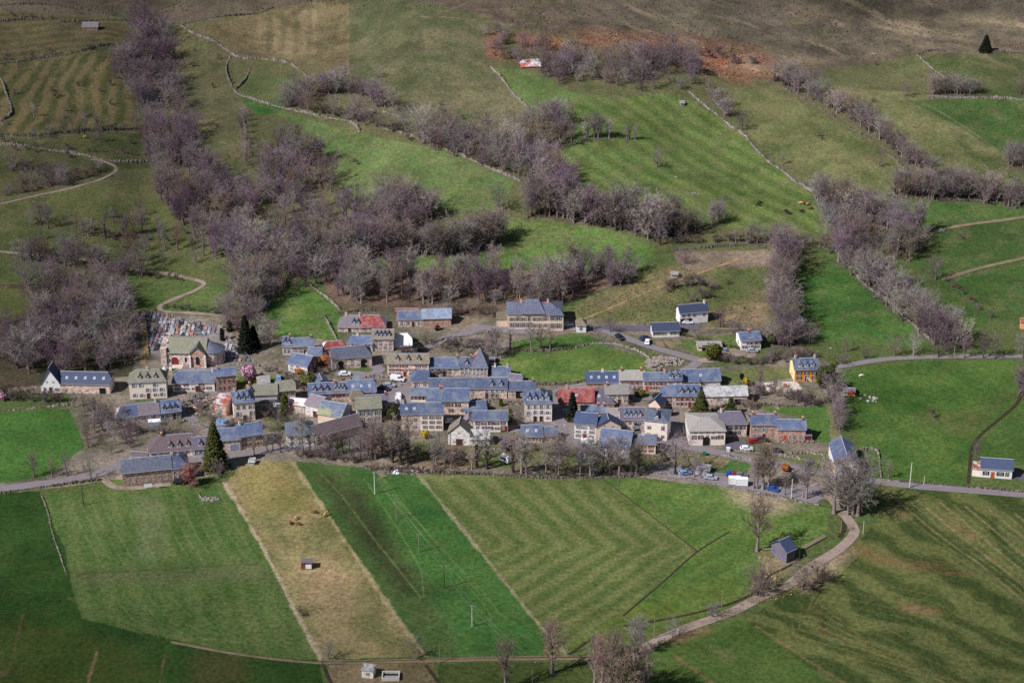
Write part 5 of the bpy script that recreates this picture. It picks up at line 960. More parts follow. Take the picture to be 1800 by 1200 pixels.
Rw('1300,690 1240,692 1200,660 1150,655', 12, 5, 'bush', 1.4, 2.6, 'bush on the verge behind the upper eastern row', 'bushes behind the upper eastern row')
Rw('980,800 1040,812 1100,818 1160,812', 14, 5, 'bush multi', 1.6, 3.6, 'shrub in the gardens under the crossroads houses', 'shrubs under the crossroads houses')
LITTER = [(t[7][0], t[7][1]-2, min(t[3], 12)/10 if t[1] != 'bush' else .35) for t in TREES]
ground_finish(LITTER)
def place_tree(t):
    _, k, p, hg, label, cat, group, _ = t; i = random.randrange(len(KINDS[k])); s = hg/HK[k]; name = {'bush': 'bare_shrub'}.get(k, 'bare_tree')
    root = tag(empty(name, (p.x, p.y, p.z-.1), random.uniform(0, 6.28)), label, cat, group); sx = random.uniform(.85, 1.15); root.scale = (s*sx, s*sx, s)
    me = MESH[k, i]; put('trunk', me[0], None, root); put('crown', me[1], None, root).color = (*tree_col(k, label), 1)
for isb in (False, True):
    L_ = sorted([t for t in TREES if (t[1] == 'bush') == isb], key=lambda t: -t[0]); ind, rest = L_[:300], L_[300:]
    print('KIND', 'bush' if isb else 'tree', len(L_), 'individual', len(ind), 'massed', len(rest))
    for t in ind: place_tree(t)
    if rest:
        VV = []; TT = []; TI = []; off = 0
        for t in rest:
            _, k, p, hg, *_ = t; tr, cr = random.choice(KINDS[k]); s = hg/HK[k]; a = random.uniform(0, 6.28); c_, s_ = math.cos(a), math.sin(a); ti = tree_col(k, t[4])
            for (v, f), tt in ((tr, tuple(v*.7 for v in ti)), (cr, ti)):
                if v is cr[0] and not isb:      # keep the boughs and every other twig, a little broader: they are far off
                    nt3 = len(f); keep = np.arange(nt3) % 2 == 0; tail = np.arange(nt3) > nt3*.35; f = f[~tail | keep]
                q = v*s; q = np.stack([q[:, 0]*c_-q[:, 1]*s_+p.x, q[:, 0]*s_+q[:, 1]*c_+p.y, q[:, 2]+p.z-.1], 1); VV.append(q.astype(np.float32)); TT.append(f+off); TI.append(np.tile(np.array([*tt, 1], np.float32), (len(q), 1))); off += len(q)
        me = tri_mesh('woodland', np.concatenate(VV), np.concatenate(TT), [TWM]); at = me.color_attributes.new('tint', 'FLOAT_COLOR', 'POINT'); at.data.foreach_set('color', np.concatenate(TI).ravel())
        tag(put('undergrowth' if isb else 'woodland', me), 'bare grey-purple trees massed in the far woods and hedgerows of the slope' if not isb else 'low bare bushes massed along the far walls and hedges', 'undergrowth' if isb else 'woodland', kind='stuff')
# --- conifers and evergreens: layered boughs of many small needles sprays
def conifer(seed, h, w, base=.06, dens=1.0, shape=1.0):
    g = np.random.default_rng(seed); n = int(2400*dens*h*w/60); t = g.uniform(0, 1, n)**.75; z = h*(base+(1-base)*t); rad = w/2*1.3*(1-t)**shape*(.82+.18*np.sin(z*5.5+g.uniform(0, 1, n)))+.12
    lobes = 1+.16*np.sin(g.uniform(0, 6.28)+5*0+z*0); a = g.uniform(0, 6.28, n); rad = rad*(1+.15*np.sin(a*5+z*1.7))*lobes; f = g.uniform(.45, 1.0, n)**.6
    c = np.stack([np.cos(a)*rad*f, np.sin(a)*rad*f, z-rad*f*.25], 1); d = np.stack([np.cos(a), np.sin(a), np.full(n, -.25)], 1); s = np.stack([-np.sin(a), np.cos(a), np.zeros(n)], 1)
    l = (.35+.25*g.random(n))[:, None]*(h/10)**.35; wd_ = l*.38; j = g.normal(0, .17, (n, 4, 3)); V_ = np.stack([c-d*l*.6, c+s*wd_, c+d*l, c-s*wd_], 1)+j; T_ = np.arange(n*4).reshape(-1, 4); return V_.reshape(-1, 3), T_
def ball(seed, h, w, dens=1.0, leaf=.28):
    g = np.random.default_rng(seed); n = int(900*dens); a = norm(g.normal(0, 1, (n, 3))); r = g.uniform(.55, 1.0, n)**.5; lump = 1+.22*np.sin(a[:, 0]*5+seed)*np.cos(a[:, 1]*4)+.14*np.sin(a[:, 2]*7+a[:, 0]*6)
    c = a*(r*lump)[:, None]*[w/2, w/2, h/2]+[0, 0, h/2]; u = norm(g.normal(0, 1, (n, 3)))*leaf; v_ = norm(np.cross(a, u))*leaf
    V_ = np.stack([c-u, c+v_, c+u, c-v_], 1); return V_.reshape(-1, 3), np.arange(n*4).reshape(-1, 4)
FOL = {k: mat('foliage_'+k, a, b, scale=1.2, rough=.9, spec=.15) for k, a, b in (('spruce', (54,62,34), (92,94,48)), ('fir', (20,28,22), (40,46,34)), ('cypress', (52,62,22), (92,96,36)), ('green', (44,58,30), (78,86,44)), ('pink', (178,130,156), (206,166,188)), ('gold', (150,132,44), (180,158,60)), ('olive', (80,84,44), (110,110,60)), ('orange', (176,112,58), (150,98,60)), ('redtwig', (120,60,56), (146,84,78)))}
def evergreen(name, u, v, kind, h, w, fol, label, cat='tree', seed=1, dens=1.0, group=None, trunk=True):
    p = W(u, v); root = tag(empty(name, (p.x, p.y, p.z-.1), seed), label, cat, group)
    V_, T_ = conifer(seed, h, w, .05, dens, .9) if kind == 'cone' else (conifer(seed, h, w, .02, dens*1.6, .35) if kind == 'column' else ball(seed, h, w, dens, .2+.02*h))
    if kind == 'ball' and trunk: V_ = V_+np.array([0, 0, h*.12])
    put('crown', tri_mesh('crown', V_, T_, [FOL[fol]]), None, root); q = MB(); q.tube((0, 0, -.4), (0, 0, h*.8), .03*h*.6+.06, .02, M['barkdark'], 6); q.build('trunk', root)
E = evergreen
E('spruce', 379, 822, 'cone', 16.5, 8.2, 'spruce', 'tall green spruce standing alone beside the mansard house', seed=3, dens=1.5)
E('fir_tree', 433, 618, 'cone', 14.5, 5.2, 'fir', 'tall nearly black fir beside the churchyard path', seed=5, dens=1.6); E('fir_tree', 447, 612, 'cone', 9, 4.4, 'fir', 'shorter dark fir behind the tall black one', seed=6, dens=1.4)
E('fir_tree', 1231, 735, 'cone', 10.5, 6.4, 'spruce', 'broad green fir between the crimson shuttered house and pale slab roof', seed=7, dens=1.6); E('fir_tree', 1006, 738, 'cone', 10.5, 4.4, 'fir', 'dark fir in front of the red metal roof', seed=8, dens=1.5)
E('fir_tree', 1732, 91, 'cone', 8.2, 6.6, 'fir', 'lone dark fir high on the moor', seed=9, dens=1.3); E('pine_tree', 1452, 688, 'ball', 9, 7.5, 'green', 'dark shaggy pine beside the bright yellow house', seed=10, dens=1.6); E('pine_tree', 1284, 728, 'cone', 6.5, 5, 'green', 'thin leaning pine behind the dark slate roofed house', seed=11, dens=.7)
E('cypress', 501, 727, 'column', 7.5, 2.2, 'cypress', 'slim green cypress in the garden of the yellow shuttered house', seed=12); E('cypress', 1166, 809, 'column', 4.2, 2.0, 'cypress', 'short clipped cypress beside the orange shuttered house', seed=13); E('cypress', 391, 598, 'column', 5, 1.6, 'fir', 'dark columnar yew at the churchyard corner', seed=14); E('cypress', 404, 582, 'column', 4.5, 1.6, 'fir', 'dark bushy yew outside the upper churchyard gate', seed=15)
E('cypress', 881, 713, 'column', 2.6, 1.1, 'cypress', 'small cone shaped shrub in the walled kitchen garden', 'shrub', 16); E('cypress', 897, 741, 'column', 5, 1.3, 'olive', 'narrow brown cypress at the wall west of the hotel-like house', seed=17)
E('conifer_bush', 1254, 632, 'ball', 5.5, 6.2, 'cypress', 'large rounded yellow-green conifer beside the flat roofed shed', 'shrub', 18, 1.3); E('evergreen_bush', 748, 770, 'ball', 2.6, 2.8, 'gold', 'round yellow-green bush below the cream arched house', 'shrub', 19); E('evergreen_bush', 1356, 605, 'ball', 3.6, 2.6, 'green', 'green bush beside the white two-storey house', 'shrub', 20); E('evergreen_bush', 1312, 677, 'ball', 2.8, 2.2, 'gold', 'yellowish bush at the end of the upper row lane', 'shrub', 21); E('evergreen_bush', 1304, 666, 'ball', 2, 1.3, 'fir', 'little black-green bush next to the yellowish one', 'shrub', 22); E('evergreen_bush', 1175, 730, 'ball', 3.4, 2.6, 'fir', 'dark evergreen by the steep narrow barn', 'shrub', 23); E('evergreen_bush', 1125, 697, 'ball', 2.4, 3.4, 'olive', 'olive green bush before the arched orange shutters', 'shrub', 24)
E('evergreen_bush', 688, 738, 'ball', 4.4, 4, 'green', 'shaggy green tree behind the orange gable', 'tree', 25); E('evergreen_bush', 540, 680, 'ball', 5, 5.4, 'olive', 'grey-green willow beside the small turned barn', 'tree', 26, .7); E('evergreen_bush', 528, 655, 'ball', 2, 4, 'orange', 'orange-brown hedge beneath the cream and slate-clad house', 'shrub', 27); E('evergreen_bush', 735, 618, 'ball', 3.5, 3.5, 'fir', 'dark ivy mound by the bend below the white metal roof', 'shrub', 28); E('evergreen_bush', 478, 705, 'ball', 2.4, 2.8, 'cypress', 'clipped round bush in the mossy roofed house garden', 'shrub', 29); E('evergreen_bush', 571, 640, 'ball', 3.4, 3.6, 'orange', 'rusty orange creeper mound against the stone barn gable', 'shrub', 30, .8)
E('cherry_tree', 438, 667, 'ball', 5, 5.4, 'pink', 'pink blossoming cherry tree on the lawn below the church', seed=31, dens=1.1); E('cherry_tree', 5, 702, 'ball', 3, 4, 'pink', 'pink blossoming shrub at the west edge garden', seed=32, dens=.6); E('cherry_tree', 1022, 740, 'ball', 2.6, 3, 'pink', 'small pink flowering shrub under the dark fir', 'shrub', 33, .6); E('forsythia', 1381, 827, 'ball', 2.2, 2.6, 'orange', 'rusty coloured bush beside the road fork', 'shrub', 34, .7)
E('red_twig_tree', 336, 852, 'ball', 6.2, 4, 'redtwig', 'small dense red-twigged tree by the long barn dwelling', seed=35, dens=.8)
def hedge(name, s, wid, hh, fol, label):
    L_ = world_line(s, .6); g = np.random.default_rng(len(s)); VV = []
    for p in L_:
        for _ in range(16): c = np.array([p.x+g.uniform(-wid, wid)/2, p.y+g.uniform(-wid, wid)/2, float(Hh(p.x, p.y))+g.uniform(0, hh)]); VV.append(c+g.normal(0, .16, (4, 3)))
    V_ = np.concatenate(VV); tag(put(name, tri_mesh(name, V_, np.arange(len(V_)).reshape(-1, 4), [FOL[fol]])), label, 'hedge')
hedge('hedge', '415,672 450,674', .9, 1.4, 'gold', 'upper clipped yellow-green hedge of the church lawn'); hedge('hedge', '420,684 448,680 456,670', .9, 1.4, 'gold', 'lower clipped yellow-green hedge below the cherry tree'); hedge('hedge', '318,716 340,706 360,694', 1.6, 2.4, 'fir', 'dark tall hedge following the lane under the manor'); hedge('hedge', '782,742 816,741', 1.2, 1.6, 'cypress', 'clipped green hedge before the creeper covered house'); hedge('hedge', '1300,614 1225,595 1200,590', 1.2, 1.2, 'olive', 'rough green hedge above the fir lined lane')
hedge('hedge', '1452,662 1470,640', 1.2, 1.4, 'olive', 'scrubby hedge where the eastern lane starts')

# --- heather cushions and stones of the moor, tussocks of the rough ground
def scatter(name, n, region, sz, cols, label, seed):
    g = np.random.default_rng(seed); P = PL(region); us = [p[0] for p in P]; vs = [p[1] for p in P]; u = g.uniform(min(us), max(us), n*3); v = g.uniform(min(vs), max(vs), n*3); k = in_poly(u, v, P); S = px_to_world(u[k][:n], v[k][:n]); n = len(S)
    keep = fbm(S[:, 0], S[:, 1], 22, seed) > .48; S = S[keep]; n = len(S); s_ = g.uniform(sz[0], sz[1], n)[:, None, None]; R_ = norm(g.normal(0, 1, (n, 7, 3)))*[1.2, 1, .55]; c = S[:, None]+R_*s_*.6; t = norm(g.normal(0, 1, (n, 7, 3)))*s_*.7; t2 = norm(np.cross(R_, t))*s_*.6
    V_ = np.stack([c-t, c-t2, c+t, c+t2], 2).reshape(-1, 3); me = tri_mesh(name, V_, np.arange(len(V_)).reshape(-1, 4), [TWM]); at = me.color_attributes.new('tint', 'FLOAT_COLOR', 'POINT'); cc = np.array([lin(q) for q in cols])[g.integers(0, len(cols), n)]; a4 = np.ones((len(V_), 4), np.float32); a4[:, :3] = np.repeat(cc, 28, 0); at.data.foreach_set('color', a4.ravel()); tag(put(name, me), label, name.replace('_', ' '), kind='stuff')
scatter('heather', 5200, '-20,-30 1820,-30 1820,92 1610,96 1480,120 1360,142 1250,112 1000,62 820,34 612,10 200,28 -20,20', (.15, .6), ((84,72,66), (74,66,52), (104,92,76), (130,118,100)), 'low heather cushions and stones over the upper moor', 3)
scatter('bracken', 1500, '845,50 905,56 1200,62 1360,92 1374,130 1300,150 1240,128 1000,92 880,112', (.25, .7), ((150,96,66), (128,78,58), (176,128,94)), 'dead red bracken among the thorn trees', 5)
scatter('dry_grass', 2600, '1000,550 1180,468 1368,442 1470,440 1460,470 1355,578 1180,578', (.15, .5), ((128,118,84), (112,104,66), (104,98,66)), 'dry tussocks of the rough pasture above the new houses', 7)
scatter('dry_grass', 1500, '1335,965 1410,985 1500,960 1500,985 1440,1035 1340,1060 1260,1090 1320,1040', (.15, .45), ((170,152,124), (136,118,92), (110,98,70)), 'bleached grass along the ditch and lane bend', 9)
scatter('dry_grass', 2200, '640,775 900,785 1150,800 1290,820 1280,845 1100,832 640,820', (.12, .4), ((128,114,84), (150,134,104), (92,90,56)), 'dry grass of the orchards below the houses', 11)
scatter('dry_grass', 2600, '300,690 600,650 1470,655 1460,760 1300,790 980,770 600,770 200,790', (.1, .35), ((120,110,80), (90,98,54), (140,126,110)), 'rough grass of the gardens between the houses', 13)
# ---------------------------------------------------------------- dry-stone walls, rubble
def stone_wall(s, label, hgt=1.1, wid=.7, m='drystone', name='stone_wall', gap=.07, step=.9):
    L_ = world_line(s, step); g = np.random.default_rng(len(s)+int(hgt*10)); VV = []; FF = []
    for i in range(len(L_)-1):
        hgt_ = hgt*(.8+.4*math.sin(i*.21+len(s)))*(.3 if g.random() < gap else 1)
        p, q = L_[i], L_[i+1]; d = (q-p); l = d.length; d.normalize(); n = Vector((-d.y, d.x, 0))
        for k in range(2):
            a = p+d*l*k*.5; z = float(Hh(a.x, a.y)); hh = hgt_*g.uniform(.6, 1.15); w = wid*.72*g.uniform(.6, 1.3)/2; o = n*g.normal(0, .08); b = a+d*l*.58; z2 = float(Hh(b.x, b.y)); base = len(VV)
            for pt, zz in ((a-n*w+o, z), (b-n*w+o, z2), (b+n*w+o, z2), (a+n*w+o, z)): VV.append((pt.x, pt.y, zz-.3))
            for pt, zz in ((a-n*w*.7+o, z), (b-n*w*.7+o, z2), (b+n*w*.7+o, z2), (a+n*w*.7+o, z)): VV.append((pt.x+g.normal(0, .05), pt.y, zz+hh+g.normal(0, .08)))
            for f in ((4,5,6,7),(0,1,5,4),(1,2,6,5),(2,3,7,6),(3,0,4,7)): FF.append([base+t for t in f])
    return tag(put(name, tri_mesh(name, VV, FF, [M[m]])), label, 'stone wall', None, 'thing')
for s, lb, hg, wd_, m_ in (
    ('318,45 345,62 380,75 420,102 460,104 500,110 525,122 545,142', 'pale dry-stone wall curving under the striped brown field', 1.3, 1.3, 'drystone'),
    ('318,46 360,34 440,26 480,14', 'thin dry-stone wall along the upper edge of the striped brown field', .9, .8, 'drydark'),
    ('412,160 425,168 480,186 560,204 615,214 632,232', 'long pale wall descending under the green hollow to the hedge', 1.2, 1.3, 'drystone'),
    ('405,100 398,125 412,160', 'short crumbling wall leading up beside the walled path', 1, 1, 'drystone'), ('440,120 432,140 414,158', 'ragged light wall joining the walled path from the east', 1, 1, 'drystone'),
    ('670,226 720,238 780,262 830,282 870,300 916,319', 'pale wall edging the central pasture under the tree belt', 1.2, 1.2, 'drystone'),
    ('640,190 690,202 720,215', 'wall fragment showing between the two tree belts', 1, 1, 'drystone'),
    ('862,118 885,142 905,168 935,196', 'pale wall running down from the red bracken scree', 1.1, 1.0, 'drystone'),
    ('1212,163 1240,188 1262,203 1290,228 1310,240 1335,270 1352,286 1375,300 1400,322 1430,338 1460,355 1490,372 1520,388 1556,402', 'long pale wall bounding the striped cattle pasture on its east', 1.2, 1.2, 'drystone'),
    ('1370,152 1410,172 1450,196 1490,222 1530,248 1570,280 1600,302', 'dark wall at the foot of the eastern slope hedgerow', 1, .8, 'drydark'),
    ('-20,128 2,140 10,162 20,190 18,204 0,214', 'curved pale wall at the west edge of the striped field', 1.2, 1.2, 'drystone'),
    ('-20,115 60,105 130,94 200,78', 'dark terrace wall beneath the mauve-red roofed barn', 1.4, 1.0, 'drydark'),
    ('0,38 60,35 120,40 190,36 240,40', 'dark wall on the brow above the mauve-red roofed barn', 1.2, .8, 'drydark'), ('0,10 60,8 130,14 200,28', 'highest dark wall at the top west corner', 1.2, .8, 'drydark'),
    ('0,236 60,240 120,232 200,228 270,222', 'dark terrace wall with thin trees growing over it', 1.4, 1.0, 'drydark'), ('0,254 50,258 100,266 150,274 200,284 260,284', 'stony terrace wall just above the lane bend', 1.1, 1.0, 'drystone'),
    ('425,200 432,235 430,285', 'light wall going straight down toward the slope wood', 1.1, 1.0, 'drystone'), ('524,350 545,364 562,382', 'short pale wall at the wood edge above the terrace', 1.1, 1.0, 'drystone'),
    ('1462,432 1490,468 1520,500 1560,530 1600,566 1640,602', 'mossy wall along the broad eastern hedge', 1.1, .9, 'drystone'), ('1180,440 1300,432 1372,432 1470,436', 'dark mossy wall under the cattle pasture', 1.1, 1.0, 'drydark'),
    ('1560,348 1650,350 1790,356', 'dark wall below the hedge above the eastern meadows', 1.1, 1.0, 'drydark'), ('1630,172 1700,172 1800,176', 'wall under the high eastern clump', 1.1, 1.0, 'drystone'),
    ('1612,98 1640,90 1700,92 1800,94', 'low wall marking the edge of the moor near the lone fir', 1, .8, 'drydark'), ('1612,98 1640,122 1680,150', 'pale wall descending from the moor edge', 1, .7, 'drystone'),
    ('640,822 700,832 760,832 860,834 960,840 1100,838 1150,830', 'rough wall between the village orchards and the valley fields', .9, 1.2, 'drydark'),
    ('1150,832 1200,840 1290,858 1350,872 1440,888', 'low wall holding the lower side of the car park', .8, .8, 'drystone'), ('1270,800 1330,813 1380,824 1420,836 1455,838', 'roadside wall under the white parked car', .9, .6, 'drystone'),
    ('1280,790 1340,798 1400,806 1455,818', 'upper roadside garden wall facing the bell-cast roofed barn', .9, .6, 'drystone'), ('1380,798 1445,800 1446,826', 'corner garden wall with vines beside the road fork', .9, .6, 'drystone'), ('1330,776 1435,778', 'long low wall in front of the two stone farmhouses', .8, .5, 'drystone'),
    ('1512,793 1541,793 1549,840', 'clean cut wall enclosing the plot east of the bell-cast roofed barn', 1.1, .5, 'drystone'), ('1526,842 1570,845', 'pale stone kerb wall by the eastern road', .7, .6, 'drystone'), ('1580,846 1700,856 1810,866', 'mossy verge wall of the eastern road', .7, 1.0, 'drydark'),
    ('0,867 60,858 110,852 180,843', 'dark wall on the field side of the western road', .8, .9, 'drydark'), ('-10,722 40,720 120,712', 'garden wall south of the white chalet', .8, .5, 'drystone'), ('0,692 60,690 110,697', 'upper garden wall of the white chalet', .8, .5, 'drystone'),
    ('1012,612 1030,606 1060,603 1095,608 1130,622 1145,634', 'tumbled wall on the upper rim of the round meadow', .9, 1.1, 'drystone'), ('880,672 930,676 1000,675 1030,668 1060,655 1120,655 1150,662', 'mossy wall on the lower rim of the round meadow', 1, 1.0, 'drydark'), ('900,615 950,618 1010,612', 'dark wall beneath the mansion trees', 1, .8, 'drydark'),
    ('570,556 580,575 592,596 600,605', 'pale wall closing the triangular meadow on the east', 1, .9, 'drystone'), ('545,500 572,522 598,545', 'stony upper edge wall of the triangular meadow', 1, .9, 'drystone'), ('570,555 620,548 660,546', 'low wall behind the red metal roof', 1, .8, 'drydark'),
    ('600,668 650,664 700,667', 'retaining wall under the village road with a blue panel', 1.6, .5, 'drystone'), ('676,684 700,678 722,678', 'retaining wall of the parked cars square', 1.2, .5, 'drystone'), ('735,618 748,606 790,596 860,584', 'roadside wall of the lane up to the mansion', .9, .6, 'drystone'),
    ('800,700 850,707 920,706 960,704', 'kitchen garden wall in front of the long barn', 1.2, .5, 'drystone'), ('860,727 890,728 925,727', 'pinkish inner wall of the kitchen garden', 1.4, .5, 'drystone'), ('830,790 870,790 905,782', 'rubble wall behind the pale roofed annexe', 1, .9, 'drystone'),
    ('344,708 380,702 420,698', 'wall along the lane behind the rusty barn', 1, .5, 'drystone'), ('280,766 300,752 326,740', 'slanting wall above the mansard house', 1, .6, 'drystone'), ('328,742 350,748 366,752', 'short stone wall beside the lane fork', 1, .6, 'drystone'), ('500,660 515,666 545,668', 'garden wall below the slate-clad gable', .9, .5, 'drystone'),
    ('1470,690 1505,696', 'pale base wall of the low garden shed', .8, .5, 'rubble' if False else 'drystone'), ('350,866 356,876 385,878', 'angled low wall by the stone heap in the field corner', .8, .6, 'drystone'), ('1240,728 1300,706 1330,720', 'mossy bank wall below the pale metal roofed barn', 1, .8, 'drydark'), ('1330,712 1400,714 1450,708', 'wall behind the small green plot', 1, .7, 'drydark'),
    ('72,866 84,900 92,935 102,965 118,1010', 'row of half buried boundary stones in the western fields', .35, .6, 'drystone')):
    stone_wall(s, lb, hg, wd_, m_, 'stone_wall')
def churchyard():
    for s, lb in (('262,625 259,590 255,549', 'pale churchyard wall on the wood side'), ('255,549 300,558 345,566 393,576', 'upper churchyard wall under the lane'), ('396,592 410,606 430,622 456,642', 'churchyard wall descending toward the cherry tree'), ('404,640 430,642 456,644', 'dark retaining wall beneath the churchyard corner')):
        stone_wall(s, lb, 1.3, .4, 'drystone', 'churchyard_wall', 0)
    gm = {k: mat('grave_'+k, a, b, scale=2, rough=.5, spec=.5) for k, a, b in (('grey', (96,94,100), (128,126,132)), ('white', (176,174,180), (198,196,198)), ('black', (48,46,56), (70,68,78)), ('pink', (170,130,120), (190,150,138)), ('blue', (118,124,142), (144,148,162)))}
    fl = M['s_red']; L_ = []
    for k in gm:
        b = MB(); b.box(-.55, .55, -1.1, 1.1, -.3, .32, gm[k]); b.box(-.42, .42, -.95, .9, .321, .42, gm[k]); q = MB(); q.box(-.5, .5, 1.1, 1.28, -.2, 1.0, gm[k]); q.poly([(-.5,1.1,1.0),(.5,1.1,1.0),(0,1.1,1.25)], gm[k]); q.poly([(.5,1.28,1.0),(-.5,1.28,1.0),(0,1.28,1.25)], gm[k]); q.poly([(-.5,1.1,1.0),(0,1.1,1.25),(0,1.28,1.25),(-.5,1.28,1.0)], gm[k]); q.poly([(.5,1.28,1.0),(0,1.28,1.25),(0,1.1,1.25),(.5,1.1,1.0)], gm[k])
        c = MB(); c.box(-.07, .07, 1.12, 1.26, .9, 1.9, gm[k]); c.box(-.28, .28, 1.13, 1.25, 1.45, 1.6, gm[k]); L_.append((k, b.mesh('slab'), q.mesh('headstone'), c.mesh('cross')))
    pot = MB(); pot.tube((0,0,0), (0,0,.25), .12, .18, M['brick'], 6); pot.tube((0,0,.25), (0,0,.5), .25, .1, M['s_mauve'], 6); potm = pot.mesh('flower_pot')
    words = dict(grey='grey stone', white='white stone', black='dark polished stone', pink='pinkish stone', blue='bluish granite')
    secs = (('258,552 392,580 392,590 258,562', 'in the top row under the upper wall'), ('258,565 392,592 380,604 290,600 258,574', 'in the middle rows above the church'), ('290,570 375,590 372,600 296,592', 'close behind the church roof'), ('259,578 292,584 292,618 262,620', 'in the western plots beside the belfry'), ('392,600 405,606 440,632 446,640 408,638 398,622', 'in the lower plots east of the apse'))
    for poly, where in secs:
        P = PL(poly); S = px_to_world([p[0] for p in P], [p[1] for p in P]); x0, x1, y0, y1 = S[:, 0].min(), S[:, 0].max(), S[:, 1].min(), S[:, 1].max(); PW = [(a[0], a[1]) for a in S]; y = y0
        while y < y1:
            x = x0
            while x < x1:
                px, py = x+random.uniform(-.12, .12), y+random.uniform(-.12, .12); x += 1.62
                if not in_poly(np.array([px]), np.array([py]), PW)[0] or random.random() < .07: continue
                u, v, _ = world_to_px(px, py, float(Hh(px, py)))
                if 288 < u < 395 and v > 588: continue
                k, a, b, c = random.choice(L_[:1]*3+L_[1:2]*3+L_[2:3]+L_[3:4]+L_[4:]*2); z = float(Hh(px, py)); o = tag(empty('grave', (px, py, z), random.choice((0, 0, .04))), '%s grave with a headstone %s' % (words[k], where), 'grave', '%s graves %s' % (words[k], where))
                put('slab', a, None, o); r = random.random()
                if r < .75: put('headstone', b, None, o)
                if r > .6: put('cross', c, None, o)
                if random.random() < .5: put('flower_pot', potm, None, o, (random.uniform(-.3, .3), random.uniform(-.6, .6), .42))
            y += 3.0
    p = W(300, 650); q = MB(); q.box(-.5, .5, -.5, .5, -.3, .8, M['palestone']); q.box(-.12, .12, -.12, .12, .8, 3.0, M['palestone']); q.box(-.5, .5, -.1, .1, 2.2, 2.42, M['palestone']); tag(q.build('stone_cross', None, p), 'weathered stone cross standing above the manor roof', 'cross')
    p = W(289, 651); q = MB(); q.box(-.7, .7, -.7, .7, -.3, 1.0, M['palestone']); q.box(-.3, .3, -.3, .3, 1.0, 1.5, M['palestone']); tag(q.build('stone_well', None, p), 'small square stone monument on the church lawn', 'monument')
churchyard()
# ---------------------------------------------------------------- fences, poles, wires
POST = MB(); POST.tube((0,0,-.3), (0,0,1.25), .07, .06, M['pole'], 5); POSTM = POST.mesh('post')
def fence(s, label, step=7, wires=2, hh=1.1):
    L_ = world_line(s, step); p0 = L_[0]; root = tag(empty('fence', (p0.x, p0.y, float(Hh(p0.x, p0.y)))), label, 'fence'); B = MB(); pr = None; z0 = root.location
    for i, p in enumerate(L_[:100]):
        q = Vector((p.x, p.y, float(Hh(p.x, p.y))))-z0; put('post', POSTM, None, root, q, random.uniform(0, 3))
        if pr is not None:
            for w in range(wires): k = hh*(w+1)/wires; B.tube(pr+Vector((0,0,k)), q+Vector((0,0,k)), .012, .012, M['wire'], 3)
        pr = q
    B.build('wire', root)
for s, lb in (('395,848 430,905 462,962 520,1075 565,1160', 'post and wire fence on the west side of the dry field'), ('515,812 600,940 680,1060 748,1152', 'post and wire fence on the east side of the dry field'), ('735,834 850,975 950,1100 995,1150', 'post and wire fence between the bright strip and the long mown field'), ('600,1160 700,1158 850,1156 1050,1152', 'roadside fence along the bottom track'),
    ('612,2 612,132', 'straight fence beside the striped brown field'), ('630,240 632,272', 'short fence down from the wall into the central pasture'), ('1340,985 1352,992 1385,996 1412,978', 'paling fence round the dark boarded field barn'), ('1740,560 1790,552', 'fence along the bank near the orange building'), ('1600,858 1700,864 1800,872', 'roadside fence on the edge of the ploughed-looking field'), ('1180,1125 1260,1092 1330,1062', 'fence beside the lower lane'), ('1620,182 1700,232 1760,290', 'old fence crossing the high eastern pasture')): fence(s, lb)
def pole(u, v, h, label, m='pole', arm=1, r=.15, lamp=0):
    p = W(u, v); root = tag(empty('street_lamp' if lamp else 'utility_pole', p), label, 'street lamp' if lamp else 'utility pole'); q = MB(); q.tube((0,0,-.5), (0,0,h), r, r*.7, M[m], 8); q.build('pole', root)
    if arm: q = MB(); q.box(-.8, .8, -.06, .06, h-.35, h-.22, M['wire']); q.build('crossarm', root)
    for x in (-.7, 0, .7)[:3*arm]: q = MB(); q.tube((x,0,h-.22), (x,0,h+.02), .05, .03, M['whitepaint'], 5); q.build('insulator', root)
    if lamp: q = MB(); q.tube((0,0,h), (.9,-.3,h+.3), .05, .05, M['wire'], 5); q.build('arm', root); q = MB(); q.box(.8, 1.3, -.45, -.2, h+.2, h+.34, M['whitepaint']); q.build('lamp_head', root)
    return p+Vector((0, 0, h))
pt = [pole(659, 868, 8.0, 'thick pale concrete pole at the top of the bright green strip', 'concrete', 1, .2)]
for u, v, hg, m_, lb in ((697,912,6.2,'pole','second pole down the green strip, its top against the dark band'), (737,970,6.4,'pole','grey pole in the middle of the green strip beside wheel marks'), (781,1033,7.6,'poledark','dark wooden pole low in the green strip'), (830,1101,7.2,'concrete','pale pole near the loop of the wheel marks')): pt.append(pole(u, v, hg, lb, m_))
pt.append(pole(936, 1200, 7, 'pole carrying the line past the reddish poplars', 'pole'))
pole(147, 888, 7.4, 'dark pole near the top of the western tractor-lined field', 'poledark', 0); pole(1599, 857, 9, 'tall pale concrete pole on the eastern road', 'concrete', 0, .22); pole(1391, 876, 7, 'pale concrete pole on the car park edge', 'concrete', 0, .18); pole(1478, 936, 5.4, 'yellowish pole beside the ditch by the lane curve', 'pole', 0); pole(1269, 1066, 5.5, 'yellowish pole between ditch and lane', 'pole', 0)
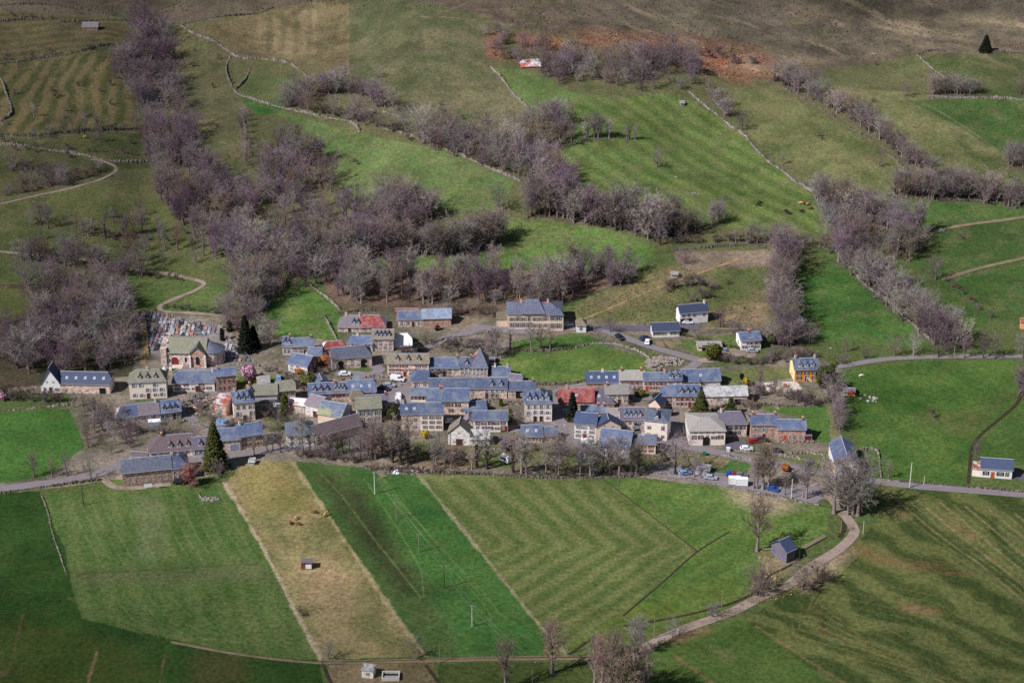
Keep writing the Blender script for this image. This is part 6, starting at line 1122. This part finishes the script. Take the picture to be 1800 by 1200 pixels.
pole(1517, 938, 4.6, 'bent pale pole in the outer verge of the lane curve', 'concrete', 0, .1); pole(857, 866, 7, 'thin pole standing in reddish soil at the top of the mown field', 'pole', 0, .08); pole(1086, 860, 6.5, 'thin pole by the field wall near the garden ditch', 'pole', 0, .08); pole(997, 1150, 7, 'pale pole beside the lowest fence corner', 'pole', 0); pole(773, 1165, 6.5, 'plain pole on the bottom track east of the dry field', 'pole', 0, .12); pole(1150, 1122, 7.5, 'tall pole beside the lane near the forked tree', 'pole', 0); pole(1405, 985, 7, 'dark pole close to the boarded field barn', 'poledark', 0, .12); pole(1297, 845, 8, 'slim pole rising behind the white containers', 'pole', 0, .1); pole(1624, 851, 3, 'short white post by the eastern road', 'concrete', 0, .12)
pole(778, 785, 8, 'slim pole in the garden of the cream arched house', 'pole', 0, .1); pole(1453, 634, 5, 'slim lamp post beside the eastern lane', 'pole', 0, .06, 1); pole(692, 735, 6, 'lamp post on the corner by the orange gable', 'wire', 0, .06, 1); pole(986, 775, 6, 'lamp post near the low cottages', 'wire', 0, .06, 1); pole(1410, 846, 6, 'lamp post on the road above the car park', 'wire', 0, .06, 1); pole(1677, 626, 4, 'slim white post on the lane to the east', 'concrete', 0, .08)
def cable(a, b, label, sag=.6, offs=(-.7, .7)):
    q = MB(); d = (b-a); n = Vector((-d.y, d.x, 0)).normalized()
    for o in offs:
        pr = None
        for i in range(13):
            t = i/12; p = a+d*t+n*o*0+Vector((o, 0, -sag*4*t*(1-t)))
            if pr is not None: q.tube(pr, p, .022, .022, M['wire'], 3)
            pr = p
    tag(q.build('power_line'), label, 'cable')
for i, lb in enumerate(('power line from the thick concrete pole to the second pole', 'power line from the second to the mid strip pole', 'power line between the mid strip pole and the dark wooden pole', 'power line from the dark wooden pole to the pole by the wheel mark loop', 'lowest power line running toward the reddish poplars')): cable(pt[i], pt[i+1], lb)
# ---------------------------------------------------------------- vehicles
CAR = {}
def car_meshes(kind, c):
    if (kind, c) in CAR: return CAR[kind, c]
    pm = mat('car_paint_'+c, {'white': (226,228,234), 'silver': (160,164,176), 'black': (34,36,48), 'blue': (40,78,150), 'red': (140,34,36), 'navy': (36,46,82), 'sky': (120,150,190), 'grey': (110,112,122)}[c], None, rough=.3, spec=.6)
    if kind == 'car': low = [(-2.1,.3),(2.1,.3),(2.12,.75),(1.3,.95),(-1.9,1.0),(-2.12,.8)]; cab = [(-1.85,.97),(1.05,.93),(.45,1.46),(-1.35,1.48)]; w = .86; wx = 1.32; r = .32
    else: low = [(-2.5,.35),(2.5,.35),(2.52,.95),(1.9,1.15),(-2.5,1.2)]; cab = [(-2.5,1.18),(1.85,1.12),(1.1,2.0),(-2.45,2.05)]; w = .95; wx = 1.6; r = .36
    def prism(P, w0, w1, m_):
        b = MB(); n = len(P); ym = max(p[1] for p in P); A = [(x, -(w0 if z < ym-.01-.2 else w1), z) for x, z in P]; B_ = [(x, -y, z) for x, y, z in A]
        b.poly(A, m_); b.poly(B_[::-1], m_)
        for i in range(n): j = (i+1) % n; b.poly([A[j], A[i], B_[i], B_[j]], m_)
        return b
    body = prism(low, w, w, pm); top = prism(cab, w*.96, w*.84, pm); k = len(body.v); body.v += top.v; body.f += [tuple(i+k for i in f) for f in top.f]; body.m += top.m
    g_ = MB(); zc = cab[0][1]; zt = cab[2][1]
    for s_ in (-1, 1):
        x0 = cab[3][0]+.25 if kind == 'car' else .2; x1 = cab[2][0]+.1; P = [(x0, s_*(w*.96+.012), zc+.1), (x1+.3, s_*(w*.96+.012), zc+.1), (x1, s_*(w*.87+.012), zt-.1), (x0+.1, s_*(w*.87+.012), zt-.1)]; g_.poly(P if s_ < 0 else P[::-1], M['glass'])
    xa, xb = cab[1][0], cab[2][0]; g_.poly([(xa+.01, -w*.8, zc+.08), (xa+.01, w*.8, zc+.08), (xb+.03, w*.75, zt-.06), (xb+.03, -w*.75, zt-.06)], M['glass'])
    if kind == 'car': g_.poly([(cab[0][0]+.02, w*.8, zc+.1), (cab[0][0]+.02, -w*.8, zc+.1), (cab[3][0]-.03, -w*.75, zt-.06), (cab[3][0]-.03, w*.75, zt-.06)], M['glass'])
    ty = MB(); ty.tube((0,-.1,0), (0,.1,0), r, r, M['void'], 12); ty.tube((0,-.11,0), (0,.11,0), r*.55, r*.55, M['wire'], 8); hl = MB(); hl.box(-.04, .04, -.16, .16, -.08, .08, M['whitepaint'])
    CAR[kind, c] = (body.mesh('body'), g_.mesh('window_glass'), ty.mesh('wheel'), hl.mesh('headlight'), wx, r, w, low); return CAR[kind, c]
def car(u, v, rot, kind, c, label):
    b, g_, t, hl, wx, r, w, low = car_meshes(kind, c); p = W(u, v); p.z += .16; o = tag(empty('parked_car' if kind == 'car' else 'parked_van', p, R(rot)), label, kind); put('body', b, None, o); put('windows', g_, None, o)
    for x in (-wx, wx):
        for y in (-w+.05, w-.05): put('wheel', t, None, o, (x, y, r))
    for y in (-.6, .6): put('headlight', hl, None, o, (low[2][0]+.01, y, .68))
for a in ((606,660,5,'car','white','white car parked below the huge stone barn'), (699,669,-12,'van','white','white van in front of the tan roofed house'), (684,680,0,'car','silver','silver car by the retaining wall of the square'), (675,685,-20,'car','navy','dark blue car on the tarmac square'), (700,706,100,'van','white','white van parked facing the white fronted house'), (701,698,100,'car','white','white car just above the white van on the square'),
    (793,743,15,'car','white','white car behind the clipped hedge and cream house'), (1035,781,8,'van','white','white van at the corner of the crossroads house'), (490,667,95,'car','sky','pale blue car near the small pale roofed barn'), (492,716,10,'car','silver','silver car beside the slim cypress'), (394,748,-20,'van','sky','blue and white van behind the spruce barn roofs'), (316,850,3,'car','black','black car in front of the long barn dwelling'),
    (975,578,0,'car','red','red car parked under the mansion wing'), (998,573,10,'car','silver','silver car between mansion and pavilion'), (1089,595,-60,'car','black','black car on the bend above the tumbled wall'), (1133,597,40,'car','navy','dark car beside the white one near the new house'), (1138,603,80,'car','white','white car at the corner of the new long white house'), (1322,619,0,'car','silver','silver car before the dark shuttered white house'),
    (1326,778,10,'car','red','dark red car in front of the blue shuttered house'), (1341,776,-5,'car','black','dark car beside the red one'), (1312,791,0,'car','white','white car alone on the road below the farmhouses'), (1204,834,15,'car','sky','pale teal car at the west end of the car park'), (1249,842,-10,'car','silver','silver car on the field side of the car park'), (1287,836,0,'car','blue','blue car in the row at the back of the car park'), (1295,838,0,'car','red','reddish car in the row at the back of the car park'), (1302,838,0,'car','grey','grey car in the row at the back of the car park'), (1358,862,-30,'car','blue','bright blue car among the tall car park trees'),
    (1208,569,0,'car','white','white car standing in the cellar garage of the highest new house'), (548,623,30,'car','silver','light car by the brick chimney end of the joined stone house'), (1153,774,20,'car','grey','grey car beside the cream orange shuttered house'), (1157,699,0,'car','black','dark car in the lane near the crimson shutters')): car(*a)
def simple(u, v, name, label, cat, fn, rot=0):
    b = MB(); fn(b); p = W(u, v); p.z += .1; return tag(b.build(name, None, p, R(rot)), label, cat)
def cont(b): b.box(-1.9, 1.9, -1, 1, .3, 2.5, M['whitepaint']); [b.box(x, x+.06, -1.05, 1.05, .28, 2.55, M['greyr']) for x in (-1.93, 1.87)]; b.box(-1.95, 1.95, -1.05, 1.05, 2.5, 2.6, M['whitepaint']); [b.tube((x, -.9, .3), (x, .9, .3), .28, .28, M['void'], 8) for x in (-1.2, 1.2)]
simple(1291, 851, 'market_trailer', 'left one of the two white box trailers in the car park', 'trailer', cont); simple(1303.5, 853, 'market_trailer', 'right one of the two white box trailers in the car park', 'trailer', cont, -4)
def carav(b): b.box(-2, 2, -1, 1, .5, 1.6, M['whitepaint']); b.hexa([(-2,-1,1.6),(2,-1,1.6),(2,1,1.6),(-2,1,1.6),(-1.5,-.95,2.5),(1.6,-.95,2.5),(1.6,.95,2.5),(-1.5,.95,2.5)], M['whitepaint']); b.box(-1.2, 1.0, -1.02, -1, 1.3, 2.0, M['glass']); b.tube((-.1,-1,.35), (-.1,1,.35), .32, .32, M['void'], 8)
simple(888, 812, 'caravan', 'old white caravan in the orchard below the houses', 'caravan', carav, -40)
def bale(b): b.box(-1.6, 1.6, -1.2, 1.2, 0, .15, M['pole']); [b.box(x, x+.1, y, y+.1, 0, 2.2, M['s_red']) for x in (-1.6, 1.5) for y in (-1.2, 1.1)]; b.box(-1.5, 1.5, 1.0, 1.1, .2, 2, M['whitepaint']); b.box(-1.5, -.4, -1.1, 1, .2, 1.7, M['s_rust']); b.box(-.35, 1.4, -1.1, .95, .2, 1.5, M['whitepaint']); b.box(-1.8, 1.8, -1.3, 1.4, 2.2, 2.3, M['mauve'])
simple(540, 997, 'hay_feeder', 'red and white hay feeder standing alone in the dry field', 'feeder', bale)
def basin(b): b.box(-2.4,2.4,-1.7,-1.4,-.2,.9,M['concrete']); b.box(-2.4,2.4,1.4,1.7,-.2,.9,M['concrete']); b.box(-2.4,-2.1,-1.4,1.4,-.2,.9,M['concrete']); b.box(2.1,2.4,-1.4,1.4,-.2,.9,M['concrete']); b.box(-2.1,2.1,-1.4,1.4,-.2,.2,M['void']); b.box(-1.9,1.9,-.3,0,.2,.5,M['greyr'])
simple(687, 1190, 'concrete_basin', 'square concrete basin next to the flat roofed concrete shed', 'basin', basin)
def tarp(b):
    for k in range(9): a = k*.7; b.tube((math.cos(a)*.9, math.sin(a)*.6, 0), (math.cos(a)*.3, math.sin(a)*.2, .9+.3*math.sin(a*2)), .5, .28, M['whitepaint' if k % 3 else 's_blue'], 6)
simple(697, 832, 'covered_heap', 'heap covered by white and blue sheeting beside the stone pile', 'heap', tarp)
def heap(u, v, n, rx, ry, m_, label, name='stone_heap', s0=.25, s1=.6, hz_=.5):
    b = MB(); c = W(u, v); g = random.Random(int(u))
    for _ in range(n):
        r = math.sqrt(g.random()); a = g.uniform(0, 6.28); x, y = rx*r*math.cos(a), ry*r*math.sin(a); z = float(Hh(c.x+x, c.y+y))-c.z+g.uniform(-.1, hz_*(1-r)+.05); s = g.uniform(s0, s1); P = [(x+sx*s*g.uniform(.6, 1), y+sy*s*g.uniform(.6, 1), z+sz*s*.6*g.uniform(.6, 1)) for sz in (-1, 1) for sx, sy in ((-1,-1),(1,-1),(1,1),(-1,1))]; b.hexa(P, M[m_] if isinstance(m_, str) else M[g.choice(m_)])
    tag(b.build(name, None, c), label, 'heap', None, 'stuff' if n >= 40 else None)
heap(712, 826, 170, 10, 3.2, ('rubble', 'pole', 'pole', 'drystone'), 'long pile of stones and cut logs on the field edge', 'log_pile', .2, .55, 1.2); heap(1168, 636, 110, 7, 4, 'rubble', 'tumbled pale stone ruin above the eastern row', 'stone_heap', .3, .7, 1.6); heap(1150, 642, 50, 3, 5, 'rubble', 'steep grey boulder heap at the edge of the round meadow', 'stone_heap', .3, .8, 1.6)
heap(360, 714, 150, 8, 7, ('s_rust', 'drystone', 'greyr', 'pole', 's_brown', 'pole', 'drystone', 'drydark', 's_brown'), 'cluttered scrap and firewood yard beside the rusty barn', 'scrap_pile', .2, .6, .7); heap(366, 877, 30, 3, 1.5, 'rubble', 'small stone heap with a white stone in the field corner', 'stone_heap', .2, .5); heap(590, 806, 60, 14, 1.2, 'drystone', 'loose stones lining the foot path under the stable', 'stone_heap', .15, .4, .3); heap(790, 600, 70, 10, 2.5, ('rubble', 'drydark'), 'rocks strewn beside the lane to the mansion', 'stone_heap', .3, .8, .5)
heap(1530, 700, 14, 4, 3, ('greyr', 'rubble'), 'pale wrapped lumps lying by the low garden shed', 'stone_heap', .2, .6, .3); heap(995, 178, 6, .8, .6, 'rubble', 'single pale boulder in the pasture under the bracken wood', 'boulder', .4, .7, .6); heap(1188, 312, 5, .5, .4, 'rubble', 'small pale boulder in the striped cattle pasture', 'boulder', .3, .5, .4); heap(1218, 340, 14, 3, 1, 'rubble', 'low rock outcrop in the cattle pasture', 'stone_heap', .2, .5, .2); heap(1340, 345, 1, .1, .1, 'rubble', 'tiny stone in the cattle pasture', 'boulder', .2, .3, .1)
heap(1655, 405, 8, 1, .6, 'pale', 'metal water tank on the upper tan track', 'water_tank', .4, .7, .6); heap(1368, 880, 40, 8, 1.5, 'rubble', 'gravelly stones on the bleached slope under the car park', 'stone_heap', .1, .35, .2); heap(1535, 95, 12, 2.5, 1, 'rubble', 'scattered pale rocks on the moor', 'stone_heap', .2, .5, .2)
def logs(b):
    for i in range(5): b.tube((-5, .3*i, .2), (5, .3*i+.4, .3+.1*(i % 2)), .16, .14, M['pole'], 6)
simple(1435, 955, 'log_stack', 'long pale logs lying beside the lane curve', 'log stack', logs, 40); simple(1347, 967, 'log_stack', 'pale beam behind the field barn', 'log stack', logs, 0).scale = (.3, .5, .6)
def panel(b): b.box(-1.2, 1.2, -.05, .05, .2, 2.2, M['s_sky']); [b.box(x, x+.1, -.1, -.05, -.2, 2.3, M['pole']) for x in (-1.2, 1.1)]
simple(627, 671, 'notice_board', 'pale blue panel fixed to the village retaining wall', 'panel', panel); 
def bin_(m_):
    def f(b): b.hexa([(-.5,-.4,0),(.5,-.4,0),(.5,.4,0),(-.5,.4,0),(-.6,-.5,1.2),(.6,-.5,1.2),(.6,.5,1.2),(-.6,.5,1.2)], M[m_]); b.box(-.65, .65, -.55, .55, 1.2, 1.32, M[m_])
    return f
M['yellow'] = mat('yellow_plastic', (230,186,30), rough=.5); M['green'] = mat('green_plastic', (60,120,80), rough=.5)
simple(1465, 829, 'letter_box', 'bright yellow box by the road at the bell-cast roofed barn', 'box', bin_('yellow')).scale.z = 1.6; simple(1463, 817, 'road_sign', 'small blue and white sign near the bell-cast roofed barn', 'sign', lambda b: (b.tube((0,0,0),(0,0,2),.05,.05,M['wire'],5), b.box(-.4,.4,-.05,.05,1.5,2.2,M['s_blue'])))
simple(1238, 800, 'waste_bin', 'green bin beside the road under the pale house', 'bin', bin_('green')); simple(1280, 793, 'waste_bin', 'white bin at the kerb of the dark yard', 'bin', bin_('whitepaint')); simple(1274, 618, 'water_tank', 'blue tank beside the flat roofed shed', 'tank', bin_('s_blue')); simple(996, 727, 'waste_container', 'blue container against the hotel-like house car yard', 'container', bin_('s_blue')).scale = (2, 1.2, 1.2)
simple(390, 728, 'waste_container', 'turquoise trailer by the rusty barn', 'trailer', bin_('s_mint')).scale = (2.4, 1.2, .8); simple(272, 747, 'greenhouse', 'small white frame greenhouse below the row under the manor', 'greenhouse', lambda b: (b.box(-2,2,-1,1,0,1.6,M['s_sky']), b.hexa([(-2.1,-1.1,1.6),(2.1,-1.1,1.6),(2.1,1.1,1.6),(-2.1,1.1,1.6),(-2,-.1,2.3),(2,-.1,2.3),(2,.1,2.3),(-2,.1,2.3)], M['whitepaint'])), 8)
def gate(b): [b.box(x, x+.08, -.04, .04, 0, 1.3, M['wire']) for x in (-2, -1, 0, 1, 2)]; [b.box(-2, 2.08, -.03, .03, z, z+.05, M['wire']) for z in (.3, .7, 1.15)]
simple(588, 1168, 'field_gate', 'metal gate at the bottom corner below the dry field', 'gate', gate); simple(1263, 836, 'railing', 'white looped railing at the back of the car park', 'railing', gate).scale = (1.6, 1, .8); simple(1337, 695, 'field_gate', 'small gate near the crooked tree', 'gate', gate)
simple(770, 580, 'digger', 'small orange tractor parked on the earth yard under the azure roof', 'tractor', lambda b: (b.box(-1,.8,-.5,.5,.6,1.3,M['s_orange']), b.box(-.9,.1,-.5,.5,1.3,2.2,M['glass']), b.box(-.95,.15,-.55,.55,2.2,2.3,M['s_orange']), b.tube((-.7,-.7,.6),(-.7,.7,.6),.6,.6,M['void'],10), b.tube((.8,-.6,.4),(.8,.6,.4),.4,.4,M['void'],10)), 20)
simple(1365, 795, 'trampoline', 'round dark trampoline in the garden by the road', 'trampoline', lambda b: (b.tube((0,0,.8),(0,0,.86),1.7,1.7,M['s_dark'],16), [b.tube((1.6*math.cos(a),1.6*math.sin(a),0),(1.6*math.cos(a),1.6*math.sin(a),.8),.06,.06,M['wire'],5) for a in (0,1.57,3.14,4.71)])); simple(1347, 789, 'swing_frame', 'yellow legged swing frame in the garden by the road', 'swing', lambda b: ([b.tube((x,y,0),(x*.8,0,2.2),.06,.06,M['yellow'],5) for x in (-1.5,1.5) for y in (-.9,.9)], b.tube((-1.2,0,2.2),(1.2,0,2.2),.06,.06,M['yellow'],5)))
simple(283, 852, 'laundry_line', 'white sheets drying against the long stone barn', 'laundry', lambda b: (b.box(-5,-2.4,-.03,.03,.5,1.7,M['whitepaint']), b.box(-1.4,.8,-.03,.03,.5,1.6,M['pinkr']), [b.tube((x,0,0),(x,0,1.9),.05,.05,M['pole'],5) for x in (-5.2,1)], b.tube((-5.2,0,1.75),(1,0,1.75),.02,.02,M['wire'],3)), 8).location.y -= 2
simple(1427, 672, 'slide', 'small white slide below the bright yellow house', 'slide', lambda b: (b.slab([(0,-.3,.2),(0,.3,.2),(1.8,.3,1.6),(1.8,-.3,1.6)][::-1], .08, M['whitepaint']), b.box(1.8,1.9,-.3,.3,0,1.7,M['whitepaint'])), 150)
simple(1380, 681, 'play_house', 'orange garden toy on the pale gravel', 'toy', bin_('s_orange')); simple(490, 712, 'garden_table', 'dark garden parasol frame near the slim cypress', 'parasol', lambda b: (b.tube((0,0,0),(0,0,1.9),.05,.05,M['pole'],5), b.tube((0,0,1.8),(0,0,2.3),1.5,.05,M['s_dark'],8)))
# ---------------------------------------------------------------- cattle: one skinned body each
def cow_mesh(name, m_, graze):
    me = bpy.data.meshes.new(name); hz_, hx = (.35, 1.35) if graze else (1.45, 1.5)
    V_ = [(0,0,1.12),(-.75,0,1.15),(.55,0,1.12),(.95,0,1.2 if not graze else 1.0),(hx,0,hz_+.05),(hx+.38,0,hz_-.12)]; E_ = [(0,1),(0,2),(2,3),(3,4),(4,5)]; Rr = [.40,.33,.36,.22,.16,.09]
    for x, b in ((-.72, 1), (.62, 2)):
        for y in (-.24, .24):
            k = len(V_); V_ += [(x, y, .78), (x+(.06 if x < 0 else -.02), y, .42), (x, y, .03)]; E_ += [(b, k), (k, k+1), (k+1, k+2)]; Rr += [.17, .085, .06]
    k = len(V_); V_ += [(-1.1, 0, 1.05), (-1.15, 0, .5)]; E_ += [(1, k), (k, k+1)]; Rr += [.06, .04]
    me.from_pydata(V_, E_, []); o = bpy.data.objects.new('tmp', me); COL.objects.link(o); md = o.modifiers.new('s', 'SKIN'); sv = me.skin_vertices[0].data
    for i, r in enumerate(Rr): sv[i].radius = (r, r)
    sv[0].use_root = True; o.modifiers.new('u', 'SUBSURF').levels = 1; bpy.context.view_layer.update(); out = bpy.data.meshes.new_from_object(o.evaluated_get(bpy.context.evaluated_depsgraph_get())); out.name = name; out.materials.clear(); out.materials.append(M[m_]); bpy.data.objects.remove(o); out.polygons.foreach_set('use_smooth', [True]*len(out.polygons)); return out
M['cowblack'] = mat('black_hide', (22,20,22), (38,34,34), scale=2, rough=.8); M['cowtan'] = mat('tan_hide', (186,136,88), (206,164,116), scale=2, rough=.8); M['cowbrown'] = mat('brown_hide', (110,60,38), (132,78,48), scale=2, rough=.8); M['cowpale'] = mat('pale_hide', (220,200,170), (230,214,190), rough=.8)
COWS = {(m_, g_): cow_mesh('cow', m_, g_) for m_ in ('cowblack', 'cowtan', 'cowbrown', 'cowpale') for g_ in (0, 1)}
for u, v, m_, g_, r_, lb, gr in ((1335,358,'cowblack',1,20,'black cow, upper one of the pair farthest from the herd','') , (1333,362,'cowblack',1,170,'black cow, lower one of the pair farthest from the herd',''), (1381,373,'cowblack',1,30,'black cow at the western end of the lower herd',''), (1387,377,'cowblack',1,160,'black cow just below the western end cow',''), (1409,373,'cowblack',1,10,'black cow in the middle of the pasture herd',''), (1416,361,'cowblack',0,0,'black cow standing among the tan ones',''), (1460,363,'cowblack',1,90,'black cow nearest the pasture wall',''), (1455,379,'cowblack',1,190,'black cow lowest by the hedge belt',''),
    (1408,359,'cowtan',1,170,'tan cow leading the small tan group',''), (1420,361,'cowtan',1,20,'tan cow behind the black one among the tan group',''), (1424,368,'cowbrown',1,10,'reddish brown cow below the tan group',''), (150,243,'cowtan',1,20,'pale tan cow alone on the western slope',''), (1514,663,'cowpale',1,10,'cream coloured calf in the big eastern meadow',''),
    (521,913,'cowtan',1,40,'light chestnut horse-like cow at the top of the dry field trio',''), (510,921,'cowbrown',1,100,'brown cow at the west of the dry field trio',''), (524,923,'cowbrown',1,0,'dark brown cow lowest of the dry field trio',''), (553,902,'cowbrown',1,180,'brown cow near the eastern fence of the dry field',''), (572,907,'cowtan',0,60,'tan cow right by the eastern fence of the dry field',''), (645,456,'cowpale',1,0,'','')):
    if not lb: continue
    p = W(u, v); tag(put('cow', COWS[m_, g_], None, None, p, R(r_), .88), lb, 'cow')
